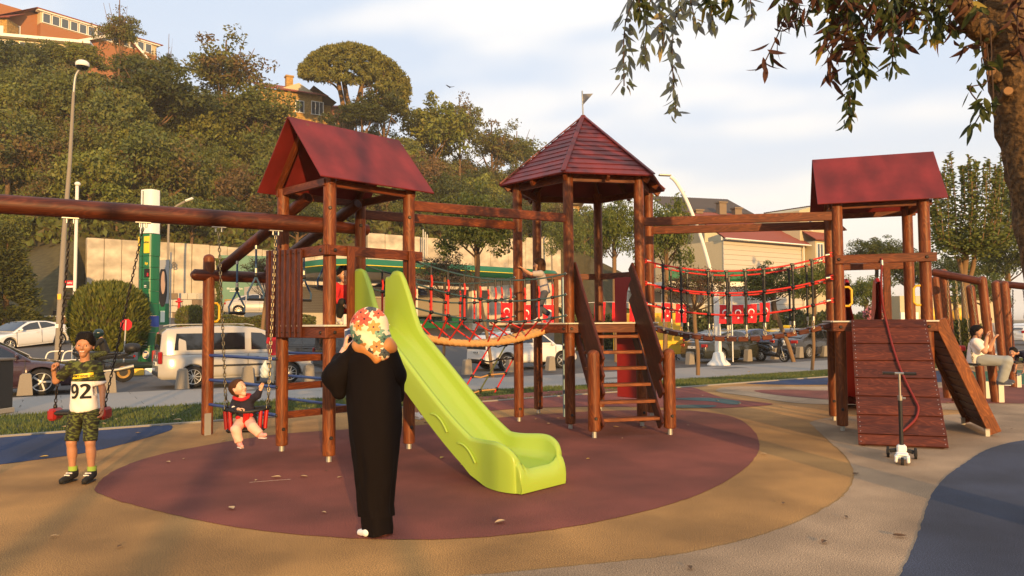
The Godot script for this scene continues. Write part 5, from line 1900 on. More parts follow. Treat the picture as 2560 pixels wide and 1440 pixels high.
	part("centre_seam", MB.new().box(Vector3(-0.06, (hgt.call(905) + hgt.call(480)) * 0.5, 0.322), Vector3(0.012, hgt.call(480) - hgt.call(905), 0.03)), M.bp_dark_green, tt)
	lettering("print", "ultim", 0.11, Vector3(0.18, hgt.call(608), 0.338), Vector3.RIGHT, M.bp_dark_green, tt)
	lettering("print", "bp", 0.14, Vector3(0.16, hgt.call(660), 0.305), Vector3.RIGHT, M.bp_yellow, tt)
	part("price_screen", MB.new().box(Vector3(0.18, hgt.call(684), 0.295), Vector3(0.26, 0.36, 0.03)), M.ink, tt)
	lettering("price_digits", "8", 0.20, Vector3(0.25, hgt.call(688), 0.315), Vector3.RIGHT, M.sign_red, tt)
	for py in [714, 744, 775]:
		part("price_field", MB.new().box(Vector3(0.18, hgt.call(py), 0.295), Vector3(0.27, 0.30, 0.025)), M.bp_dark_green, tt)
		part("print_line", MB.new().box(Vector3(0.12, hgt.call(py) - 0.02, 0.312), Vector3(0.12, 0.035, 0.006)).box(Vector3(0.12, hgt.call(py) - 0.08, 0.312), Vector3(0.11, 0.02, 0.006)), M.sign_white, tt)
	part("print_line", MB.new().box(Vector3(0.16, hgt.call(855), 0.302), Vector3(0.2, 0.045, 0.006)).box(Vector3(0.16, hgt.call(862), 0.302), Vector3(0.2, 0.04, 0.006)).box(Vector3(0.12, hgt.call(806), 0.308), Vector3(0.12, 0.045, 0.006)), M.sign_white, tt)
	part("round_badge", MB.new().tube([Vector3(0.2, hgt.call(886), 0.29), Vector3(0.2, hgt.call(886), 0.315)], 0.17, 20), M.sign_white, tt)
	part("badge_print", MB.new().box(Vector3(0.2, hgt.call(880), 0.318), Vector3(0.18, 0.06, 0.006)).box(Vector3(0.2, hgt.call(892), 0.318), Vector3(0.16, 0.05, 0.006)), M.sign_blue, tt)
	var bb := gp(402, 880, 0.2)
	var bt := thing("banner", "tall green banner with printed portrait of dark-haired woman beside the totem", "banner", T(Vector3(0.9, 0, 0.42), Vector3(bb.x, 0, bb.z)))
	var hb := func(py: float) -> float: return dp(402, py, -bb.z).y
	part("pole", MB.new().tube([Vector3(0.55, 0.0, -0.05), Vector3(0.55, hb.call(632), -0.05)], 0.035, 8), M.zinc, bt)
	var by0: float = hb.call(812)
	var by1: float = hb.call(650)
	part("cloth", MB.new().box(Vector3(0.1, (by0 + by1) * 0.5, 0), Vector3(0.85, by1 - by0, 0.02)), M.bp_green, bt)
	var pr := MB.new()
	pr.quad01(Vector3(-0.32, by1, 0.012), Vector3(-0.32, by0, 0.012), Vector3(0.52, by0, 0.012), Vector3(0.52, by1, 0.012))
	part("print", pr, M.banner, bt)
	for q in [[625, 672, 640, 0.0, 62.0, "F", 5.0, 2.2], [628, 722, 0, 0.0, 60.0, "Murat Aydın", 4.4, 2.6]]:
		var pb := dp(q[0], q[1], q[4])
		var bl := thing("billboard", "teal billboard with small white script behind the silver car" if q[5] != "F" else "upper plain teal billboard on the concrete wall", "billboard", T(Vector3(0.95, 0, -0.3), pb))
		part("board", MB.new().box(Vector3.ZERO, Vector3(q[6], q[7], 0.1), Basis(), 0.02), M.teal_sign, bl)
		lettering("print", q[5], 0.34 if q[5] == "F" else 0.22, Vector3(-1.8 if q[5] == "F" else -1.25, 0.3 if q[5] == "F" else 0.0, 0.06), Vector3.RIGHT, M.sign_white, bl, 0.01, false)
		if q[5] != "F":
			part("print_line", MB.new().box(Vector3(-1.25, -0.2, 0.055), Vector3(0.75, 0.05, 0.01)), M.sign_white, bl)
			part("print_stripe", MB.new().box(Vector3(-0.6, -1.0, 0.055), Vector3(2.8, 0.28, 0.01)), M.wall_ochre, bl)
	var pp := thing("poster", "poster with pale rounded shapes beside the teal billboard", "poster", T(Vector3(0.95, 0, -0.3), dp(672, 725, 58.8)))
	part("sheet", MB.new().box(Vector3.ZERO, Vector3(1.3, 2.0, 0.06)), M.sign_white, pp)
	var pq := MB.new()
	pq.quad01(Vector3(-0.64, 0.99, 0.033), Vector3(-0.64, -0.99, 0.033), Vector3(0.64, -0.99, 0.033), Vector3(0.64, 0.99, 0.033))
	part("print", pq, M.poster, pp)
	var sf := thing("plank_fence", "brown upright plank fence by the filling station entrance", "fence", T(Vector3(0.98, 0, -0.2), dp(108, 822, 44)))
	for i in 15:
		part("plank", MB.new().box(Vector3(i * 0.13, 0.34, 0), Vector3(0.115, 0.75 + 0.02 * (i % 3), 0.03), Basis(), 0.004), M.plank_brown, sf)
	part("rail", MB.new().box(Vector3(0.9, 0.74, 0.02), Vector3(2.0, 0.06, 0.05)), M.frame_white, sf)
	var ds := thing("log_stairs", "stack of wide log steps climbing the bank behind the white car", "stairs", T(Vector3(0.98, 0, -0.2), dp(118, 788, 50)))
	for i in 6:
		part("log_step", nb().log_(Vector3(-0.2, i * 0.28, -i * 0.4), Vector3(2.1 - i * 0.05, i * 0.28, -i * 0.4), 0.16, 10), M.bark_young, ds)
	var kr := thing("kiosk_roof", "small hut with dark slanted roof behind the plank fence", "hut", T(Vector3(0.98, 0, -0.2), dp(98, 800, 46)))
	part("roof", MB.new().prism(PackedVector2Array([Vector2(0, 0.2), Vector2(2.2, 0.2), Vector2(2.2, 0.42), Vector2(0.5, 0.62), Vector2(0.1, 0.75)]), -1.5, 0.0), M.tile_dark, kr)
	part("side", MB.new().prism(PackedVector2Array([Vector2(-0.15, -0.3), Vector2(0.05, 0.8), Vector2(0.2, 0.1), Vector2(0.3, -0.3)]), -1.4, 0.05), M.frame_white, kr)
	var gb := thing("green_signboard", "green leaning board behind the white coupe", "sign", T(Vector3(0.98, 0, -0.2), dp(66, 800, 44)))
	part("board", MB.new().prism(PackedVector2Array([Vector2(-0.4, -0.3), Vector2(0.75, -0.3), Vector2(0.62, 0.2), Vector2(0.6, 0.55), Vector2(0.1, 0.35)]), -0.05, 0.0), M.bp_dark_green, gb)
	var rs := thing("red_sign", "small red sign reading SUYU with white strip below", "sign", Transform3D(Basis(), dp(172, 712, 40)))
	part("board", MB.new().box(Vector3(0, 0.1, 0), Vector3(0.48, 0.26, 0.03)), M.sign_red, rs)
	part("strip", MB.new().box(Vector3(0, -0.1, 0), Vector3(0.48, 0.10, 0.03)), M.sign_white, rs)
	lettering("print", "SUYU", 0.13, Vector3(0.03, 0.1, 0.02), Vector3.RIGHT, M.sign_white, rs)

func build_right_houses() -> void:
	var d := 62.0
	var a := dp(1813, 700, d)
	var b := dp(2010, 700, d + 6.0)
	var e := Vector3(b.x - a.x, 0, b.z - a.z)
	var L := e.length()
	e = e.normalized()
	var h := thing("boarded_house", "cream house with horizontal boarding and long red tile roof", "house", T(e, Vector3(a.x, 0, a.z)))
	var yl := dp(1813, 598, d).y
	var yr := dp(2010, 568, d + 6.0).y
	part("wall", MB.new().box(Vector3(L * 0.5, yl * 0.5, -4.2), Vector3(L - 0.1, yl - 0.1, 8.0)), M.wall_cream, h)
	var nbd := 20
	for i in nbd:
		var y := (i + 0.5) * yl / nbd
		part("board", MB.new().box(Vector3(L * 0.5, y, -0.15 + 0.012 * (i % 2)), Vector3(L, yl / nbd - 0.012, 0.10), Basis(Vector3.RIGHT, -0.06), 0.01), M.wall_white, h)
	tiled_roof(h, Vector3(-0.5, yl + 0.05, 0.5), Vector3(L + 0.4, yl + 0.05, 0.5), Vector3(1.2, 2.3, -4.2), M.tile_red)
	part("gutter", MB.new().tube([Vector3(-0.5, yl, 0.55), Vector3(L + 0.4, yl, 0.55)], 0.07, 8).tube([Vector3(L - 0.2, yl, 0.2), Vector3(L - 0.2, 0, 0.2)], 0.06, 8), M.frame_white, h)
	var h2 := thing("gabled_house", "cream gabled house with small tiled porch, right of the boarded one", "house", T(e, Vector3(b.x, 0, b.z)))
	var gt := dp(2060, 532, d + 8).y
	part("wall", MB.new().prism(PackedVector2Array([Vector2(0, 0), Vector2(6.4, 0), Vector2(6.4, yr + 0.4), Vector2(2.4, gt + 0.6), Vector2(0, yr + 1.6)]), -6.0, -0.3), M.wall_cream, h2)
	tiled_roof(h2, Vector3(6.9, yr + 0.2, -6.2), Vector3(6.9, yr + 0.2, 0.1), Vector3(-4.4, gt - yr + 0.5, 0), M.tile_red)
	tiled_roof(h2, Vector3(0.2, yr - 1.2, 1.2), Vector3(4.0, yr - 1.2, 1.2), Vector3(0.1, 0.9, -1.5), M.tile_red)
	part("porch_wall", MB.new().box(Vector3(2.2, (yr - 1.3) * 0.5, 0.3), Vector3(3.2, yr - 1.3, 1.1)), M.wall_cream, h2)
	window(h2, Vector3(1.2, yr - 2.3, 0.90), 1.0, 1.6, Vector3.RIGHT, Vector3.BACK, 2)
	window(h2, Vector3(2.6, yr - 2.4, 0.90), 0.8, 1.6, Vector3.RIGHT, Vector3.BACK, 1)
	window(h2, Vector3(1.5, yr + 0.3, -0.25), 0.6, 1.0, Vector3.RIGHT, Vector3.BACK, 1)
	var c := dp(1690, 560, 84)
	var h3 := thing("apartment_house", "large cream apartment house with dark hipped roof, chimneys and terrace", "house", T(Vector3(0.96, 0, -0.28), Vector3(c.x, 0, c.z)))
	var ye := dp(1690, 530, 84).y
	var yt := dp(1790, 503, 88).y
	part("wall", MB.new().box(Vector3(4.6, ye * 0.5, -5), Vector3(9.6, ye, 10)), M.wall_cream, h3)
	tiled_roof(h3, Vector3(-0.8, ye, 0.6), Vector3(10.0, ye, 0.6), Vector3(0.0, yt - ye + 0.8, -5.6), M.tile_dark)
	var lw := dp(1740, 545, 80)
	part("lower_wing", MB.new().box(Vector3(4.4, (ye - 1.6) * 0.5, 2.6), Vector3(6.4, ye - 1.6, 3.0)), M.wall_cream, h3)
	tiled_roof(h3, Vector3(0.9, ye - 1.4, 4.4), Vector3(8.0, ye - 1.4, 4.4), Vector3(0, 1.3, -3.4), M.tile_red)
	for q in [[1.9, -0.9], [4.9, 0.1], [6.9, -0.5]]:
		part("chimney", MB.new().box(Vector3(q[0], ye + 0.2 + q[1] * 0.5, 1.6), Vector3(0.9, q[1] + 1.2, 0.8), Basis(), 0.02).box(Vector3(q[0], ye + 0.9 + q[1], 1.6), Vector3(1.1, 0.15, 1.0)), M.stone, h3)
	window(h3, Vector3(8.6, ye - 0.9, 0.05), 2.0, 1.3, Vector3.RIGHT, Vector3.BACK, 3)
	window(h3, Vector3(1.0, ye - 1.5, 0.05), 1.4, 1.4, Vector3.RIGHT, Vector3.BACK, 2)
	var ty := dp(1780, 608, 76).y
	part("terrace_slab", MB.new().box(Vector3(4.2, ty - 0.2, 6.0), Vector3(7.4, 0.35, 4.4)), M.concrete2, h3)
	part("terrace_base", MB.new().box(Vector3(4.6, (ty - 0.4) * 0.5, 5.6), Vector3(5.6, ty - 0.4, 3.6)), M.wall_cream, h3)
	for i in 4:
		part("terrace_post", MB.new().tube([Vector3(0.9 + i * 2.1, ty, 7.9), Vector3(0.9 + i * 2.1, ty + 2.6, 7.9)], 0.08, 8), M.frame_white, h3)
	for i in 12:
		part("baluster", MB.new().box(Vector3(0.9 + i * 0.58, ty + 0.5, 8.0), Vector3(0.05, 1.0, 0.05)), M.frame_white, h3)
	part("handrail", MB.new().box(Vector3(4.2, ty + 1.02, 8.0), Vector3(7.0, 0.07, 0.07)), M.frame_white, h3)
	var q4 := dp(1400, 600, 112)
	var h4 := thing("balcony_house", "pale yellow flat-roofed house with balconies seen through the pointed tower", "house", Transform3D(Basis(), Vector3(q4.x, 0, q4.z)))
	var y4 := dp(1400, 512, 112).y
	part("wall", MB.new().box(Vector3(0.6, y4 * 0.5, -3), Vector3(5.0, y4, 6)), M.wall_ochre, h4)
	part("roof_slab", MB.new().box(Vector3(0.6, y4 + 0.1, -2.4), Vector3(6.0, 0.3, 7.4)), M.wall_cream, h4)
	for i in 2:
		var yb := y4 - 2.9 - i * 2.9
		part("balcony", MB.new().box(Vector3(0.9, yb, 0.7), Vector3(4.6, 0.9, 1.4), Basis(), 0.03), M.wall_ochre, h4)
	window(h4, Vector3(-0.6, y4 - 1.3, 0.05), 1.4, 1.6, Vector3.RIGHT, Vector3.BACK, 2)
	window(h4, Vector3(1.6, y4 - 1.3, 0.05), 1.4, 1.6, Vector3.RIGHT, Vector3.BACK, 2)
	var cf := thing("cafe", "yellow and black cafe front with rounded awning beyond the swings", "cafe", T(Vector3(0.97, 0, -0.24), gp(2330, 842, -0.2)))
	var w0 := cf.position
	part("wall", MB.new().box(Vector3(2.6, 2.0, -2), Vector3(12.0, 4.0, 3.6)), M.wall_cream, cf)
	part("sign_board", MB.new().box(Vector3(3.0, dp(2390, 748, -w0.z).y + 0.2, 0.05), Vector3(4.6, 0.75, 0.15)), M.ink, cf)
	lettering("sign_letters", "CAFE", 0.62, Vector3(2.35, dp(2390, 748, -w0.z).y + 0.2, 0.14), Vector3.RIGHT, M.bp_yellow, cf)
	var ay := dp(2380, 775, -w0.z).y
	for s in [0.2, 3.4]:
		part("awning", MB.new().ball(Vector3(s, ay - 0.3, 0.3), Vector3(1.3, 0.75, 0.8), 16, 10), M.kiosk_yellow, cf)
	part("door", MB.new().box(Vector3(2.6, 0.75, 0.05), Vector3(1.0, 1.5, 0.1)), M.glass_dark, cf)
	part("white_panel", MB.new().box(Vector3(-2.6, 1.6, 0.05), Vector3(2.0, 1.6, 0.15)), M.sign_white, cf)


func road_y(s: float) -> float:
	return -0.25 - 0.15 * smoothstep(-8.0, 8.0, s)

var tyre_mesh: ArrayMesh
var rim_meshes := []
func wheel(parent: Node3D, c: Vector3, r: float, out_z: float, style := 0) -> void:
	if tyre_mesh == null:
		var xf := Transform3D(Basis(Vector3.RIGHT, Vector3.BACK, Vector3.DOWN), Vector3.ZERO)
		tyre_mesh = MB.new().lathe([Vector2(0.60, -0.30), Vector2(0.70, -0.335), Vector2(0.90, -0.33), Vector2(0.985, -0.26), Vector2(1.0, -0.1), Vector2(1.0, 0.1), Vector2(0.985, 0.26), Vector2(0.90, 0.33), Vector2(0.70, 0.335), Vector2(0.60, 0.30)], 28, xf).mesh()
		for n in [5, 7, 10]:
			var mb := MB.new()
			mb.lathe([Vector2(0.70, 0.20), Vector2(0.70, 0.33), Vector2(0.66, 0.34), Vector2(0.62, 0.30), Vector2(0.60, 0.20)], 28, xf)
			mb.lathe([Vector2(0.17, 0.20), Vector2(0.16, 0.29), Vector2(0.10, 0.31), Vector2(0.001, 0.31)], 14, xf)
			for k in n:
				var a: float = TAU * k / n
				var dir := Vector3(cos(a), sin(a), 0)
				var sd := Vector3(-sin(a), cos(a), 0)
				var w: float = 0.13 if n == 5 else 0.75 / n
				var z0 := Vector3(0, 0, 0.27)
				mb.box(dir * 0.38 + z0, Vector3(0.54, w * 1.1, 0.08), Basis(dir, sd, Vector3.BACK), 0.02)
			rim_meshes.append(mb.mesh())
	var s := Vector3(r, r, r)
	var b := Basis.from_scale(s)
	if out_z < 0:
		b = Basis(Vector3.UP, PI) * b
	var w := part("wheel", tyre_mesh, M.tyre, parent, Transform3D(b, c))
	part("rim", rim_meshes[style], M.rim, w)
	part("brake_disc", MB.new().tube([Vector3(0, 0, 0.05), Vector3(0, 0, 0.13)], 0.58, 16), M.trim, w)

func car(called: String, label: String, category: String, xf: Transform3D, spec: Dictionary, pm: Material, group := "") -> Node3D:
	var t := thing(called, label, category, xf, group)
	var L: float = spec.L
	var W: float = spec.W
	var top: Array = spec.top
	var tx := []
	var ty := []
	for q in top:
		tx.append(q[0])
		ty.append(q[1])
	var wr: float = spec.wr
	var base: float = spec.get("base", 0.22)
	var wx := [spec.rear, spec.front]
	var N := 96
	var rows := []
	var wid := func(x: float) -> float:
		var k := clampf((absf(x) - (L * 0.5 - 0.6)) / 0.6, 0.0, 1.0)
		return W * 0.5 * (1.0 - 0.17 * k * k)
	for i in N + 1:
		var x := -L * 0.5 + L * i / N
		var yt := pl(tx, ty, x)
		var k := clampf((absf(x) - (L * 0.5 - 0.10)) / 0.10, 0.0, 1.0)
		var yb := base + 0.06 * k
		for c in wx:
			var dx: float = x - float(c)
			var R := wr + 0.045
			if absf(dx) < R:
				yb = maxf(yb, wr + sqrt(R * R - dx * dx))
		yb = minf(yb, yt - 0.08)
		var w: float = wid.call(x)
		yt -= 0.03 * k
		var half := PackedVector3Array()
		half.append(Vector3(x, yt + 0.025, 0))
		half.append(Vector3(x, yt + 0.02, w * 0.45))
		half.append(Vector3(x, yt, w * 0.80))
		half.append(Vector3(x, yt - 0.03, w * 0.91))
		for j in 7:
			var y := lerpf(yt - 0.07, yb, j / 6.0)
			var bulge := 0.955 + 0.045 * sin(clampf((y - 0.15) / 0.75, 0.0, 1.0) * PI) - (0.03 if y < 0.3 else 0.0)
			half.append(Vector3(x, y, w * bulge))
		half.append(Vector3(x, yb, w * 0.80))
		half.append(Vector3(x, yb, 0))
		var ring := half.duplicate()
		for j in range(half.size() - 2, 0, -1):
			ring.append(Vector3(half[j].x, half[j].y, -half[j].z))
		rows.append(ring)
	var mb := MB.new().grid(rows, true)
	mb.cap_ring(rows[0], true)
	mb.cap_ring(rows[N], false)
	var body := part("body", mb, pm, t)
	var g: Array = spec.cabin
	var H := 0.0
	for q in g:
		H = maxf(H, q[1])
	var tum: float = spec.get("tumble", 0.36)
	var belt: float = spec.get("belt", 0.96)
	var wz := func(y: float) -> float: return W * 0.5 * 0.945 - maxf(y - belt, 0.0) * tum
	var pts := []
	for i in g.size() - 1:
		for k in 5:
			pts.append(Vector2(lerpf(g[i][0], g[i + 1][0], k / 5.0), lerpf(g[i][1], g[i + 1][1], k / 5.0)))
	pts.append(Vector2(g[-1][0], g[-1][1]))
	rows = []
	for q in pts:
		var yb := minf(pl(tx, ty, q.x) - 0.04, q.y - 0.005)
		var ww: float = wid.call(q.x) / (W * 0.5)
		var r := PackedVector3Array()
		var ze: float = wz.call(q.y - 0.05) * ww
		for s in [-1.0, 1.0]:
			var a := [Vector3(q.x, yb, wz.call(yb) * ww * s), Vector3(q.x, lerpf(yb, q.y - 0.05, 0.5), wz.call(lerpf(yb, q.y - 0.05, 0.5)) * ww * s), Vector3(q.x, q.y - 0.05, ze * s), Vector3(q.x, q.y - 0.012, (ze - 0.04) * s), Vector3(q.x, q.y, (ze - 0.12) * s)]
			if s > 0:
				r.append(Vector3(q.x, q.y + 0.015, 0))
				a.reverse()
			for p in a:
				r.append(p)
		rows.append(r)
	var cab := part("cabin", MB.new().grid(rows), pm, t)
	var gx := []
	var gy := []
	for q in g:
		gx.append(q[0])
		gy.append(q[1])
	for poly in spec.win:
		for s in [-1.0, 1.0]:
			var p2 := PackedVector2Array()
			for q in poly:
				p2.append(Vector2(q[0], q[1]))
			if Geometry2D.is_polygon_clockwise(p2):
				p2.reverse()
			var ti := Geometry2D.triangulate_polygon(p2)
			var gm := MB.new()
			for k in range(0, ti.size(), 3):
				var v3 := []
				for m in 3:
					var q := p2[ti[k + m]]
					var ww: float = wid.call(q.x) / (W * 0.5)
					v3.append(Vector3(q.x, q.y, (wz.call(q.y) * ww + 0.006) * s))
				var nn: Vector3 = (v3[1] - v3[0]).cross(v3[2] - v3[0])
				if nn.z * s > 0:
					gm.tri(v3[0], v3[1], v3[2])
				else:
					gm.tri(v3[0], v3[2], v3[1])
			part("side_window", gm, M.glass_dark, cab)
	for q in spec.glass:
		var gr := []
		for i in 7:
			var f := i / 6.0
			var x := lerpf(q[0], q[2], f)
			var y := lerpf(q[1], q[3], f)
			var nn := Vector3(q[1] - q[3], q[2] - q[0], 0).normalized()
			var ww: float = wid.call(x) / (W * 0.5)
			var z0: float = wz.call(y) * ww - 0.09
			var r := PackedVector3Array()
			for k in 5:
				var e := (k / 4.0) * 2.0 - 1.0
				r.append(Vector3(x, y, z0 * e) + nn * (0.020 + 0.012 * (1.0 - e * e)))
			gr.append(r)
		part("windscreen" if q[2] > 0 else "rear_window", MB.new().grid(gr), M.glass_dark, cab)
	for s in [-1.0, 1.0]:
		for x in spec.seams:
			var z: float = wid.call(x) * 1.0
			part("door_seam", MB.new().box(Vector3(x, 0.62, (z - 0.002) * s), Vector3(0.012, 0.62, 0.012)), M.trim, body)
		for x in spec.handles:
			part("door_handle", MB.new().box(Vector3(x, spec.get("hy", 0.84), (wid.call(x) * 0.985 + 0.01) * s), Vector3(0.17, 0.035, 0.03), Basis(), 0.01), spec.get("hm", pm), body)
		part("sill", MB.new().box(Vector3((wx[0] + wx[1]) * 0.5, base + 0.03, W * 0.462 * s), Vector3(wx[1] - wx[0] - wr * 2.3, 0.10, 0.05), Basis(), 0.02), spec.get("sillm", pm), body)
		if spec.has("strip"):
			part("rub_strip", MB.new().box(Vector3((wx[0] + wx[1]) * 0.5, spec.strip, W * 0.5 * 1.0 * s), Vector3(wx[1] - wx[0] - wr * 2.2, 0.055, 0.03), Basis(), 0.01), M.trim, body)
		part("mirror", MB.new().ball(Vector3(spec.mirror, 1.02, (W * 0.5 + 0.07) * s), Vector3(0.06, 0.075, 0.11), 10, 6), spec.get("hm", pm), body)
		var hl: Array = spec.head
		part("headlight", MB.new().box(Vector3(hl[0], hl[1], hl[2] * s), Vector3(hl[3], hl[4], 0.30), Basis(Vector3.UP, -0.45 * s) * Basis(Vector3.BACK, -0.25), 0.04), M.lamp_clear, body)
		var tl: Array = spec.tail
		part("tail_light", MB.new().box(Vector3(tl[0], tl[1], tl[2] * s), Vector3(tl[3], tl[4], tl[5]), Basis(Vector3.UP, 0.25 * s), 0.025), M.lamp_red, body)
	part("front_bumper", MB.new().box(Vector3(L * 0.5 - 0.16, 0.36, 0), Vector3(0.36, 0.22, W * 0.80), Basis(), 0.08), spec.get("bump", pm), body)
	part("rear_bumper", MB.new().box(Vector3(-L * 0.5 + 0.16, 0.40, 0), Vector3(0.36, 0.24, W * 0.82), Basis(), 0.08), spec.get("bump", pm), body)
	part("number_plate", MB.new().box(Vector3(-L * 0.5 - 0.012, spec.get("py", 0.72), 0), Vector3(0.02, 0.11, 0.52), Basis(), 0.004), M.plate_white, body)
	lettering("plate_print", spec.get("plate", "34"), 0.085, Vector3(-L * 0.5 - 0.024, spec.get("py", 0.72), 0), Vector3.BACK, M.ink, body, 0.003)
	part("grille", MB.new().box(Vector3(L * 0.5 - 0.01, 0.48, 0), Vector3(0.03, 0.12, W * 0.42), Basis(), 0.02), M.trim, body)
	part("underbody", MB.new().box(Vector3(0, 0.34, 0), Vector3(L * 0.84, 0.16, W * 0.62)), M.trim, body)
	for x in wx:
		for s in [-1.0, 1.0]:
			wheel(t, Vector3(x, wr, (W * 0.5 - wr * 0.34 - 0.015) * s), wr, s, spec.get("style", 0))
	return t

func sedan() -> Dictionary:
	return {"L": 4.65, "W": 1.80, "wr": 0.325, "rear": -1.36, "front": 1.36, "belt": 0.94, "tumble": 0.42,
		"top": [[-2.33, 0.62], [-2.28, 0.90], [-2.1, 0.99], [-1.4, 1.0], [-0.2, 0.95], [0.85, 0.93], [1.5, 0.86], [2.0, 0.74], [2.25, 0.62], [2.33, 0.48]],
		"cabin": [[-1.86, 0.985], [-1.25, 1.31], [-0.75, 1.42], [-0.1, 1.46], [0.28, 1.41], [0.62, 1.24], [1.12, 0.92]],
		"win": [[[0.02, 0.985], [0.92, 0.965], [0.52, 1.22], [0.24, 1.345], [0.02, 1.385]], [[-0.06, 0.985], [-0.06, 1.385], [-0.5, 1.38], [-0.86, 1.32], [-0.86, 1.0]], [[-0.92, 1.01], [-0.92, 1.30], [-1.14, 1.22], [-1.42, 1.03]]],
		"glass": [[0.30, 1.39, 1.06, 0.965], [-1.80, 1.03, -1.02, 1.365]], "seams": [-0.92, 0.0, 1.0], "handles": [-0.72, 0.2], "mirror": 0.82,
		"head": [2.12, 0.64, 0.66, 0.30, 0.13], "tail": [-2.24, 0.80, 0.66, 0.13, 0.15, 0.30], "style": 0}

func build_vehicles() -> void:
	build_cars()
	build_bikes()

func near_wheel(px: float, py: float, y: float, dir: Vector3, wx: float, W: float, near_is_plus := true) -> Transform3D:
	var g := gp(px, py, y)
	var x := dir.normalized()
	var z := x.cross(Vector3.UP)
	return T(x, g - x * wx - z * (W * 0.5 - 0.1) * (1.0 if near_is_plus else -1.0))

func build_cars() -> void:
	var van := {"L": 4.35, "W": 1.70, "wr": 0.305, "rear": -1.28, "front": 1.42, "belt": 0.98, "tumble": 0.13, "base": 0.25,
		"top": [[-2.18, 0.8], [-2.15, 0.98], [1.0, 0.98], [1.35, 0.97], [1.75, 0.90], [2.05, 0.74], [2.18, 0.5]],
		"cabin": [[-2.14, 0.95], [-2.08, 1.55], [-1.95, 1.67], [-1.2, 1.73], [-0.2, 1.74], [0.45, 1.69], [0.72, 1.60], [1.42, 0.97]],
		"win": [[[-1.78, 1.06], [-0.98, 1.06], [-0.98, 1.53], [-1.72, 1.53]], [[-0.86, 1.05], [0.12, 1.05], [0.12, 1.54], [-0.86, 1.54]], [[0.30, 1.04], [1.08, 1.03], [0.72, 1.44], [0.60, 1.52], [0.30, 1.54]]],
		"glass": [[0.72, 1.58, 1.34, 1.03], [-2.125, 1.08, -2.09, 1.52]], "seams": [-0.92, 0.2, 1.2], "handles": [0.02, 0.42], "hy": 0.82, "hm": M.trim, "mirror": 1.02, "strip": 0.60,
		"head": [2.0, 0.72, 0.62, 0.3, 0.2], "tail": [-2.13, 0.86, 0.74, 0.10, 0.34, 0.12], "bump": M.trim, "py": 0.68, "style": 2, "plate": "34 VT 20"}
	var v := car("van", "silver people carrier van with black bumper parked by the bollards", "van", near_wheel(482, 969, -0.25, RE, -1.28, 1.70), van, M.p_silver)
	for s in [-1.0, 1.0]:
		part("roof_rail", MB.new().tube([Vector3(-1.9, 1.74, 0.66 * s), Vector3(-1.7, 1.785, 0.66 * s), Vector3(0.2, 1.79, 0.66 * s), Vector3(0.4, 1.745, 0.66 * s)], 0.016, 6), M.zinc, v)
	part("rear_handle", MB.new().box(Vector3(-2.19, 0.88, 0), Vector3(0.03, 0.10, 0.5), Basis(), 0.02), M.p_silver, v)
	var sp := sedan()
	sp.style = 0
	sp.wr = 0.34
	car("saloon_car", "dark purple saloon with five-spoke wheels beside the grey cabinet", "car", near_wheel(103, 988, -0.25, RE, 1.36, 1.80), sp, M.p_purple)
	var hb := sedan()
	hb.L = 4.1
	hb.rear = -1.25
	hb.front = 1.25
	hb.top = [[-2.05, 0.65], [-2.02, 0.9], [-1.9, 0.98], [-0.2, 0.95], [0.85, 0.93], [1.4, 0.86], [1.85, 0.72], [2.05, 0.48]]
	hb.cabin = [[-2.0, 0.96], [-1.72, 1.28], [-1.35, 1.42], [-0.6, 1.46], [0.0, 1.45], [0.28, 1.40], [0.62, 1.23], [1.12, 0.92]]
	hb.glass = [[0.30, 1.39, 1.06, 0.965], [-1.97, 1.0, -1.60, 1.32]]
	hb.head = [1.88, 0.64, 0.62, 0.28, 0.14]
	hb.tail = [-1.98, 0.86, 0.70, 0.12, 0.2, 0.22]
	car("hatchback_car", "dark grey hatchback seen under the slatted tower", "car", T(RE, dp(790, 830, 35.0) * Vector3(1, 0, 1) + Vector3(0, -0.42, 0)), hb, M.p_dark)
	var su := {"L": 4.45, "W": 1.84, "wr": 0.345, "rear": -1.30, "front": 1.37, "belt": 1.04, "tumble": 0.34, "base": 0.30,
		"top": [[-2.22, 0.8], [-2.2, 1.0], [-2.1, 1.08], [-0.2, 1.04], [0.8, 1.03], [1.4, 0.98], [1.95, 0.86], [2.22, 0.6]],
		"cabin": [[-2.12, 1.06], [-1.85, 1.38], [-1.5, 1.55], [-0.6, 1.62], [0.0, 1.61], [0.35, 1.54], [0.65, 1.38], [1.1, 1.03]],
		"win": [[[0.05, 1.09], [0.90, 1.08], [0.58, 1.34], [0.30, 1.48], [0.05, 1.53]], [[-0.03, 1.09], [-0.03, 1.53], [-0.6, 1.54], [-0.95, 1.50], [-0.95, 1.10]], [[-1.02, 1.12], [-1.02, 1.49], [-1.35, 1.42], [-1.62, 1.18]]],
		"glass": [[0.36, 1.52, 1.06, 1.07], [-2.06, 1.12, -1.68, 1.48]], "seams": [-0.98, 0.02, 1.05], "handles": [-0.78, 0.22], "hy": 0.92, "mirror": 0.85, "sillm": M.trim, "bump": M.trim,
		"head": [2.05, 0.80, 0.68, 0.28, 0.14], "tail": [-2.13, 0.94, 0.62, 0.10, 0.13, 0.42], "style": 0, "plate": "34 BTL 30"}
	var cs := near_wheel(1266, 927, -0.40, RE, -1.30, 1.84)
	var wsu := car("crossover_car", "white crossover car with black lower trim below the net bridge", "car", cs, su, M.p_white)
	for s in [-1.0, 1.0]:
		part("roof_rail", MB.new().tube([Vector3(-1.4, 1.57, 0.66 * s), Vector3(-1.2, 1.64, 0.66 * s), Vector3(-0.1, 1.66, 0.66 * s), Vector3(0.2, 1.59, 0.66 * s)], 0.018, 6), M.zinc, wsu)
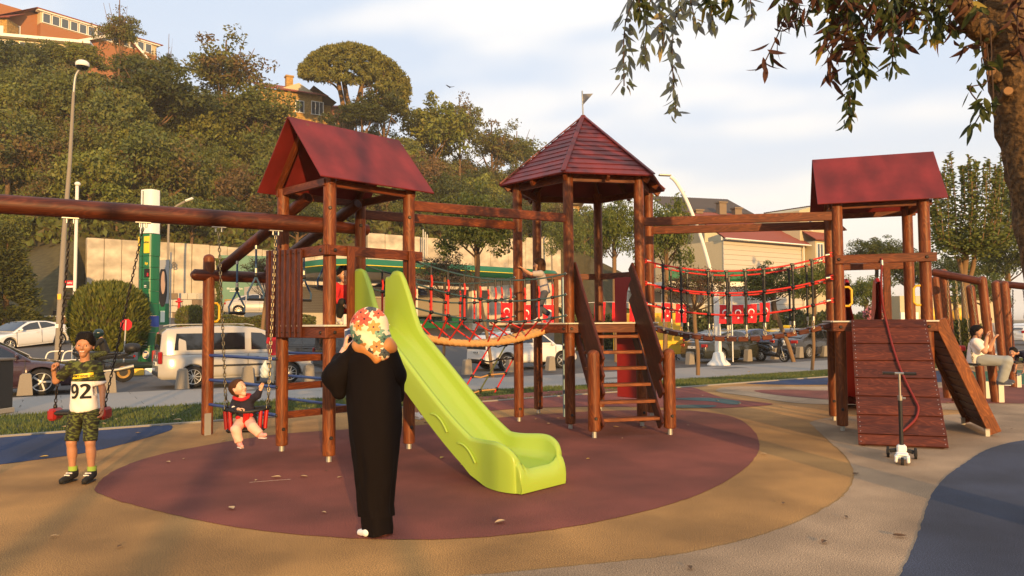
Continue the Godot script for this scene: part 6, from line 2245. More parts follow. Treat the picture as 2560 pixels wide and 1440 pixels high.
	part("black_band", MB.new().box(Vector3(-2.215, 0.93, 0), Vector3(0.03, 0.15, 1.5), Basis(), 0.02), M.trim, wsu)
	var dj := van.duplicate(true)
	dj.bump = M.trim
	dj.plate = "34"
	car("off_road_car", "black boxy off-road vehicle behind the white crossover", "car", T(RE, rp(3.0, 15.2, -0.42)), dj, M.p_dark)
	var so := sedan()
	car("saloon_car", "olive grey saloon behind the street lamp base", "car", near_wheel(1903, 903, -0.40, RE, 1.36, 1.80), so, M.p_olive)
	var dk := sedan()
	dk.style = 2
	car("saloon_car", "dark blue saloon partly hidden behind the parked motor scooter", "car", near_wheel(1915, 886, -0.40, RE, 0.2, 1.80), dk, M.p_blue)
	var gs := sedan()
	gs.style = 2
	gs.tail = [-2.24, 0.84, 0.66, 0.13, 0.16, 0.36]
	car("saloon_car", "grey saloon with red tail lamps between young tree trunks", "car", near_wheel(2021, 896, -0.40, RE, -1.36, 1.80), gs, M.p_grey)
	car("saloon_car", "black saloon on the far lane beyond the olive saloon", "car", near_wheel(1830, 884, -0.40, RE, 0.2, 1.80), sedan(), M.p_dark)
	car("hatchback_car", "black hatchback on the far lane beyond the grey saloon", "car", near_wheel(2050, 878, -0.40, RE, 0.2, 1.80), hb, M.p_dark)
	var tx := car("taxi", "yellow taxi with roof sign behind the grey saloon", "taxi", near_wheel(1960, 878, -0.40, RE, -1.36, 1.80), sedan(), M.p_yellow)
	part("taxi_sign", MB.new().box(Vector3(0.0, 1.54, 0), Vector3(0.16, 0.13, 0.5), Basis(), 0.03), M.bp_yellow, tx)
	var ss := sedan()
	ss.style = 2
	var sy := 2.1
	var a := dp(594, 788, 50)
	car("saloon_car", "silver saloon parked above the hedge in front of the teal billboard", "car", T(Vector3(0.97, 0, -0.24), a + Vector3(1.32, -0.02, -0.75)), ss, M.p_silver)
	var a2 := dp(950, 746, 60)
	car("saloon_car", "dark blue saloon under the station canopy seen past the slide", "car", T(Vector3(0.95, 0, -0.3), a2 + Vector3(1.4, 0, 0)), sedan(), M.p_blue)
	var ped := single("ramp_terrace", MB.new().box(Vector3(0, -0.75, 0), Vector3(9, 1.5, 5), Basis(Vector3.UP, 0.3), 0.1), M.concrete2, "raised concrete terrace below the blue saloon", "terrace", Transform3D(Basis(), a2 + Vector3(1.5, 0, -1.0)))
	var cp := sedan()
	cp.W = 1.85
	cp.L = 4.62
	cp.cabin = [[-2.0, 0.97], [-1.35, 1.20], [-0.8, 1.33], [-0.25, 1.38], [0.15, 1.36], [0.5, 1.22], [1.12, 0.92]]
	cp.win = [[[-0.28, 0.985], [0.92, 0.965], [0.48, 1.18], [0.15, 1.29], [-0.28, 1.32]], [[-0.36, 0.99], [-0.36, 1.315], [-0.75, 1.28], [-1.35, 1.05]]]
	cp.glass = [[0.20, 1.34, 1.06, 0.965], [-1.92, 1.01, -0.9, 1.30]]
	cp.seams = [-0.32, 1.0]
	cp.handles = [-0.12]
	cp.style = 2
	cp.wr = 0.335
	var fw := dp(40, 878, 36.0)
	var rw := dp(133, 866, 37.9)
	var dirc := (fw - rw).normalized()
	var zc := dirc.cross(Vector3.UP).normalized()
	var bc := Basis(dirc, zc.cross(dirc), zc)
	var nearz := 1.0 if zc.z > 0 else -1.0
	car("coupe_car", "white two-door coupe coming down the station slope", "car", Transform3D(bc, (fw + rw) * 0.5 - zc * 0.8 * nearz), cp, M.p_white)
	car("hatchback_car", "white hatchback parked beyond the second play area", "car", T(Vector3(0.9, 0, -0.43), gp(2575, 858, -0.3)), hb, M.p_white)

func build_bikes() -> void:
	var p := gp(308, 955, -0.25)
	var dir := -RE
	var m := thing("motorcycle", "black motorcycle with round top box, ridden along the road", "motorcycle", T(dir, p + dir * 0.68))
	var wl := func(x: float) -> void:
		var w := part("wheel", tyre_mesh, M.tyre, m, Transform3D(Basis.from_scale(Vector3(0.31, 0.31, 0.19)), Vector3(x, 0.31, 0)))
		part("rim", MB.new().tube([Vector3(0, 0, -0.32), Vector3(0, 0, 0.32)], 0.62, 20), M.wall_ochre, w)
		part("brake_disc", MB.new().tube([Vector3(0, 0, -0.36), Vector3(0, 0, 0.36)], 0.40, 16), M.trim, w)
	wl.call(-0.68)
	wl.call(0.72)
	var bm := SDF.new(Vector3(-1.1, 0.2, -0.3), Vector3(0.95, 1.2, 0.3), 0.03)
	bm.cap(Vector3(-0.25, 0.48, 0), Vector3(0.2, 0.5, 0), 0.17, 0.18, 0.05, 0.8)
	bm.cap(Vector3(0.1, 0.86, 0), Vector3(0.45, 0.88, 0), 0.13, 0.12, 0.06)
	bm.cap(Vector3(-0.75, 0.88, 0), Vector3(0.0, 0.78, 0), 0.07, 0.10, 0.06)
	bm.cap(Vector3(0.5, 0.9, 0), Vector3(0.62, 0.95, 0), 0.14, 0.10, 0.08)
	bm.cap(Vector3(-0.95, 0.75, 0), Vector3(-0.5, 0.80, 0), 0.04, 0.07, 0.05)
	var bb := MB.new()
	bm.into(bb)
	part("body", bb, M.p_dark, m)
	part("seat", MB.new().ball(Vector3(-0.25, 0.90, 0), Vector3(0.42, 0.06, 0.14), 14, 8), M.black_rubber, m)
	part("fork", MB.new().tube([Vector3(0.72, 0.31, 0.08), Vector3(0.48, 1.0, 0.08)], 0.03, 8).tube([Vector3(0.72, 0.31, -0.08), Vector3(0.48, 1.0, -0.08)], 0.03, 8), M.trim, m)
	part("handlebar", MB.new().tube([Vector3(0.38, 1.06, -0.36), Vector3(0.48, 1.04, -0.1), Vector3(0.48, 1.04, 0.1), Vector3(0.38, 1.06, 0.36)], 0.018, 8), M.trim, m)
	part("screen", MB.new().box(Vector3(0.62, 1.16, 0), Vector3(0.02, 0.34, 0.28), Basis(Vector3.BACK, 0.5), 0.008), M.glass_dark, m)
	part("exhaust", MB.new().tube([Vector3(0.0, 0.36, -0.16), Vector3(-0.5, 0.40, -0.2), Vector3(-0.95, 0.5, -0.22)], [0.03, 0.05, 0.06], 10), M.zinc, m)
	part("engine", MB.new().box(Vector3(0.02, 0.45, 0), Vector3(0.42, 0.34, 0.34), Basis(), 0.06), M.trim, m)
	part("top_box", MB.new().lathe([Vector2(0.001, -0.14), Vector2(0.2, -0.13), Vector2(0.235, -0.04), Vector2(0.24, 0.03), Vector2(0.2, 0.12), Vector2(0.1, 0.15), Vector2(0.001, 0.155)], 18, Transform3D(Basis(), Vector3(-0.92, 1.06, 0))), M.black_rubber, m)
	part("tail_light", MB.new().box(Vector3(-0.98, 0.80, 0), Vector3(0.06, 0.07, 0.16), Basis(), 0.015), M.lamp_red, m)
	var q := gp(1958, 905, -0.38)
	var dr := Vector3(0.55, 0, 0.75).normalized()
	var s := thing("motor_scooter", "dark parked motor scooter with red top case between the saloons", "motor scooter", T(dr, q - dr * 0.55))
	for x in [-0.6, 0.62]:
		var w := part("wheel", tyre_mesh, M.tyre, s, Transform3D(Basis.from_scale(Vector3(0.25, 0.25, 0.18)), Vector3(x, 0.25, 0)))
		part("rim", rim_meshes[0], M.rim, w)
	var sm := SDF.new(Vector3(-1.0, 0.15, -0.32), Vector3(0.95, 1.25, 0.32), 0.03)
	sm.cap(Vector3(-0.75, 0.75, 0), Vector3(-0.2, 0.6, 0), 0.13, 0.17, 0.06)
	sm.cap(Vector3(-0.4, 0.4, 0), Vector3(0.3, 0.3, 0), 0.13, 0.10, 0.06)
	sm.cap(Vector3(0.32, 0.35, 0), Vector3(0.45, 0.95, 0), 0.13, 0.16, 0.06, 0.7, Vector3.RIGHT)
	sm.cap(Vector3(0.55, 0.55, 0), Vector3(0.75, 0.52, 0), 0.07, 0.05, 0.04)
	var smb := MB.new()
	sm.into(smb)
	part("body", smb, M.p_dark, s)
	part("seat", MB.new().ball(Vector3(-0.42, 0.86, 0), Vector3(0.42, 0.07, 0.15), 14, 8), M.black_rubber, s)
	part("handlebar", MB.new().tube([Vector3(0.36, 1.08, -0.34), Vector3(0.44, 1.06, 0.0), Vector3(0.36, 1.08, 0.34)], 0.022, 8), M.trim, s)
	part("headlight", MB.new().ball(Vector3(0.58, 0.92, 0), Vector3(0.05, 0.08, 0.11), 10, 6), M.lamp_clear, s)
	part("fork", MB.new().tube([Vector3(0.62, 0.25, 0.06), Vector3(0.5, 0.7, 0.06)], 0.025, 8), M.zinc, s)
	part("top_case", MB.new().box(Vector3(-0.92, 0.98, 0), Vector3(0.32, 0.26, 0.36), Basis(), 0.06), M.p_red, s)


func leafcard(mb: MB, p: Vector3, l: Vector3, w: Vector3) -> void:
	mb.tri(p - l, p + w, p + l)
	mb.tri(p - l, p + l, p - w)

func rdir(r: RandomNumberGenerator) -> Vector3:
	var z := r.randf_range(-1.0, 1.0)
	var a := r.randf() * TAU
	var q := sqrt(1.0 - z * z)
	return Vector3(q * cos(a), z, q * sin(a))

func leaf_cloud(mb: MB, r: RandomNumberGenerator, c: Vector3, rad: Vector3, n: int, size: float, cols: Array, hollow := 0.5, droop := 0.3) -> void:
	var k: Color = cols[r.randi() % cols.size()]
	for i in n:
		var d := rdir(r)
		var p := c + d * rad * pow(r.randf(), 0.33) * (1.0 - hollow * 0.0)
		var l := (rdir(r) + Vector3(0, -droop, 0) + d * 0.5).normalized()
		var w := l.cross(rdir(r)).normalized()
		var s := size * r.randf_range(0.6, 1.3)
		var j := r.randf_range(0.72, 1.28)
		var q: Color = k.lerp(cols[r.randi() % cols.size()], 0.3)
		mb.tint(Color(q.r * j * r.randf_range(0.92, 1.1), q.g * j, q.b * j))
		leafcard(mb, p, l * s, w * s * 0.48)

func crown(seed_: int, clumps: int, per: int, size: float, cols: Array, clump_r := 0.26, lumpy := 0.35) -> ArrayMesh:
	var r := RandomNumberGenerator.new()
	r.seed = seed_
	var mb := MB.new()
	var nz := noise(seed_, 1.3, 2)
	for i in clumps:
		var d := rdir(r)
		if d.y < -0.35:
			d.y = -d.y * 0.6
			d = d.normalized()
		var reach := (0.86 + lumpy * nz.get_noise_3dv(d * 1.5)) * pow(r.randf_range(0.18, 1.0), 0.45)
		var c := d * reach
		var cr := clump_r * r.randf_range(0.6, 1.25)
		leaf_cloud(mb, r, c, Vector3(cr, cr * 0.72, cr), per, size, cols)
	return mb.mesh()

func limbs(seed_: int, n: int, spread: float, thick: float, bottom := -1.0) -> ArrayMesh:
	var r := RandomNumberGenerator.new()
	r.seed = seed_
	var mb := MB.new()
	mb.tube([Vector3(0, bottom, 0), Vector3(0.03, bottom * 0.5, 0.02), Vector3(0.02, -0.1, 0.0), Vector3(0.06, 0.45, 0.03)], [thick * 1.25, thick, thick * 0.8, thick * 0.35], 8)
	for i in n:
		var a := r.randf() * TAU
		var y0 := r.randf_range(-0.45, 0.2)
		var e := Vector3(cos(a) * spread, y0 + r.randf_range(0.35, 0.8), sin(a) * spread) * r.randf_range(0.6, 1.0)
		var m := Vector3(e.x * 0.45, lerpf(y0, e.y, 0.35), e.z * 0.45)
		mb.tube([Vector3(0.02, y0, 0), m, e], [thick * 0.45, thick * 0.3, thick * 0.1], 6)
		for k in 2:
			var f := m.lerp(e, 0.4)
			mb.tube([f, f + (rdir(r) + e.normalized()) * 0.25 * spread], [thick * 0.18, thick * 0.05], 5)
	return mb.mesh()

func tree(called: String, label: String, base: Vector3, crown_c: Vector3, rad: Vector3, cm: ArrayMesh, lm: ArrayMesh, group := "", turn := 0.0, trunk_m: Material = null) -> Node3D:
	var t := thing(called, label, "tree" if called.contains("tree") or called.contains("pine") else "shrub", Transform3D(Basis(), base), group)
	part("crown", cm, M.leaf, t, Transform3D(Basis(Vector3.UP, turn) * Basis.from_scale(rad), crown_c - base))
	if lm:
		var hh := maxf((crown_c - base).y, 0.3)
		part("trunk", lm, trunk_m if trunk_m else M.bark, t, Transform3D(Basis(Vector3.UP, turn) * Basis.from_scale(Vector3(rad.x, hh, rad.z)), crown_c - base))
	return t

const GREEN_D := [Color(0.058, 0.074, 0.018), Color(0.075, 0.088, 0.022), Color(0.048, 0.062, 0.017)]
const GREEN_O := [Color(0.112, 0.134, 0.030), Color(0.090, 0.116, 0.028), Color(0.134, 0.140, 0.034)]
const GREEN_Y := [Color(0.158, 0.176, 0.032), Color(0.122, 0.152, 0.028), Color(0.180, 0.180, 0.038)]
const BROWN := [Color(0.130, 0.082, 0.034), Color(0.105, 0.085, 0.030), Color(0.160, 0.095, 0.040)]
const PURPLE := [Color(0.10, 0.055, 0.035), Color(0.075, 0.045, 0.032), Color(0.13, 0.065, 0.038)]

func build_vegetation() -> void:
	var cr := []
	cr.append(crown(1, 150, 56, 0.052, GREEN_D, 0.24, 0.7))
	cr.append(crown(2, 150, 56, 0.050, GREEN_O, 0.24, 0.75))
	cr.append(crown(3, 130, 56, 0.062, GREEN_Y, 0.25, 0.8))
	cr.append(crown(4, 120, 50, 0.050, [GREEN_O[0], BROWN[0], GREEN_O[2]], 0.25, 0.9))
	cr.append(crown(5, 70, 40, 0.050, BROWN, 0.24, 0.5))
	cr.append(crown(6, 130, 56, 0.055, [GREEN_D[1], GREEN_O[1]], 0.25, 0.8))
	var lb := limbs(9, 7, 0.8, 0.05)
	var lbs := limbs(10, 12, 0.95, 0.03)
	var names := ["dense dark green tree on the wooded hillside", "olive green tree on the wooded hillside", "yellow-green leafy tree on the wooded hillside", "olive and brown tinged tree on the wooded hillside", "thin brownish twiggy tree on the wooded hillside", "mid green bushy tree on the wooded hillside"]
	var r := RandomNumberGenerator.new()
	r.seed = 41
	var ug := MB.new()
	for i in 42000:
		var col := r.randf_range(-60.0, 1500.0)
		var f := r.randf()
		var d := pl(WC, WD, col) + 0.2 + f * 36.0
		var p := at_col(col, d, hill_y(col, d) + r.randf() * 0.9)
		var k: Color = [GREEN_O[0], GREEN_D[1], GREEN_Y[1], BROWN[1], GREEN_O[2]][r.randi() % 5]
		ug.tint(k)
		var l := (rdir(r) + Vector3(0, 0.4, 0.3)).normalized() * r.randf_range(0.25, 0.55)
		leafcard(ug, p, l, l.cross(rdir(r)).normalized() * 0.2)
	struct_("undergrowth", ug, M.leaf, "stuff")
	for row in 9:
		var f := row / 8.0
		var step := 88.0 - 10.0 * f
		var col := -60.0 + (40.0 if row % 2 else 0.0) + r.randf() * 20.0
		while col < 1480.0:
			var cc := col + r.randf_range(-22.0, 22.0)
			col += step
			var dd := pl(WC, WD, cc) + 1.0 + f * 33.0 + r.randf_range(-1.5, 1.5)
			var y := hill_y(cc, dd)
			var rad := r.randf_range(1.7, 4.0) * (1.0 - 0.12 * f)
			if row == 0:
				rad *= 0.8
			var kind: int = [1, 2, 1, 3, 0, 5, 4, 1, 3, 2, 0][r.randi() % 11]
			if cc < 330 and f < 0.4:
				kind = [2, 3, 2, 1][r.randi() % 4]
			if cc > 330 and cc < 480 and f > 0.35 and f < 0.85:
				kind = 0
			if f > 0.7 and ((cc < 440) or (cc > 660 and cc < 800)):
				rad *= 0.58
			var c := at_col(cc, dd, y + rad * r.randf_range(0.75, 1.05))
			var zone := "low on the slope" if f < 0.3 else ("halfway up the slope" if f < 0.7 else "near the top of the slope")
			var mark := "below the glazed terrace" if cc < 150 else ("below the orange house" if cc < 300 else ("below the gabled house wing" if cc < 470 else ("below the broad crest tree" if cc < 640 else ("below the ochre house" if cc < 800 else ("below the umbrella pine" if cc < 1020 else ("below the conical green tree" if cc < 1200 else "at the ridge's far end"))))))
			tree("hill_tree", "%s %s %s" % [names[kind].replace(" on the wooded hillside", ""), zone, mark], at_col(cc, dd, y - 0.3), c, Vector3(rad, rad * r.randf_range(0.85, 1.2), rad), cr[kind], lbs if kind == 4 else lb, "trees on the wooded hillside", r.randf() * TAU)
	var crest := [[300, 92, 84.0, 2.5, 2.8, 3, "bushy tree with a bare stem standing before the orange house"], [560, 200, 82.0, 4.6, 4.2, 3, "broad olive tree on the crest left of the ochre house"], [1085, 345, 96.0, 4.4, 4.8, 2, "conical bright green tree right of the umbrella pine"], [1150, 330, 99.0, 3.4, 4.4, 3, "brownish rounded tree behind the conical green one"], [1230, 375, 104.0, 3.6, 3.6, 3, "feathery olive tree stepping down the ridge"], [1290, 395, 108.0, 4.0, 3.2, 1, "wide olive tree at the right end of the ridge"], [905, 295, 88.0, 3.6, 2.6, 0, "dark thicket around the feet of the pine stems"], [960, 275, 90.0, 3.2, 3.0, 0, "dark leafy tree under the right side of the pine"], [640, 300, 80.0, 4.4, 3.6, 1, "spreading olive tree below the ochre house"], [380, 260, 74.0, 5.2, 4.6, 0, "largest dark green tree in the middle of the hillside"], [60, 170, 80.0, 3.6, 2.6, 0, "dark rounded tree below the glazed terrace"], [40, 158, 84.0, 2.7, 2.4, 5, "mid green bushy tree hiding the foot of the glazed terrace"], [120, 150, 85.0, 2.4, 2.3, 1, "olive tree hiding the right end of the glazed terrace"], [205, 152, 86.0, 2.6, 2.2, 2, "yellow-green tree below the orange house windows"], [330, 178, 86.0, 2.8, 2.2, 1, "olive tree before the gabled wing's awning"], [392, 190, 85.0, 2.4, 2.2, 3, "brown tinged tree below the end of the gabled wing"], [420, 165, 86.0, 1.0, 1.6, 0, "narrow dark shrub at the end of the gabled wing"]]
	for q in crest:
		var c := dp(q[0], q[1], q[2])
		var gy := minf(hill_y(q[0], q[2]), c.y - 1.0)
		tree("crest_tree", q[6], Vector3(c.x, gy - 0.5, c.z), c, Vector3(q[3], q[4], q[3]), cr[q[5]], lb, "", r.randf() * TAU)
	build_pine()
	build_street_trees(cr, lb, lbs)
	build_near_tree()
	build_hedges(cr)

func build_pine() -> void:
	var r := RandomNumberGenerator.new()
	r.seed = 77
	var base := dp(862, 325, 92.0)
	var t := thing("umbrella_pine", "tall umbrella pine with two stems standing out against the sky", "tree", Transform3D(Basis(), base))
	var mb := MB.new()
	var cols := [Color(0.165, 0.160, 0.030), Color(0.185, 0.172, 0.036), Color(0.130, 0.135, 0.028)]
	var cx := [748, 780, 820, 880, 930, 980, 1015, 1026]
	var ct := [168, 132, 112, 103, 118, 150, 190, 225]
	var cb := [190, 200, 205, 208, 215, 250, 292, 290]
	for i in 1300:
		var px := r.randf_range(750, 1022)
		var tp := pl(cx, ct, px)
		var bt := pl(cx, cb, px)
		var f := pow(r.randf(), 1.5)
		var py := lerpf(tp + 6.0, bt, f)
		var e := clampf(absf(px - 880.0) / 140.0, 0.0, 1.0)
		var dz := r.randf_range(-1.0, 1.0) * 6.6 * sqrt(maxf(0.05, 1.0 - e * e)) * sqrt(clampf((py - tp) / maxf(bt - tp, 1.0) + 0.15, 0.0, 1.0))
		var c := dp(px, py, 92.0 + dz) - base
		var n := 34
		var k: Color = cols[r.randi() % 3]
		for j in n:
			var d := (rdir(r) + Vector3(0, 0.75, 0)).normalized()
			var p := c + rdir(r) * Vector3(0.55, 0.35, 0.55) * r.randf()
			var w := d.cross(rdir(r)).normalized()
			var q := r.randf_range(0.75, 1.25)
			mb.tint(Color(k.r * q, k.g * q, k.b * q))
			leafcard(mb, p, d * 0.26, w * 0.075)
	part("crown", mb, M.leaf, t)
	var P := func(x: float, y: float, z: float) -> Vector3: return dp(x, y, 92.0 + z) - base
	var tm := MB.new()
	tm.tube(smooth_path([P.call(862, 335, 0), P.call(860, 300, 0), P.call(856, 255, 0), P.call(850, 225, 0), P.call(845, 200, 0)]), 0.30, 8)
	tm.tube(smooth_path([P.call(880, 335, 1), P.call(877, 290, 1), P.call(868, 250, 1), P.call(860, 205, 1)]), 0.32, 8)
	tm.tube(smooth_path([P.call(877, 292, 1), P.call(895, 250, 0.5), P.call(905, 210, 0), P.call(908, 195, 0)]), 0.28, 8)
	tm.tube(smooth_path([P.call(893, 255, 0.5), P.call(915, 240, 0), P.call(945, 225, -1)]), 0.16, 6)
	tm.tube(smooth_path([P.call(852, 235, 0), P.call(838, 215, 0), P.call(815, 200, 0)]), 0.14, 6)
	tm.tube(smooth_path([P.call(860, 215, 1), P.call(880, 200, 1), P.call(900, 190, 2)]), 0.14, 6)
	tm.tube(smooth_path([P.call(902, 220, 0), P.call(940, 215, 1), P.call(975, 235, 1)]), 0.13, 6)
	part("trunk", tm, M.bark_young, t)

func build_street_trees(cr: Array, lb: ArrayMesh, lbs: ArrayMesh) -> void:
	var small := [crown(21, 170, 70, 0.034, [GREEN_D[1], GREEN_O[1]], 0.20, 0.45), crown(22, 150, 44, 0.032, PURPLE + [BROWN[2], GREEN_O[1]], 0.22, 0.5), crown(23, 160, 60, 0.036, [GREEN_O[0], GREEN_Y[1]], 0.20, 0.5), crown(24, 150, 44, 0.034, [GREEN_O[1], BROWN[0], PURPLE[0]], 0.22, 0.5)]
	var twigs := twig_ball(5)
	var list := [
		[1232, 962, 1190, 590, 120, 135, 26.0, 0, "leafy street tree between the towers, seen behind the net bridge"],
		[1108, 905, 1112, 690, 78, 62, 30.0, 1, "purple-brown twiggy street tree behind the net bridge"],
		[643, 962, 668, 690, 60, 60, 24.0, 3, "slim street tree in front of the silver van"],
		[1745, 938, 1735, 720, 92, 62, 21.5, 1, "twiggy street tree with few reddish leaves behind the plank bridge"],
		[1540, 905, 1535, 600, 66, 125, 34.0, 2, "leafy tree seen between the posts of the pointed tower"],
		[1660, 900, 1665, 620, 78, 140, 33.5, 2, "leafy tree just right of the pointed tower"],
		[1985, 908, 1935, 725, 100, 75, 33.5, 0, "ivy-covered rounded tree before the boarded house"],
		[2030, 925, 2035, 720, 62, 72, 25.0, 2, "leaning street tree beside the right tower"],
		[2200, 860, 2190, 640, 80, 52, 48.0, 0, "flat dark cedar behind the right tower"],
		[2170, 860, 2165, 745, 60, 60, 34.0, 2, "small leafy tree seen through the right tower"],
		[2500, 845, 2520, 660, 95, 110, 44.0, 0, "large dark tree beyond the second play area"],
		[2290, 850, 2270, 690, 60, 80, 46.0, 0, "dark tree between the right tower and the cafe"],
		[2400, 860, 2385, 700, 70, 75, 38.0, 0, "dark tree right behind the pale upright tree"],
		[2600, 850, 2590, 560, 90, 190, 40.0, 0, "tall dark tree behind the leaning trunk"],
		[2470, 860, 2455, 740, 70, 60, 36.0, 2, "low tree behind the seated person's swing"],
		[1440, 880, 1420, 610, 60, 80, 60.0, 2, "loose tree below the balcony house"],
	]
	for q in list:
		var base := gp(q[0], q[1], -0.2 if q[6] < 40 else -0.4)
		base = dp(q[0], q[1], q[6])
		base.y = clampf(base.y, -0.45, 0.2)
		var c := dp(q[2], q[3], q[6])
		var k: float = q[6] / FOCAL
		var rad := Vector3(q[4] * k, q[5] * k, q[4] * k)
		var t := thing("street_tree" if q[6] < 33 else "garden_tree", q[8], "tree", Transform3D(Basis(), base))
		part("crown", small[q[7]], M.leaf, t, Transform3D(Basis(Vector3.UP, q[0]) * Basis.from_scale(rad), c - base))
		var lo := c - base - Vector3(0, rad.y * 0.55, 0)
		var th := 0.06 if q[6] < 33 else 0.10
		part("trunk", MB.new().tube(smooth_path([Vector3.ZERO, lo * 0.33 + Vector3(0.03, 0, 0), lo * 0.66 - Vector3(0.02, 0, 0), lo, lo + Vector3(0.0, rad.y * 0.5, 0)]), th, 8), M.bark_young, t)
		part("branches", twigs if q[7] in [1, 3] else lb, M.twig, t, Transform3D(Basis(Vector3.UP, q[1]) * Basis.from_scale(rad), c - base))
	var r := RandomNumberGenerator.new()
	r.seed = 19
	var base := dp(2415, 870, 24.0)
	base.y = -0.1
	var t := thing("garden_tree", "tall pale green tree with upright shoots right of the right tower", "tree", Transform3D(Basis(), base))
	var mb := MB.new()
	var br := MB.new()
	var fork := dp(2415, 640, 24.0) - base
	for i in 46:
		var px := r.randf_range(2325, 2560)
		var topy := pl([2325, 2360, 2400, 2450, 2500, 2560], [470, 385, 372, 390, 380, 440], px) + r.randf() * 60.0
		var z := 24.0 + r.randf_range(-1.5, 1.5)
		var tip := dp(px + r.randf_range(-10, 10), topy, z) - base
		var mid := dp(lerpf(2415, px, 0.75), 600, z) - base
		var path := smooth_path([fork, fork.lerp(mid, 0.6), mid, mid.lerp(tip, 0.5) + Vector3(0.05, 0, 0), tip], 3)
		br.tube(path, 0.014, 5)
		for k in 210:
			var f := r.randf_range(0.25, 1.0)
			var fi := f * (path.size() - 1)
			var a: Vector3 = path[int(fi)]
			var b: Vector3 = path[mini(int(fi) + 1, path.size() - 1)]
			var d := rdir(r)
			d.y = absf(d.y) * 0.5
			var spread := lerpf(0.55, 0.06, smoothstep(0.3, 1.0, f))
			var p := a.lerp(b, fi - int(fi)) + rdir(r) * spread * r.randf()
			var q: Color = [GREEN_O[0], GREEN_Y[1], GREEN_D[1]][r.randi() % 3]
			mb.tint(q)
			leafcard(mb, p + d * 0.05, d * 0.085, d.cross(rdir(r)).normalized() * 0.036)
	part("crown", mb, M.leaf, t)
	part("branches", br, M.bark_young, t)
	part("trunk", MB.new().tube(smooth_path([Vector3.ZERO, dp(2412, 760, 24.0) - base, dp(2410, 690, 24.0) - base, fork]), 0.10, 10).tube(smooth_path([dp(2412, 720, 24.0) - base, dp(2400, 660, 24.0) - base, dp(2392, 640, 24.0) - base]), 0.07, 8).tube(smooth_path([dp(2412, 730, 24.0) - base, dp(2432, 670, 24.0) - base, dp(2436, 630, 24.0) - base]), 0.075, 8), M.bark_young, t)

func twig_ball(seed_: int) -> ArrayMesh:
	var r := RandomNumberGenerator.new()
	r.seed = seed_
	var mb := MB.new()
	for i in 26:
		var a := r.randf() * TAU
		var e := Vector3(cos(a) * r.randf_range(0.5, 1.0), r.randf_range(-0.5, 0.75), sin(a) * r.randf_range(0.5, 1.0))
		var s := Vector3(0, -0.95, 0)
		var m := s.lerp(e, 0.45) + Vector3(0, -0.12, 0)
		mb.tube([s, m, e], [0.018, 0.011, 0.004], 4, false)
		for k in 4:
			var f := m.lerp(e, r.randf())
			mb.tube([f, f + (rdir(r) + (e - s).normalized()) * 0.18], [0.007, 0.003], 4, false)
	return mb.mesh()

func leaf_shape(l: float, w: float, bend: float) -> ArrayMesh:
	var mb := MB.new()
	var rows := []
	for i in 6:
		var f := i / 5.0
		var hw := w * 0.5 * sin(PI * pow(f, 0.85)) + 0.0006
		var y := -l * f
		var z := bend * f * f * l
		rows.append(PackedVector3Array([Vector3(-hw, y, z + hw * 0.35), Vector3(0, y, z), Vector3(hw, y, z + hw * 0.35)]))
	mb.grid(rows)
	return mb.mesh()

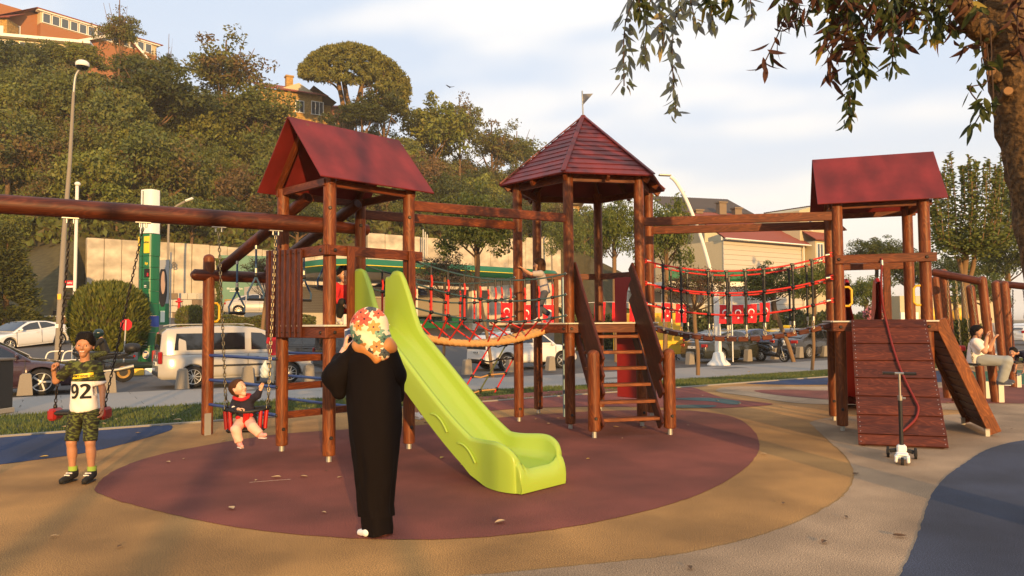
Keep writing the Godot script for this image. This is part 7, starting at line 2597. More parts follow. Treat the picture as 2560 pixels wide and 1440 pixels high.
func build_near_tree() -> void:
	var r := RandomNumberGenerator.new()
	r.seed = 63
	var D := 5.4
	var base := dp(2690, 1240, D)
	base.y = 0.0
	var t := thing("overhanging_tree", "big knotty-barked tree whose leafy branches hang over the playground", "tree", Transform3D(Basis(), base))
	var P := func(x: float, y: float, d := 5.4) -> Vector3: return dp(x, y, d) - base
	var path := smooth_path([Vector3.ZERO, P.call(2665, 900), P.call(2628, 620), P.call(2590, 440), P.call(2556, 290), P.call(2530, 180), P.call(2512, 80), P.call(2500, -40), P.call(2470, -220)], 6)
	var nz := noise(15, 1.6, 3)
	var rows := []
	for i in path.size():
		var c: Vector3 = path[i]
		var rr := PackedVector3Array()
		var base_r := lerpf(0.25, 0.14, clampf(c.y / 4.2, 0, 1))
		for j in 28:
			var a := TAU * j / 28.0
			var d := Vector3(cos(a), 0, -sin(a))
			var bulge := 1.0 + 0.22 * nz.get_noise_3d(d.x * 1.2, c.y * 1.6, d.z * 1.2) + 0.07 * nz.get_noise_3d(d.x * 4.0, c.y * 7.0, d.z * 4.0)
			rr.append(c + d * base_r * bulge)
		rows.append(rr)
	var trunk := part("trunk", MB.new().grid(rows, true), M.bark_near, t)
	for q in [[2482, 185, -0.8, 0.3, 0.035], [2518, 232, -0.3, 0.1, 0.034]]:
		var p: Vector3 = P.call(q[0], q[1], 5.29)
		var d := Vector3(q[2], q[3], 0.75).normalized()
		var st := part("branch_stub", MB.new().tube([p - d * 0.06, p, p + d * 0.035], [q[4] * 1.5, q[4] * 1.15, q[4]], 16), M.bark_near, trunk)
		part("cut_face", MB.new().tube([p + d * 0.034, p + d * 0.038], q[4] * 0.86, 16), M.cut_wood, st)
	var limb := smooth_path([P.call(2500, 90), P.call(2445, 70, 5.35), P.call(2400, 10, 5.3), P.call(2300, -90, 5.2), P.call(2100, -170, 5.1), P.call(1850, -190, 5.0), P.call(1600, -170, 4.9)])
	var lr := []
	for i in limb.size():
		lr.append(lerpf(0.10, 0.02, float(i) / limb.size()))
	part("limb", MB.new().tube(limb, lr, 12), M.bark_near, t)
	var sprays := [[1612, -60, 1560, 215, 30, 0], [1640, -70, 1612, 150, 26, 0], [1712, -60, 1690, 285, 34, 0], [1690, -70, 1660, 120, 24, 0], [1745, -80, 1740, 60, 18, 0], [1800, -80, 1785, 70, 18, 0], [1840, -90, 1880, 40, 16, 0], [1755, -60, 1640, 70, 20, 0],
		[1965, -70, 1905, 170, 16, 1], [1990, -60, 1990, 60, 16, 1], [2035, -60, 2010, 55, 16, 2], [2060, -70, 2075, 200, 26, 1], [2040, -70, 1990, 30, 14, 2], [2125, -70, 2122, 310, 44, 0], [2150, -70, 2165, 190, 36, 0], [2110, -70, 2060, 120, 22, 2], [2095, -60, 2100, 130, 22, 1], [2180, -70, 2230, 180, 30, 0], [2200, -80, 2150, 130, 30, 1], [2235, -80, 2250, 120, 26, 2], [2270, -80, 2330, 100, 24, 0], [2300, -70, 2210, 60, 24, 2], [2340, -60, 2390, 80, 20, 2], [2330, -80, 2290, 40, 22, 2], [2400, -20, 2335, 100, 14, 2], [2380, -60, 2440, 30, 16, 2], [2130, -90, 2060, 10, 24, 0], [2240, -90, 2180, 20, 26, 0], [1900, -90, 1960, 10, 14, 0], [2080, -80, 2110, 60, 30, 0], [2150, -80, 2200, 70, 34, 2], [2220, -80, 2280, 60, 34, 0], [2290, -80, 2350, 50, 30, 0], [2350, -70, 2420, 70, 26, 2], [2170, -80, 2120, 40, 30, 2], [1650, -80, 1600, 30, 20, 0], [1720, -80, 1780, 20, 20, 0], [1860, -80, 1820, 30, 18, 0],
		[2560, -40, 2552, 140, 16, 1], [2452, 112, 2408, 118, 7, 2], [2482, 250, 2432, 318, 9, 0], [2478, 150, 2456, 165, 4, 0], [2470, 200, 2452, 262, 6, 0]]
	var shapes := [leaf_shape(0.105, 0.036, 0.25), leaf_shape(0.090, 0.037, -0.2), leaf_shape(0.118, 0.032, 0.1), leaf_shape(0.078, 0.031, 0.45)]
	var curl := leaf_shape(0.115, 0.034, 0.7)
	var mats := {}
	for q in [["g1", Color(0.052, 0.072, 0.020)], ["g2", Color(0.072, 0.090, 0.022)], ["g3", Color(0.038, 0.054, 0.018)], ["b1", Color(0.085, 0.036, 0.024)], ["b2", Color(0.110, 0.050, 0.030)], ["y1", Color(0.26, 0.20, 0.035)]]:
		var m := mk("leaf_" + q[0], (q[1] as Color).linear_to_srgb(), 0.6)
		m.metallic_specular = 0.3
		m.backlight_enabled = true
		m.backlight = Color(0.4, 0.4, 0.4).linear_to_srgb()
		mats[q[0]] = m
	var tw := MB.new()
	var rest := MB.new()
	var made := 0
	for q in sprays:
		var d0: float = 4.6 + r.randf() * 0.9
		var a: Vector3 = P.call(q[0], q[1], d0)
		var b: Vector3 = P.call(q[2], q[3], d0 + r.randf_range(-0.2, 0.2))
		var mid: Vector3 = a.lerp(b, 0.5) + Vector3(r.randf_range(-0.08, 0.08), 0.04, r.randf_range(-0.06, 0.06))
		var sp := smooth_path([a + Vector3(0, 0.25, 0), a, mid, b], 5)
		tw.tube(sp, 0.0045, 5)
		var cnt := int(q[4] * 2.1)
		for i in cnt:
			var f := sqrt((i + r.randf()) / float(cnt)) if i < cnt - 6 else r.randf_range(0.93, 1.0)
			var fi := f * (sp.size() - 1.001)
			var p: Vector3 = (sp[int(fi)] as Vector3).lerp(sp[int(fi) + 1], fi - int(fi))
			var dir := (rdir(r) + Vector3(0, -1.1, 0)).normalized()
			p += Vector3(r.randf_range(-0.06, 0.06), r.randf_range(-0.03, 0.05), r.randf_range(-0.06, 0.06)) * (1.0 - f * 0.5)
			var y := -dir
			var x := y.cross(rdir(r)).normalized()
			var bs := Basis(x, y, x.cross(y)) * Basis.from_scale(Vector3.ONE * r.randf_range(0.75, 1.2))
			var brown: bool = q[5] == 1 and r.randf() < 0.85 or q[5] == 2 and r.randf() < 0.38
			var key: String = ["b1", "b2", "b1"][r.randi() % 3] if brown else ("y1" if r.randf() < 0.05 else ["g1", "g2", "g3"][r.randi() % 3])
			var sh: ArrayMesh = curl if brown else shapes[r.randi() % 4]
			var on_view: bool = (p + base).y < 3.9
			if made < 295 and on_view:
				part("leaf", sh, mats[key], t, Transform3D(bs, p))
				made += 1
			else:
				rest.tint((mats[key] as StandardMaterial3D).albedo_color.srgb_to_linear())
				var ar := sh.surface_get_arrays(0)
				var o := rest.v.size()
				for k in (ar[Mesh.ARRAY_VERTEX] as PackedVector3Array).size():
					rest.vert(p + bs * ar[Mesh.ARRAY_VERTEX][k], (bs * ar[Mesh.ARRAY_NORMAL][k]).normalized(), Vector2.ZERO)
				for k in ar[Mesh.ARRAY_INDEX]:
					rest.ix.append(o + k)
	part("twigs", tw, M.twig, t)
	for i in 150:
		var c := Vector3(r.randf_range(0.4, 6.2), r.randf_range(4.55, 6.6), r.randf_range(-6.6, -2.2)) - base
		var n := 26
		for k in n:
			var p := c + rdir(r) * 0.34 * r.randf()
			var dir := (rdir(r) + Vector3(0, -0.8, 0)).normalized()
			rest.tint([Color(0.062, 0.085, 0.022), Color(0.085, 0.105, 0.026), Color(0.12, 0.06, 0.03)][0 if r.randf() < 0.7 else 1 + r.randi() % 2])
			leafcard(rest, p, dir * 0.06, dir.cross(rdir(r)).normalized() * 0.022)
	var o := part("leaves", rest, M.leaf_near, t)
	o.set_meta("kind", "stuff")
	for i in 8:
		var e := Vector3(r.randf_range(0.6, 6.0), r.randf_range(4.8, 6.2), r.randf_range(-6.2, -2.4)) - base
		part("limb", MB.new().tube(smooth_path([path[-1], (path[-1] as Vector3).lerp(e, 0.5) + Vector3(0, 0.2, 0), e]), 0.035, 6), M.bark_near, t)
	var lm := limbs(33, 7, 0.8, 0.05)
	var cm := crown(34, 60, 26, 0.055, GREEN_D, 0.24, 0.5)
	for q in [[0.35, 8.5, 0.13, 7.2, 1.6], [2.0, 11.0, 0.15, 7.8, 1.6], [3.4, 10.0, 0.10, 6.9, 1.2]]:
		var b := Vector3(q[0], 0, q[1])
		var k := thing("promenade_tree", "slim tree with sparse crown standing behind the photographer", "tree", Transform3D(Basis(), b), "trees behind the photographer")
		part("crown", cm, M.leaf, k, Transform3D(Basis(Vector3.UP, q[0]) * Basis.from_scale(Vector3(q[4], q[4] * 0.9, q[4])), Vector3(0, q[3], 0)))
		part("trunk", MB.new().tube([Vector3.ZERO, Vector3(0.04, 2.5, 0), Vector3(0, q[3], 0)], [q[2], q[2] * 0.85, 0.06], 10), M.bark, k)

func build_hedges(cr: Array) -> void:
	var r := RandomNumberGenerator.new()
	r.seed = 29
	var put := func(called: String, label: String, c: Vector3, rad: Vector3, n: int, size: float, cols: Array, up := 0.8, narrow := 0.26) -> void:
		var t := thing(called, label, "shrub", Transform3D(Basis(), c - Vector3(0, rad.y, 0)))
		var mb := MB.new()
		for i in n:
			var d := rdir(r)
			var sup := Vector3(sign(d.x) * pow(absf(d.x), 0.85), sign(d.y) * pow(absf(d.y), 0.85), sign(d.z) * pow(absf(d.z), 0.85))
			var p := sup * rad * (1.0 - 0.16 * pow(r.randf(), 2.0))
			var l := (d * 0.7 + Vector3(0, up, 0) + rdir(r) * 0.5).normalized()
			var k: Color = cols[r.randi() % cols.size()]
			var j := r.randf_range(0.7, 1.3)
			mb.tint(Color(k.r * j, k.g * j, k.b * j))
			var s := size * r.randf_range(0.6, 1.3)
			leafcard(mb, p + Vector3(0, rad.y, 0), l * s, l.cross(d + rdir(r) * 0.6).normalized() * s * narrow)
		part("foliage", mb, M.leaf, t)
		var core := MB.new().ball(Vector3(0, rad.y, 0), rad * 0.86, 16, 12)
		part("inner_growth", core, M.soil, t)
	var thuja := [Color(0.115, 0.130, 0.022), Color(0.085, 0.105, 0.022), Color(0.145, 0.145, 0.026)]
	put.call("clipped_bush", "big clipped egg-shaped bright green bush beside the stop sign", dp(273, 800, 29.0), Vector3(1.38, 1.5, 1.38), 9000, 0.13, thuja)
	put.call("round_bush", "small round green bush by the retaining wall", dp(480, 797, 47.0), Vector3(0.95, 0.85, 0.95), 2600, 0.11, thuja)
	put.call("leafy_shrub", "dark leafy shrub beside the seated woman's swing", dp(2415, 855, 21.0), Vector3(0.45, 0.62, 0.45), 1500, 0.09, GREEN_D, 0.2, 0.45)
	var hb := dp(640, 818, 44.0)
	var h := thing("hedge", "long clipped hedge below the silver saloon", "hedge", T(Vector3(0.95, 0, -0.3), hb))
	var hm := MB.new()
	for i in 9000:
		var p := Vector3(r.randf_range(-2.6, 3.4), r.randf_range(-0.6, 0.55), r.randf_range(-0.55, 0.55))
		match r.randi() % 3:
			0: p.y = 0.55 + r.randf() * 0.1 + 0.08 * sin(p.x * 3.0)
			_: p.z = 0.55 + r.randf() * 0.1 + 0.08 * sin(p.x * 4.0 + p.y * 3.0)
		var k: Color = [GREEN_O[1], GREEN_O[2], BROWN[1], GREEN_D[1]][r.randi() % 4]
		hm.tint(k)
		var l := rdir(r) * 0.085
		leafcard(hm, p, l, l.cross(rdir(r)).normalized() * 0.04)
	part("foliage", hm, M.leaf, h)
	part("inner_growth", MB.new().box(Vector3(0.4, -0.1, 0), Vector3(5.9, 1.2, 1.0), Basis(), 0.1), M.soil, h)
	var h2 := thing("hedge", "tall dark green hedge behind the row of saloons", "hedge", T(RE, rp(20.0, 21.0, -0.4)))
	var h2m := MB.new()
	for i in 14000:
		var p := Vector3(r.randf_range(-4.0, 26.0), r.randf_range(0.0, 2.3), 0.0)
		p.z = 0.6 + 0.15 * sin(p.x * 2.1 + p.y) + r.randf() * 0.2
		if i % 4 == 0:
			p.y = 2.2 + 0.25 * sin(p.x * 1.3) + r.randf() * 0.25
			p.z = r.randf_range(-0.5, 0.6)
		h2m.tint([GREEN_D[0], GREEN_D[1], GREEN_D[2], GREEN_O[1]][r.randi() % 4])
		var l := rdir(r) * 0.14
		leafcard(h2m, p, l, l.cross(rdir(r)).normalized() * 0.07)
	part("foliage", h2m, M.leaf, h2)
	part("inner_growth", MB.new().box(Vector3(11, 1.05, 0), Vector3(30, 2.1, 1.0), Basis(), 0.1), M.soil, h2)
	var cb := dp(40, 830, 42.0)
	var c := thing("conifer_tree", "dark spreading conifer with drooping golden tips at the left edge", "tree", Transform3D(Basis(), Vector3(cb.x - 0.6, 0.6, cb.z)))
	var cm := MB.new()
	var inner := MB.new()
	for i in 420:
		var f := pow(r.randf(), 0.75)
		var y := lerpf(0.2, 6.4, f)
		var reach := lerpf(2.9, 0.35, pow(f, 0.9)) * r.randf_range(0.75, 1.08)
		var a := r.randf() * TAU
		var tip := Vector3(cos(a) * reach, y - 0.2 * reach, sin(a) * reach)
		var root := Vector3(cos(a) * 0.2, y + 0.15, sin(a) * 0.2)
		for k in 46:
			var g := r.randf_range(0.30, 1.0)
			var p := root.lerp(tip, g) + rdir(r) * 0.24 * (0.4 + g * 0.6) + Vector3(0, 0.25 * g * g, 0)
			var l := ((tip - root).normalized() + Vector3(0, 0.5, 0) + rdir(r) * 0.6).normalized() * 0.15
			cm.tint(Color(0.070, 0.082, 0.020).lerp(Color(0.15, 0.145, 0.03), r.randf() * r.randf()))
			leafcard(cm, p, l, l.cross(rdir(r)).normalized() * 0.045)
	part("crown", cm, M.leaf, c)
	part("trunk", MB.new().tube([Vector3(0, -0.4, 0), Vector3(0, 6.0, 0)], [0.22, 0.04], 8), M.bark, c)
	var iv := thing("ivy", "column of climbing ivy hanging on the concrete wall", "climber", Transform3D(Basis(), dp(552, 720, 60.0)))
	var im := MB.new()
	for i in 2600:
		var y := r.randf_range(-2.6, 2.4)
		var w := 0.35 + 0.12 * sin(y * 3.0)
		im.tint([GREEN_O[1], GREEN_D[1], GREEN_O[0]][r.randi() % 3])
		var l := rdir(r) * 0.11
		leafcard(im, Vector3(r.randf_range(-w, w), y, r.randf_range(0.0, 0.35)), l, l.cross(rdir(r)).normalized() * 0.06)
	part("foliage", im, M.leaf, iv)
	var pk := thing("flowering_shrub", "pink flowering shrub behind the red slide", "shrub", Transform3D(Basis(), dp(2186, 785, 30.0) - Vector3(0, 0.4, 0)))
	var pm := MB.new()
	for i in 900:
		pm.tint([Color(0.5, 0.16, 0.22), Color(0.07, 0.09, 0.03), Color(0.6, 0.3, 0.3)][r.randi() % 3])
		var l := rdir(r) * 0.07
		leafcard(pm, Vector3(0, 0.4, 0) + rdir(r) * Vector3(0.45, 0.32, 0.3) * pow(r.randf(), 0.4), l, l.cross(rdir(r)).normalized() * 0.04)
	part("foliage", pm, M.leaf, pk)



func flag(at: Vector3, w: float, h: float, turn: float, label: String) -> void:
	var t := thing("national_flag", label, "flag", Transform3D(Basis(Vector3.UP, turn), at), "flags on the string")
	var rows := []
	for i in 7:
		var r := PackedVector3Array()
		for j in 8:
			var x := (j / 7.0 - 0.5) * w
			var y := -h * i / 6.0
			r.append(Vector3(x + 0.04 * y, y, 0.03 * sin(j * 1.1 + i * 0.7 + at.x * 3.0) * (0.3 + i / 6.0)))
		rows.append(r)
	rows.reverse()
	part("cloth", MB.new().grid(rows), M.flag_red, t)
	var out_ := PackedVector2Array()
	var cx := Vector2(-0.02 * w, -h * 0.40)
	var R := w * 0.27
	for k in 19:
		var a := deg_to_rad(-57.7 + 295.4 * k / 18.0)
		out_.append(cx + Vector2(cos(a), sin(a)) * R)
	for k in range(1, 18):
		var a := deg_to_rad(228.0 - 276.0 * k / 18.0)
		out_.append(cx + Vector2(0, -R * 0.25) + Vector2(cos(a), sin(a)) * R * 0.8)
	part("crescent", MB.new().prism(out_, 0.045, 0.05), M.sign_white, t)
	var st := PackedVector2Array()
	var sc := Vector2(-0.01 * w, -h * 0.70)
	for k in 10:
		var a := PI * 0.5 + TAU * k / 10.0
		st.append(sc + Vector2(cos(a), sin(a)) * w * (0.14 if k % 2 == 0 else 0.055))
	part("star", MB.new().prism(st, 0.045, 0.05), M.sign_white, t)

func build_street() -> void:
	var bm := MB.new()
	var prof := PackedVector2Array([Vector2(-0.17, 0), Vector2(0.17, 0), Vector2(0.13, 0.50), Vector2(0.10, 0.54), Vector2(-0.06, 0.54), Vector2(-0.11, 0.49)])
	bm.prism(prof, -0.12, 0.12, Transform3D(Basis(), Vector3.ZERO))
	var bmesh := bm.mesh()
	var spots := [[62, 988, "concrete bollard before the purple saloon's front wheel"], [272, 982, "concrete bollard between the boy and the motorcycle"], [455, 972, "concrete bollard at the silver van's rear wheel"], [618, 962, "concrete bollard at the middle of the silver van"], [771, 955, "concrete bollard before the silver van's front wheel"], [1167, 936, "concrete bollard behind the white crossover's rear bumper"], [1276, 930, "concrete bollard at the white crossover's rear wheel"], [1376, 926, "concrete bollard at the white crossover's front door"], [1725, 911, "concrete bollard beside the yellow kiosk"], [1870, 903, "concrete bollard before the olive saloon's front wheel"], [1937, 898, "concrete bollard beside the dark motor scooter"], [1999, 894, "concrete bollard behind the grey saloon"], [2060, 891, "concrete bollard before the grey saloon's doors"]]
	for q in spots:
		var y := -0.2 if q[0] < 800 else -0.33
		single("bollard", bmesh, M.concrete2, q[2], "bollard", T(RE, gp(q[0], q[1], y)), "bollards along the kerb")
	var D := 31.0
	var fo := dp(1797, 908, D)
	fo.y = -0.32
	var lamp := thing("street_lamp", "white street lamp with leaning curved top and flared foot", "street lamp", Transform3D(Basis(), fo))
	part("column", MB.new().tube(smooth_path([Vector3(0, 0, 0), dp(1793, 800, D) - fo, dp(1788, 720, D) - fo]), [0.14, 0.14, 0.14, 0.13, 0.13, 0.13, 0.12, 0.12, 0.12], 14), M.frame_white, lamp)
	part("mast", MB.new().tube(smooth_path([dp(1788, 730, D) - fo, dp(1772, 660, D) - fo, dp(1748, 580, D) - fo, dp(1716, 500, D) - fo, dp(1690, 455, D) - fo, dp(1676, 442, D) - fo]), 0.075, 12), M.frame_white, lamp)
	part("lamp_head", MB.new().box(dp(1662, 438, D) - fo, Vector3(0.52, 0.07, 0.22), Basis(Vector3.BACK, -0.05), 0.025), M.zinc, lamp)
	part("flared_foot", MB.new().lathe([Vector2(0.50, 0.0), Vector2(0.48, 0.06), Vector2(0.30, 0.22), Vector2(0.22, 0.5), Vector2(0.145, 0.55)], 8), M.frame_white, lamp)
	var d2 := 27.0
	var f2 := dp(143, 905, d2)
	f2.y = -0.1
	var l2 := thing("street_lamp", "tall grey lamp post with domed lantern and yellow warning sticker", "street lamp", Transform3D(Basis(), f2))
	part("post", MB.new().tube([Vector3.ZERO, dp(150, 770, d2) - f2, dp(160, 590, d2) - f2, dp(175, 400, d2) - f2, dp(184, 230, d2) - f2], [0.115, 0.10, 0.085, 0.065, 0.05], 12), M.concrete2, l2)
	part("arm", MB.new().tube(smooth_path([dp(184, 235, d2) - f2, dp(188, 195, d2) - f2, dp(196, 178, d2) - f2, dp(205, 172, d2) - f2]), 0.04, 8), M.zinc, l2)
	var hd := dp(206, 164, d2) - f2
	part("lantern", MB.new().lathe([Vector2(0.05, -0.13), Vector2(0.19, -0.11), Vector2(0.22, -0.02), Vector2(0.235, 0.02), Vector2(0.22, 0.12), Vector2(0.14, 0.18), Vector2(0.001, 0.20)], 16, Transform3D(Basis(), hd)), M.frame_white, l2)
	part("lens", MB.new().lathe([Vector2(0.001, -0.17), Vector2(0.12, -0.16), Vector2(0.20, -0.10), Vector2(0.225, -0.02)], 16, Transform3D(Basis(), hd + Vector3(0, -0.012, 0))), M.glass_dark, l2)
	part("warning_sticker", MB.new().box(dp(153, 742, d2) - f2 + Vector3(0, 0, 0.112), Vector3(0.13, 0.20, 0.01)), M.kiosk_yellow, l2)
	part("label_sticker", MB.new().box(dp(147, 815, d2) - f2 + Vector3(0, 0, 0.118), Vector3(0.12, 0.14, 0.01)), M.sign_white, l2)
	var d3 := 29.0
	var f3 := dp(183, 890, d3)
	var l3 := thing("flagpole", "slim white flagpole with round cap beside the lamp post", "flagpole", Transform3D(Basis(), f3))
	part("pole", MB.new().tube([Vector3(0, -0.3, 0), dp(193, 465, d3) - f3], 0.062, 10), M.frame_white, l3)
	part("cap", MB.new().ball(dp(194, 460, d3) - f3, Vector3(0.11, 0.09, 0.11), 12, 8), M.frame_white, l3)
	var l4 := thing("street_lamp", "slim distant lamp with curved arm before the retaining wall", "street lamp", Transform3D(Basis(), dp(418, 800, 54)))
	var o4 := l4.position
	part("post", MB.new().tube(smooth_path([Vector3.ZERO, dp(420, 660, 54) - o4, dp(422, 560, 54) - o4, dp(430, 525, 54) - o4, dp(462, 504, 54) - o4]), 0.085, 8), M.concrete2, l4)
	part("lamp_head", MB.new().box(dp(473, 499, 54) - o4, Vector3(0.62, 0.16, 0.25), Basis(Vector3.BACK, 0.35), 0.06), M.frame_white, l4)
	var l5 := thing("street_lamp", "small distant lamp with bent arm seen through the pointed tower", "street lamp", Transform3D(Basis(), dp(1382, 660, 80)))
	var o5 := l5.position
	part("post", MB.new().tube(smooth_path([Vector3(0, -4, 0), dp(1378, 600, 80) - o5, dp(1380, 580, 80) - o5, dp(1392, 565, 80) - o5]), 0.10, 8), M.concrete2, l5)
	part("lamp_head", MB.new().box(dp(1394, 563, 80) - o5, Vector3(0.6, 0.15, 0.3), Basis(), 0.05), M.frame_white, l5)
	var d6 := 26.0
	var p6 := dp(309, 890, d6)
	var s6 := thing("stop_sign", "back of red octagonal sign on a steel post before the bush", "sign", Transform3D(Basis(), p6))
	part("post", MB.new().tube([Vector3(0, -0.4, 0), dp(315, 800, d6) - p6], 0.025, 8), M.zinc, s6)
	var oc := PackedVector2Array()
	for k in 8:
		oc.append(Vector2(cos(PI / 8 + TAU * k / 8), sin(PI / 8 + TAU * k / 8)) * 0.215)
	part("plate", MB.new().prism(oc, -0.05, -0.035, Transform3D(Basis(), dp(314, 812, d6) - p6)), M.sign_red, s6)
	var ki := thing("island_kerb", "kerb of alternating yellow and white stones by the green totem", "kerb", T(RE, gp(330, 938, -0.22)))
	for i in 9:
		part("stone", MB.new().box(Vector3(-0.4 + i * 0.52, 0.10, 0.0), Vector3(0.50, 0.24, 0.2), Basis(), 0.03), M.kiosk_yellow if i % 2 else M.sign_white, ki)
	single("island_bed", MB.new().box(Vector3(0, 0, 0), Vector3(9, 0.3, 6.4), T(RE, Vector3()).basis, 0.05), M.turf, "low planted island under the big clipped bush", "planting bed", Transform3D(Basis(), dp(300, 905, 30.0) * Vector3(1, 0, 1) + Vector3(0, -0.12, 0)))
	var rk := thing("cycle_rack", "white tubular rack behind the purple saloon", "rack", T(RE, dp(112, 905, 25.5)))
	for i in 2:
		part("hoop", MB.new().tube(smooth_path([Vector3(i * 0.5, 0, 0), Vector3(i * 0.5 + 0.1, 0.32, 0), Vector3(i * 0.5 + 0.45, 0.36, 0), Vector3(i * 0.5 + 0.55, 0.36, 0)]), 0.025, 6), M.frame_white, rk)
	part("bar", MB.new().tube([Vector3(0, 0.02, 0), Vector3(1.2, 0.05, 0)], 0.025, 6), M.frame_white, rk)
	var cb := gp(-52, 1040, -0.14)
	var cab := thing("street_cabinet", "dark grey vented street cabinet on a pale plinth", "cabinet", Transform3D(Basis(Vector3.UP, -0.15), cb))
	part("casing", MB.new().box(Vector3(-0.25, 0.55, -0.3), Vector3(0.82, 0.92, 0.6), Basis(), 0.02), M.trim, cab)
	part("plinth", MB.new().box(Vector3(-0.25, 0.05, -0.3), Vector3(0.86, 0.10, 0.64), Basis(), 0.01), M.kerbm, cab)
	part("lid", MB.new().box(Vector3(-0.25, 1.03, -0.3), Vector3(0.88, 0.05, 0.66), Basis(), 0.015), M.pavdark, cab)
	for i in 9:
		part("louvre", MB.new().box(Vector3(-0.25, 0.25 + i * 0.075, 0.005), Vector3(0.66, 0.03, 0.02), Basis(Vector3.RIGHT, 0.5)), M.ink, cab)
	var kp := gp(1640, 905, -0.38)
	var kt := thing("kiosk_trailer", "yellow box-shaped kiosk trailer behind the plank bridge", "kiosk", T(RE, kp + Vector3(0.2, 0, -0.6)))
	part("box", MB.new().box(Vector3(0.2, 1.30, -0.9), Vector3(2.9, 2.0, 1.8), Basis(), 0.05), M.kiosk_yellow, kt)
	part("corner_frame", MB.new().box(Vector3(1.62, 1.3, 0.02), Vector3(0.06, 2.0, 0.03), Basis(), 0.005).box(Vector3(0.2, 2.28, 0.02), Vector3(2.9, 0.05, 0.03)).box(Vector3(0.2, 0.33, 0.02), Vector3(2.9, 0.05, 0.03)).box(Vector3(0.2, 1.45, 0.02), Vector3(2.9, 0.015, 0.02)).box(Vector3(0.2, 0.8, 0.02), Vector3(2.9, 0.015, 0.02)), M.p_yellow, kt)
	part("drawbar", MB.new().tube([Vector3(1.5, 0.35, -0.3), Vector3(1.1, 0.05, 0.1)], 0.03, 6).tube([Vector3(1.0, 0.35, -0.2), Vector3(1.35, 0.05, 0.1)], 0.03, 6), M.trim, kt)
	wheel(kt, Vector3(0.0, 0.3, -0.1), 0.3, 1.0, 2)
	var fl := [[1268, 757, 28.0, "red crescent flag left of the slim tree behind the net bridge"], [1315, 762, 28.5, "red crescent flag behind the hexagon tower's left posts"], [1372, 762, 29.0, "red crescent flag beside the child's legs"], [1500, 755, 29.5, "red crescent flag left of the red panel"], [1545, 755, 29.5, "red crescent flag right of the red panel"], [1588, 757, 30.0, "red crescent flag behind the right step plank"], [1668, 757, 30.0, "red crescent flag above the yellow kiosk"], [1703, 760, 30.0, "red crescent flag at the twiggy tree"], [1812, 762, 30.0, "red crescent flag just right of the street lamp"], [1845, 762, 30.0, "red crescent flag on the thin white pole"], [1878, 760, 30.0, "third red crescent flag right of the street lamp"], [1912, 757, 30.0, "red crescent flag at the string's far end"]]
	var sp := []
	for q in fl:
		var p := dp(q[0], q[1], q[2])
		sp.append(p)
		flag(p, 0.44, 0.76, 0.2 * sin(q[0]), q[3])
	var st := thing("flag_string", "thin line that the red flags hang from", "string", Transform3D(Basis(), sp[0]))
	var loc := []
	for p in sp:
		loc.append(p - sp[0])
	loc.append(dp(1960, 745, 31.0) - sp[0])
	part("line", MB.new().tube(loc, 0.008, 4), M.sign_white, st)
	var fp := thing("flagpole", "thin white pole holding up the flag string", "flagpole", Transform3D(Basis(), dp(1832, 880, 30.2)))
	part("pole", MB.new().tube([Vector3(0, -0.4, 0), Vector3(0, 2.3, 0)], 0.025, 8), M.frame_white, fp)
	var bd := thing("bird", "tiny dark bird gliding in the sky above the net bridge", "bird", Transform3D(Basis(Vector3.UP, 0.6), dp(1125, 218, 70)))
	part("body", MB.new().ball(Vector3.ZERO, Vector3(0.05, 0.05, 0.2), 8, 6), M.trim, bd)
	for s in [-1.0, 1.0]:
		part("wing", MB.new().prism(PackedVector2Array([Vector2(0, -0.08), Vector2(0.3, -0.1), Vector2(0.5, -0.02), Vector2(0.25, 0.1), Vector2(0, 0.1)]), -0.01, 0.01, Transform3D(Basis(Vector3(s, 0.3, 0), Vector3(0, 0, -1), Vector3(0, 1, 0)), Vector3.ZERO)), M.trim, bd)

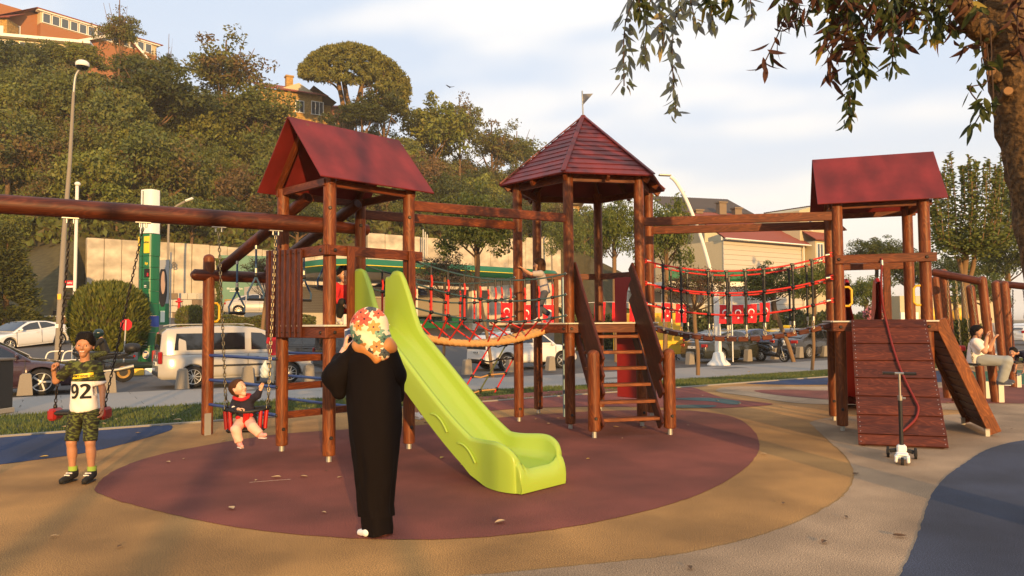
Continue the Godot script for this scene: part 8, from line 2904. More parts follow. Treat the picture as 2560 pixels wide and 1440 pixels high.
func build_litter() -> void:
	var r := RandomNumberGenerator.new()
	r.seed = 91
	var shapes := []
	for k in 4:
		var mb := MB.new()
		var rows := []
		var l: float = [0.10, 0.08, 0.12, 0.07][k]
		for i in 6:
			var f := i / 5.0
			var hw := l * 0.22 * sin(PI * pow(f, 0.8)) + 0.0005
			var y: float = 0.004 + [0.05, 0.02, 0.10, 0.03][k] * l * 2.0 * (f - 0.5) * (f - 0.5)
			rows.append(PackedVector3Array([Vector3((f - 0.5) * l, y + hw * 0.5, -hw), Vector3((f - 0.5) * l, y, 0), Vector3((f - 0.5) * l, y + hw * 0.6, hw)]))
		mb.grid(rows)
		shapes.append(mb.mesh())
	mk("fallen_yellow", S(206, 168, 70), 0.7)
	mk("fallen_tan", S(198, 164, 118), 0.8)
	mk("fallen_brown", S(104, 74, 46), 0.8)
	mk("fallen_green", S(150, 164, 60), 0.7)
	var px := [[1105, 1148, 0], [1154, 1165, 0], [1485, 1092, 0], [1340, 1050, 0], [1395, 1048, 1], [1370, 1062, 1], [1550, 1056, 1], [1520, 1058, 1], [1540, 1070, 1], [1612, 1072, 1], [1668, 1086, 1], [1555, 1098, 1], [1720, 1065, 1], [1908, 1138, 1], [1990, 1020, 1], [1757, 991, 1], [1794, 1004, 1], [1848, 1011, 1], [1953, 1019, 1], [2000, 977, 1], [2150, 1076, 1], [2370, 1010, 1], [2530, 1075, 2], [2455, 1107, 2], [2140, 1188, 2], [1958, 1262, 2], [2115, 1297, 2], [1725, 1425, 2], [110, 1145, 0], [345, 1085, 1], [560, 1104, 1], [640, 1204, 1], [690, 1197, 1], [815, 1180, 2], [760, 1195, 1], [850, 1197, 1], [810, 1285, 1], [578, 1275, 1], [136, 1345, 1], [420, 1158, 1], [1290, 1040, 2], [1065, 1060, 2], [870, 1090, 2], [2060, 1360, 2], [2250, 1345, 2], [1275, 1225, 1], [1250, 1310, 1], [460, 1150, 1], [300, 1370, 2], [1470, 1150, 0]]
	var lab := {0: "yellow curled leaf fallen on the rubber floor", 1: "pale dry leaf lying on the rubber floor", 2: "brown shrivelled leaf lying on the rubber floor"}
	var k := 0
	for q in px:
		var g := gp(q[0], q[1])
		single("fallen_leaf", shapes[r.randi() % 4], M[["fallen_yellow", "fallen_tan", "fallen_brown"][q[2]]], lab[q[2]], "leaf", Transform3D(Basis(Vector3.UP, r.randf() * TAU) * Basis.from_scale(Vector3.ONE * r.randf_range(0.5, 1.0)), g + Vector3(0, 0.012, 0)), "leaves fallen on the playground")
	var ch := mk("chalk", S(206, 186, 170), 0.9)
	for q in [[622, 1209, 726, 1201]]:
		var a := gp(q[0], q[1]) + Vector3(0, 0.012, 0)
		var b := gp(q[2], q[3]) + Vector3(0, 0.012, 0)
		var mb := MB.new()
		for kk in 34:
			var p := a.lerp(b, (kk + r.randf() * 0.8) / 34.0)
			mb.beam(p - a, p - a + (b - a) / 30.0 + Vector3(0, 0, r.randf_range(-0.008, 0.008)), r.randf_range(0.002, 0.006), 0.001)
		single("scuff_mark", mb, ch, "long chalky scuff on the red ellipse", "mark", Transform3D(Basis(), a))
	for i in 34:
		var s := r.randf_range(-8.0, 12.0)
		var t := r.randf_range(0.15, 1.6) if i % 3 else r.randf_range(0.1, 4.0)
		single("fallen_leaf", shapes[i % 4], M.fallen_tan if i % 4 else M.fallen_brown, "dry leaf fallen on the lawn", "leaf", Transform3D(Basis(Vector3.UP, r.randf() * TAU) * Basis.from_scale(Vector3.ONE * r.randf_range(0.8, 1.5)), rp(s, t, -0.15 * t / 4.5 + 0.045)), "leaves fallen on the lawn")


func append_xf(mb: MB, src: MB, xf: Transform3D) -> void:
	var o := mb.v.size()
	for i in src.v.size():
		mb.vert(xf * src.v[i], (xf.basis * src.n[i]).normalized(), src.uv[i])
	for i in src.ix:
		mb.ix.append(o + i)

func head_skin(cell := 0.032) -> MB:
	var s := SDF.new(Vector3(-0.55, -0.62, -0.62), Vector3(0.55, 0.62, 0.62), cell)
	s.cap(Vector3(0, 0.13, -0.13), Vector3(0, 0.13, 0.03), 0.345, 0.335, 0.05)
	s.cap(Vector3(0, -0.12, 0.06), Vector3(0, -0.34, 0.17), 0.275, 0.135, 0.12)
	s.cap(Vector3(-0.15, -0.10, 0.20), Vector3(0.15, -0.10, 0.20), 0.13, 0.13, 0.10)
	s.cap(Vector3(-0.13, 0.075, 0.29), Vector3(0.13, 0.075, 0.29), 0.06, 0.06, 0.10)
	for q in [-1.0, 1.0]:
		s.cap(Vector3(0.14 * q, 0.0, 0.40), Vector3(0.15 * q, 0.0, 0.40), 0.055, 0.055, 0.07, 1.0, Vector3.BACK, true)
	s.cap(Vector3(0, 0.02, 0.345), Vector3(0, -0.115, 0.425), 0.035, 0.05, 0.05)
	s.cap(Vector3(-0.045, -0.135, 0.375), Vector3(0.045, -0.135, 0.375), 0.035, 0.035, 0.03)
	s.cap(Vector3(-0.09, -0.255, 0.325), Vector3(0.09, -0.255, 0.325), 0.03, 0.03, 0.04)
	s.cap(Vector3(0, -0.40, 0.22), Vector3(0, -0.39, 0.25), 0.09, 0.07, 0.08)
	for q in [-1.0, 1.0]:
		s.cap(Vector3(0.335 * q, 0.03, -0.05), Vector3(0.335 * q, -0.12, -0.03), 0.075, 0.05, 0.03, 0.45, Vector3.RIGHT)
	var mb := MB.new()
	s.into(mb)
	return mb

func head_hair(style: String, cell := 0.036) -> MB:
	var s := SDF.new(Vector3(-0.62, -0.95, -0.75), Vector3(0.62, 0.68, 0.62), cell)
	s.cap(Vector3(0, 0.16, -0.14), Vector3(0, 0.17, 0.03), 0.375, 0.365, 0.05)
	if style == "short":
		for q in [-1.0, 1.0]:
			s.cap(Vector3(0.30 * q, 0.14, -0.02), Vector3(0.29 * q, -0.02, -0.04), 0.085, 0.07, 0.06)
		s.cap(Vector3(0, 0.0, -0.28), Vector3(0, -0.16, -0.26), 0.22, 0.16, 0.08)
		s.cap(Vector3(-0.13, 0.40, 0.08), Vector3(0.14, 0.43, 0.12), 0.17, 0.17, 0.10)
		s.cap(Vector3(0, -0.15, 0.40), Vector3(0, -0.02, 0.42), 0.32, 0.29, 0.03, 1.0, Vector3.BACK, true)
		s.cut(Vector3(0, -0.20, -0.2), Vector3(0, -0.9, 0.45).normalized())
	elif style == "baby":
		s.cap(Vector3(0, -0.05, -0.25), Vector3(0, -0.22, -0.22), 0.24, 0.16, 0.1)
		s.cut(Vector3(0, 0.22, 0.24), Vector3(0, -0.62, 0.78).normalized())
	elif style == "bob":
		for q in [-1.0, 1.0]:
			s.cap(Vector3(0.27 * q, 0.05, -0.06), Vector3(0.30 * q, -0.38, -0.03), 0.15, 0.15, 0.08)
		s.cap(Vector3(0, 0.0, -0.28), Vector3(0, -0.40, -0.28), 0.27, 0.24, 0.1)
		s.cap(Vector3(-0.16, 0.30, 0.24), Vector3(0.16, 0.30, 0.24), 0.13, 0.13, 0.06)
		s.cap(Vector3(0, -0.2, 0.42), Vector3(0, 0.05, 0.42), 0.21, 0.21, 0.03, 1.0, Vector3.BACK, true)
		s.cut(Vector3(0, -0.46, 0), Vector3(0, -1, 0.1).normalized())
	elif style == "tied":
		for q in [-1.0, 1.0]:
			s.cap(Vector3(0.28 * q, 0.12, 0.0), Vector3(0.25 * q, -0.18, -0.12), 0.12, 0.13, 0.08)
		s.cap(Vector3(0, 0.0, -0.3), Vector3(0, -0.2, -0.3), 0.25, 0.2, 0.08)
		s.cap(Vector3(0, 0.0, -0.42), Vector3(0.05, -0.7, -0.42), 0.15, 0.09, 0.1)
		s.cap(Vector3(0, -0.17, 0.40), Vector3(0, -0.03, 0.42), 0.31, 0.28, 0.03, 1.0, Vector3.BACK, true)
	s.add_wave(0.016, Vector3(0.9, 0.4, 0.2), 60.0)
	var mb := MB.new()
	s.into(mb)
	return mb

func face_parts(t: Node3D, xf: Transform3D, smile := false, brow: Material = M.hair_dark) -> void:
	for q in [-1.0, 1.0]:
		var e := part("eye", MB.new().ball(Vector3(0.14 * q, -0.005, 0.305), Vector3(0.054, 0.028, 0.050), 10, 8), M.eye_white, t, xf)
		part("iris", MB.new().ball(Vector3(0.14 * q + 0.010, -0.005, 0.345), Vector3(0.030, 0.027, 0.016), 8, 6), M.hair_dark, e)
		part("eyebrow", MB.new().tube([Vector3(0.065 * q, 0.092, 0.352), Vector3(0.14 * q, 0.118, 0.342), Vector3(0.225 * q, 0.092, 0.292)], [0.012, 0.017, 0.008], 6), brow, t, xf)
	if smile:
		part("teeth", MB.new().tube([Vector3(-0.075, -0.238, 0.335), Vector3(0, -0.262, 0.356), Vector3(0.075, -0.238, 0.335)], 0.019, 6), M.eye_white, t, xf)
		part("lips", MB.new().tube([Vector3(-0.10, -0.222, 0.315), Vector3(0, -0.288, 0.352), Vector3(0.10, -0.222, 0.315)], [0.008, 0.018, 0.008], 6).tube([Vector3(-0.10, -0.222, 0.315), Vector3(0, -0.234, 0.362), Vector3(0.10, -0.222, 0.315)], [0.006, 0.012, 0.006], 6), M.lip, t, xf)
	else:
		part("lips", MB.new().tube([Vector3(-0.085, -0.25, 0.33), Vector3(0, -0.256, 0.358), Vector3(0.085, -0.25, 0.33)], [0.008, 0.018, 0.008], 6), M.lip, t, xf)

func hand(curl: float, side: float, cell := 0.03) -> MB:
	var s := SDF.new(Vector3(-0.5, -0.2, -0.3), Vector3(0.5, 1.15, 0.75), cell)
	s.cap(Vector3(0, 0.0, 0), Vector3(0, 0.12, 0), 0.15, 0.17, 0.05, 0.62)
	for i in 4:
		var x := (-0.15 + 0.10 * i) * side
		s.cap(Vector3(x * 0.7, 0.10, 0), Vector3(x, 0.48, 0), 0.11, 0.085, 0.06, 0.75)
	var ln := [0.34, 0.44, 0.49, 0.43]
	for i in 4:
		var x := (-0.17 + 0.113 * i) * side
		var p := Vector3(x, 0.50, 0.0)
		var a := curl * 0.5
		var l: float = ln[i]
		for k in 3:
			var seg: float = l * [0.44, 0.32, 0.24][k]
			var q := p + Vector3(x * 0.12, cos(a), sin(a)).normalized() * seg
			s.cap(p, q, 0.062 - 0.006 * k, 0.056 - 0.006 * k, 0.012)
			p = q
			a += curl * (0.9 if k == 0 else 0.7)
	var b := Vector3(0.14 * side, 0.14, 0.03)
	var m := b + Vector3(0.20 * side, 0.20, 0.08 + 0.10 * curl)
	s.cap(b, m, 0.095, 0.07, 0.05)
	s.cap(m, m + Vector3((0.06 - 0.12 * curl) * side, 0.20, 0.05 + 0.06 * curl), 0.066, 0.05, 0.02)
	var mb := MB.new()
	s.into(mb)
	return mb

func hand_xf(w: Vector3, dir: Vector3, palm: Vector3, l: float) -> Transform3D:
	var y := dir.normalized()
	var z := (palm - y * palm.dot(y)).normalized()
	return Transform3D(Basis(y.cross(z), y, z) * l, w)

func figure(t: Node3D, J: Dictionary, o: Dictionary) -> SDF:
	var s: float = o.s               # size relative to a 1.7 m adult's limbs
	var g: float = o.get("girth", 1.0) * s
	var cell: float = o.cell
	var lo := Vector3(9, 9, 9)
	var hi := -lo
	for k in J:
		lo = lo.min(J[k])
		hi = hi.max(J[k])
	var mg := Vector3.ONE * (0.24 * s)
	lo -= mg
	hi += mg
	var fwd: Vector3 = o.get("fwd", Vector3.BACK)
	var b := SDF.new(lo, hi, cell)
	b.cap(J.chest, J.pelvis, 0.125 * g, 0.125 * g, 0.05 * s, 0.72, fwd)
	b.cap(J.shL, J.shR, 0.06 * s, 0.06 * s, 0.07 * s)
	b.cap(J.neck, J.head + (J.neck - J.head) * 0.15, 0.055 * s, 0.05 * s, 0.03 * s)
	for q in ["L", "R"]:
		b.cap(J["sh" + q], J["el" + q], 0.050 * g, 0.038 * g, 0.03 * s)
		b.cap(J["el" + q], J["ha" + q], 0.039 * g, 0.026 * g, 0.02 * s)
		b.cap(J["hip" + q], J["kn" + q], 0.082 * g, 0.057 * g, 0.04 * s)
		b.cap(J["kn" + q], J["an" + q], 0.057 * g, 0.037 * g, 0.02 * s)
		b.cap(J["kn" + q].lerp(J["an" + q], 0.28) - fwd * 0.012 * s, J["kn" + q].lerp(J["an" + q], 0.4) - fwd * 0.012 * s, 0.052 * g, 0.048 * g, 0.03 * s)
		b.cap(J["an" + q], J["to" + q], 0.036 * s, 0.03 * s, 0.02 * s)
	var body := MB.new()
	b.into(body)
	var hh: float = o.head_h
	var hx := Transform3D((o.get("head_b", Basis()) as Basis) * Basis.from_scale(Vector3.ONE * hh), J.head)
	if o.get("face", true):
		append_xf(body, head_skin(o.get("head_cell", 0.04)), hx)
	for q in ["L", "R"]:
		if o.has("hand" + q):
			var h: Array = o["hand" + q]
			append_xf(body, hand(h[2], h[3]), hand_xf(J["ha" + q], h[0], h[1], 0.125 * o.get("hand_s", s) * 1.35))
		elif not o.get("gloves", false):
			append_xf(body, hand(0.7, 1.0 if q == "L" else -1.0, 0.06), hand_xf(J["ha" + q], (J["ha" + q] - J["el" + q]), fwd, 0.15 * s))
	part("body", body, o.skin, t)
	if o.get("face", true) and o.get("eyes", true):
		face_parts(t, hx, o.get("smile", false), o.hair_m)
	if o.has("hair"):
		part("hair", head_hair(o.hair), o.hair_m, t, hx)
	var a := SDF.new(lo, hi, cell)
	var e := 0.016 * s
	var drop: Vector3 = J.pelvis + (J.pelvis - J.chest) * o.get("hem", 0.05)
	a.cap(J.chest, drop, 0.132 * g + e, 0.132 * g + e * 2.2, 0.05 * s, 0.78, fwd)
	a.cap(J.shL, J.shR, 0.060 * s + e, 0.060 * s + e, 0.045 * s)
	var sf: float = o.get("sleeve", 0.5)
	for q in ["L", "R"]:
		var u := minf(sf / 0.5, 1.0)
		a.cap(J["sh" + q], (J["sh" + q] as Vector3).lerp(J["el" + q], u), 0.054 * g + e, 0.046 * g + e * 1.2, 0.018 * s)
		if sf > 0.5:
			a.cap(J["el" + q], (J["el" + q] as Vector3).lerp(J["ha" + q], (sf - 0.5) * 2.0), 0.046 * g + e, 0.036 * g + e, 0.02 * s)
			var c1: Vector3 = (J["el" + q] as Vector3).lerp(J["ha" + q], (sf - 0.5) * 2.0)
			a.cut_near(c1, (J["ha" + q] - J["el" + q]).normalized(), 0.09 * s)
		else:
			var c1: Vector3 = (J["sh" + q] as Vector3).lerp(J["el" + q], u)
			a.cut_near(c1, (J["el" + q] - J["sh" + q]).normalized(), 0.10 * s)
	a.cut_near(J.neck + (J.head - J.neck).normalized() * 0.0, (J.head - J.neck).normalized(), 0.09 * s)
	if o.get("flat_hem", true):
		a.cut(drop + (drop - J.chest).normalized() * 0.05 * s, (drop - J.chest).normalized())
	a.add_wave(0.004 * s, Vector3(1.0, 0.6, 0.4), 38.0 / s)
	var am := MB.new()
	a.into(am)
	part(o.get("top_name", "shirt"), am, o.top, t)
	var c := SDF.new(lo, hi, cell)
	var lf: float = o.get("leg", 1.0)
	c.cap(J.pelvis + (J.chest - J.pelvis) * 0.12, J.pelvis, 0.110 * g + e * 0.5, 0.122 * g + e * 0.5, 0.05 * s, 0.74, fwd)
	for q in ["L", "R"]:
		var loose: float = o.get("loose", 1.0)
		c.cap(J["hip" + q], J["kn" + q], 0.084 * g + e * 0.6, 0.058 * g + e * loose, 0.016 * s)
		if lf > 0.5:
			var en: Vector3 = (J["kn" + q] as Vector3).lerp(J["an" + q], (lf - 0.5) * 2.0)
			c.cap(J["kn" + q], en, 0.064 * g + e * loose, 0.048 * g + e * loose, 0.02 * s)
			c.cut_near(en, (J["an" + q] - J["kn" + q]).normalized(), 0.09 * s)
		else:
			var en: Vector3 = (J["hip" + q] as Vector3).lerp(J["kn" + q], lf * 2.0)
			c.cut_near(en, (J["kn" + q] - J["hip" + q]).normalized(), 0.12 * s)
	c.add_wave(0.004 * s, Vector3(0.5, 1.0, 0.3), 42.0 / s)
	var cm := MB.new()
	c.into(cm)
	part(o.get("bottom_name", "trousers"), cm, o.bottom, t)
	for q in ["L", "R"]:
		var an: Vector3 = J["an" + q]
		var to: Vector3 = J["to" + q]
		var d := to - an
		var up: Vector3 = o.get("up", Vector3.UP)
		var sh := SDF.new(an.min(to) - Vector3.ONE * 0.13 * s, an.max(to) + Vector3.ONE * 0.13 * s, minf(cell, 0.012))
		sh.cap(an - d * 0.18 - up * 0.025 * s, to, 0.045 * s, 0.038 * s, 0.03 * s)
		sh.cap(an - d * 0.12 + up * 0.03 * s, an + d * 0.25 - up * 0.0, 0.048 * s, 0.045 * s, 0.03 * s)
		var flo := minf((an - d * 0.18).y - 0.025 * s, to.y) - 0.035 * s
		sh.cut(Vector3(0, flo, 0), Vector3(0, -1, 0))
		var sm := MB.new()
		sh.into(sm)
		var so := part("shoe", sm, o.shoe, t)
		part("sole", MB.new().beam(Vector3(an.x, flo + 0.008 * s, an.z) - Vector3(d.x, 0, d.z) * 0.28, Vector3(to.x, flo + 0.008 * s, to.z) + Vector3(d.x, 0, d.z).normalized() * 0.012 * s, 0.078 * s, 0.018 * s, 0.008), o.get("sole", M.trim), so)
	return a

func people_materials() -> void:
	var sk := mk("skin_boy", S(176, 124, 92), 0.55)
	for q in [["skin_boy", S(178, 126, 92)], ["skin_light", S(224, 176, 148)], ["skin_mid", S(200, 150, 118)]]:
		var m := mk(q[0], q[1], 0.55)
		m.subsurf_scatter_enabled = true
		m.subsurf_scatter_strength = 0.12
	mk("hair_dark", S(20, 14, 11), 0.7).metallic_specular = 0.3
	mk("hair_brown", S(78, 50, 30), 0.7).metallic_specular = 0.3
	mk("eye_white", S(226, 220, 210), 0.3)
	mk("lip", S(150, 72, 66), 0.5)
	var n1 := noise(51, 1.0, 2)
	var camo := func(x: float, y: float) -> Color:
		var v := n1.get_noise_2d(x * 16.0 + y * 9.0, y * 34.0 - x * 12.0) + 0.25 * n1.get_noise_2d(x * 60.0, y * 60.0)
		if v > 0.16:
			return S(30, 30, 20)
		if v < -0.20:
			return S(92, 100, 44)
		return S(58, 66, 30) if v < 0.02 else S(46, 46, 26)
	M.t_camo = tex(224, 224, func(x, y): return camo.call(x / 224.0, y / 224.0))
	M.t_shirt = tex(288, 288, func(i, j):
		var v: float = j / 288.0
		var y := 1.0 - v if v < 0.5 else 2.0 - v
		var x: float = i / 288.0
		x = x - 1.0 if x > 0.5 else x
		if y < 0.985:
			return S(236, 230, 222)
		return camo.call((x + 2.0) * 0.55, y * 0.55))
	var a := mk("camo", Color.WHITE, 0.9)
	a.albedo_texture = M.t_camo
	a.uv1_scale = Vector3(1.1, 1.1, 1)
	mk("boy_shirt", Color.WHITE, 0.9).albedo_texture = M.t_shirt
	var pet := []
	var r := RandomNumberGenerator.new()
	r.seed = 12
	var hues := [S(214, 78, 48), S(226, 138, 62), S(44, 96, 84), S(36, 52, 60), S(196, 60, 44), S(92, 150, 128), S(170, 112, 46)]
	for i in 15:
		pet.append([fmod(0.618 * i + 0.1 * r.randf(), 1.0), fmod(0.17 + i * 0.284 + 0.06 * r.randf(), 1.0), r.randf_range(0.12, 0.17), i % hues.size(), r.randf() * TAU])
	M.t_scarf = tex(224, 224, func(i, j):
		var u: float = i / 224.0
		var v: float = j / 224.0
		var c := S(242, 218, 180)
		for q in pet:
			var dx: float = u - q[0]
			var dy: float = v - q[1]
			dx -= round(dx)
			dy -= round(dy)
			var d2 := dx * dx + dy * dy
			if d2 < q[2] * q[2]:
				var d := sqrt(d2)
				var an := atan2(dy, dx) + float(q[4])
				var edge: float = q[2] * (0.80 + 0.20 * cos(an * 6.0))
				if d < edge * 0.18:
					c = S(40, 30, 28)
				elif d < edge:
					c = (hues[q[3]] as Color).lerp(S(240, 190, 130), 0.25 * absf(cos(an * 3.0)))
		return c)
	var sc := mk("scarf", Color.WHITE, 0.6)
	sc.albedo_texture = M.t_scarf
	sc.uv1_scale = Vector3(3.0, 3.0, 1)
	mk("scarf_plain", S(192, 128, 68), 0.55)
	var ab := mk("abaya", S(17, 11, 10), 0.85)
	ab.metallic_specular = 0.25
	mk("cloth_navy", S(34, 30, 46), 0.9)
	mk("cloth_pink", S(236, 184, 162), 0.9)
	mk("shoe_pink", S(232, 160, 150), 0.7)
	mk("cloth_red", S(196, 36, 40), 0.85)
	mk("cloth_grey", S(176, 168, 164), 0.9)
	mk("cloth_slate", S(72, 76, 88), 0.9)
	mk("cloth_white", S(238, 226, 212), 0.9)
	mk("cloth_jeans", S(150, 154, 150), 0.9)
	mk("cloth_black", S(26, 25, 26), 0.8)
	mk("cloth_green", S(150, 176, 70), 0.9)
	mk("cloth_blue", S(34, 46, 110), 0.85)
	mk("phone", S(200, 200, 204), 0.3)
	mk("screen_off", S(60, 74, 100), 0.1)
	mk("helmet", S(24, 44, 44), 0.12)
	mk("bag", S(214, 222, 206), 0.5)

func build_people() -> void:
	people_materials()
	build_boy()
	build_woman()
	build_toddler()
	build_others()

func build_boy() -> void:
	var at := gp(203, 1204)
	var t := thing("person", "smiling boy in camouflage shorts and white number 92 shirt holding swing chain", "person", Transform3D(Basis(Vector3.UP, deg_to_rad(-4)), at))
	var J := {"head": Vector3(0.025, 1.333, 0.02), "neck": Vector3(0.015, 1.185, 0.0), "chest": Vector3(0.01, 1.02, 0.0), "pelvis": Vector3(0.0, 0.70, -0.02),
		"shL": Vector3(0.128, 1.125, 0), "elL": Vector3(0.182, 0.90, -0.03), "haL": Vector3(0.215, 0.735, 0.02), "shR": Vector3(-0.118, 1.125, 0), "elR": Vector3(-0.262, 0.985, 0.03), "haR": Vector3(-0.245, 1.085, 0.085),
		"hipL": Vector3(0.078, 0.66, -0.02), "knL": Vector3(0.098, 0.385, 0.02), "anL": Vector3(0.10, 0.075, -0.01), "toL": Vector3(0.12, 0.032, 0.125), "hipR": Vector3(-0.078, 0.66, -0.02), "knR": Vector3(-0.095, 0.385, 0.02), "anR": Vector3(-0.095, 0.075, -0.01), "toR": Vector3(-0.11, 0.032, 0.125)}
	var o := {"s": 0.80, "girth": 0.98, "cell": 0.012, "head_h": 0.236, "head_b": Basis(Vector3.UP, 0.32) * Basis(Vector3.BACK, -0.06), "head_cell": 0.028, "skin": M.skin_boy, "hair": "short", "hair_m": M.hair_dark, "smile": true, "top": M.boy_shirt, "bottom": M.camo, "shoe": M.cloth_black, "sleeve": 0.40, "hem": -0.08, "leg": 0.48, "loose": 1.3, "bottom_name": "shorts",
		"handR": [Vector3(0.25, 0.9, 0.25), Vector3(0.95, -0.1, 0.1), 1.25, -1.0], "handL": [Vector3(0.15, -0.9, 0.2), Vector3(-0.6, 0, 0.7), 0.7, -1.0], "hand_s": 0.80}
	var f := figure(t, J, o)
	var zat := func(x: float, y: float) -> float:
		var z := 0.26
		while z > -0.1 and f.at(Vector3(x, y, z)) > 0.0:
			z -= 0.003
		return z
	var print_ := func(called: String, text: String, size: float, c: Vector2, m: Material, squeeze: float) -> void:
		var tm := TextMesh.new()
		var ft := SystemFont.new()
		ft.font_names = PackedStringArray(["Droid Sans"])
		ft.font_weight = 800
		tm.font = ft
		tm.text = text
		tm.font_size = 64
		tm.pixel_size = size / 64.0
		tm.depth = 0.002
		tm.curve_step = 2.0
		var ar := tm.get_mesh_arrays()
		var v: PackedVector3Array = ar[Mesh.ARRAY_VERTEX]
		for i in v.size():
			var p := v[i]
			var x := c.x + p.x * squeeze
			var y := c.y + p.y
			v[i] = Vector3(x, y, zat.call(x, y) + 0.011 + (0.0015 if p.z > 0 else 0.0))
		ar[Mesh.ARRAY_VERTEX] = v
		var am := ArrayMesh.new()
		am.add_surface_from_arrays(Mesh.PRIMITIVE_TRIANGLES, ar)
		part(called, am, m, t)
	var rows := []
	for i in 3:
		var r := PackedVector3Array()
		for k in 13:
			var x := -0.052 + 0.19 * k / 12.0
			var y := 1.005 + 0.043 * i / 2.0 + 0.002 * k
			r.append(Vector3(x, y, zat.call(x, y) + 0.005))
		rows.append(r)
	part("yellow_field", MB.new().grid(rows), M.bp_yellow, t)
	print_.call("print", "DON'T GIVE UP", 0.030, Vector2(0.043, 1.036), M.ink, 0.92)
	print_.call("number", "92", 0.20, Vector2(0.026, 0.885), M.ink, 0.86)
	for q in ["L", "R"]:
		var an: Vector3 = J["an" + q]
		part("sock", MB.new().tube([an + Vector3(0, 0.03, 0), an + Vector3(0, 0.075, 0.0)], 0.041, 12), M.fallen_green if M.has("fallen_green") else M.cloth_green, t)
		part("shoe_lace", MB.new().tube([an + Vector3(-0.03, 0.015, 0.055), an + Vector3(0.03, 0.015, 0.055)], 0.007, 6).tube([an + Vector3(-0.026, 0.0, 0.085), an + Vector3(0.026, 0.0, 0.085)], 0.007, 6), M.cloth_white, t)

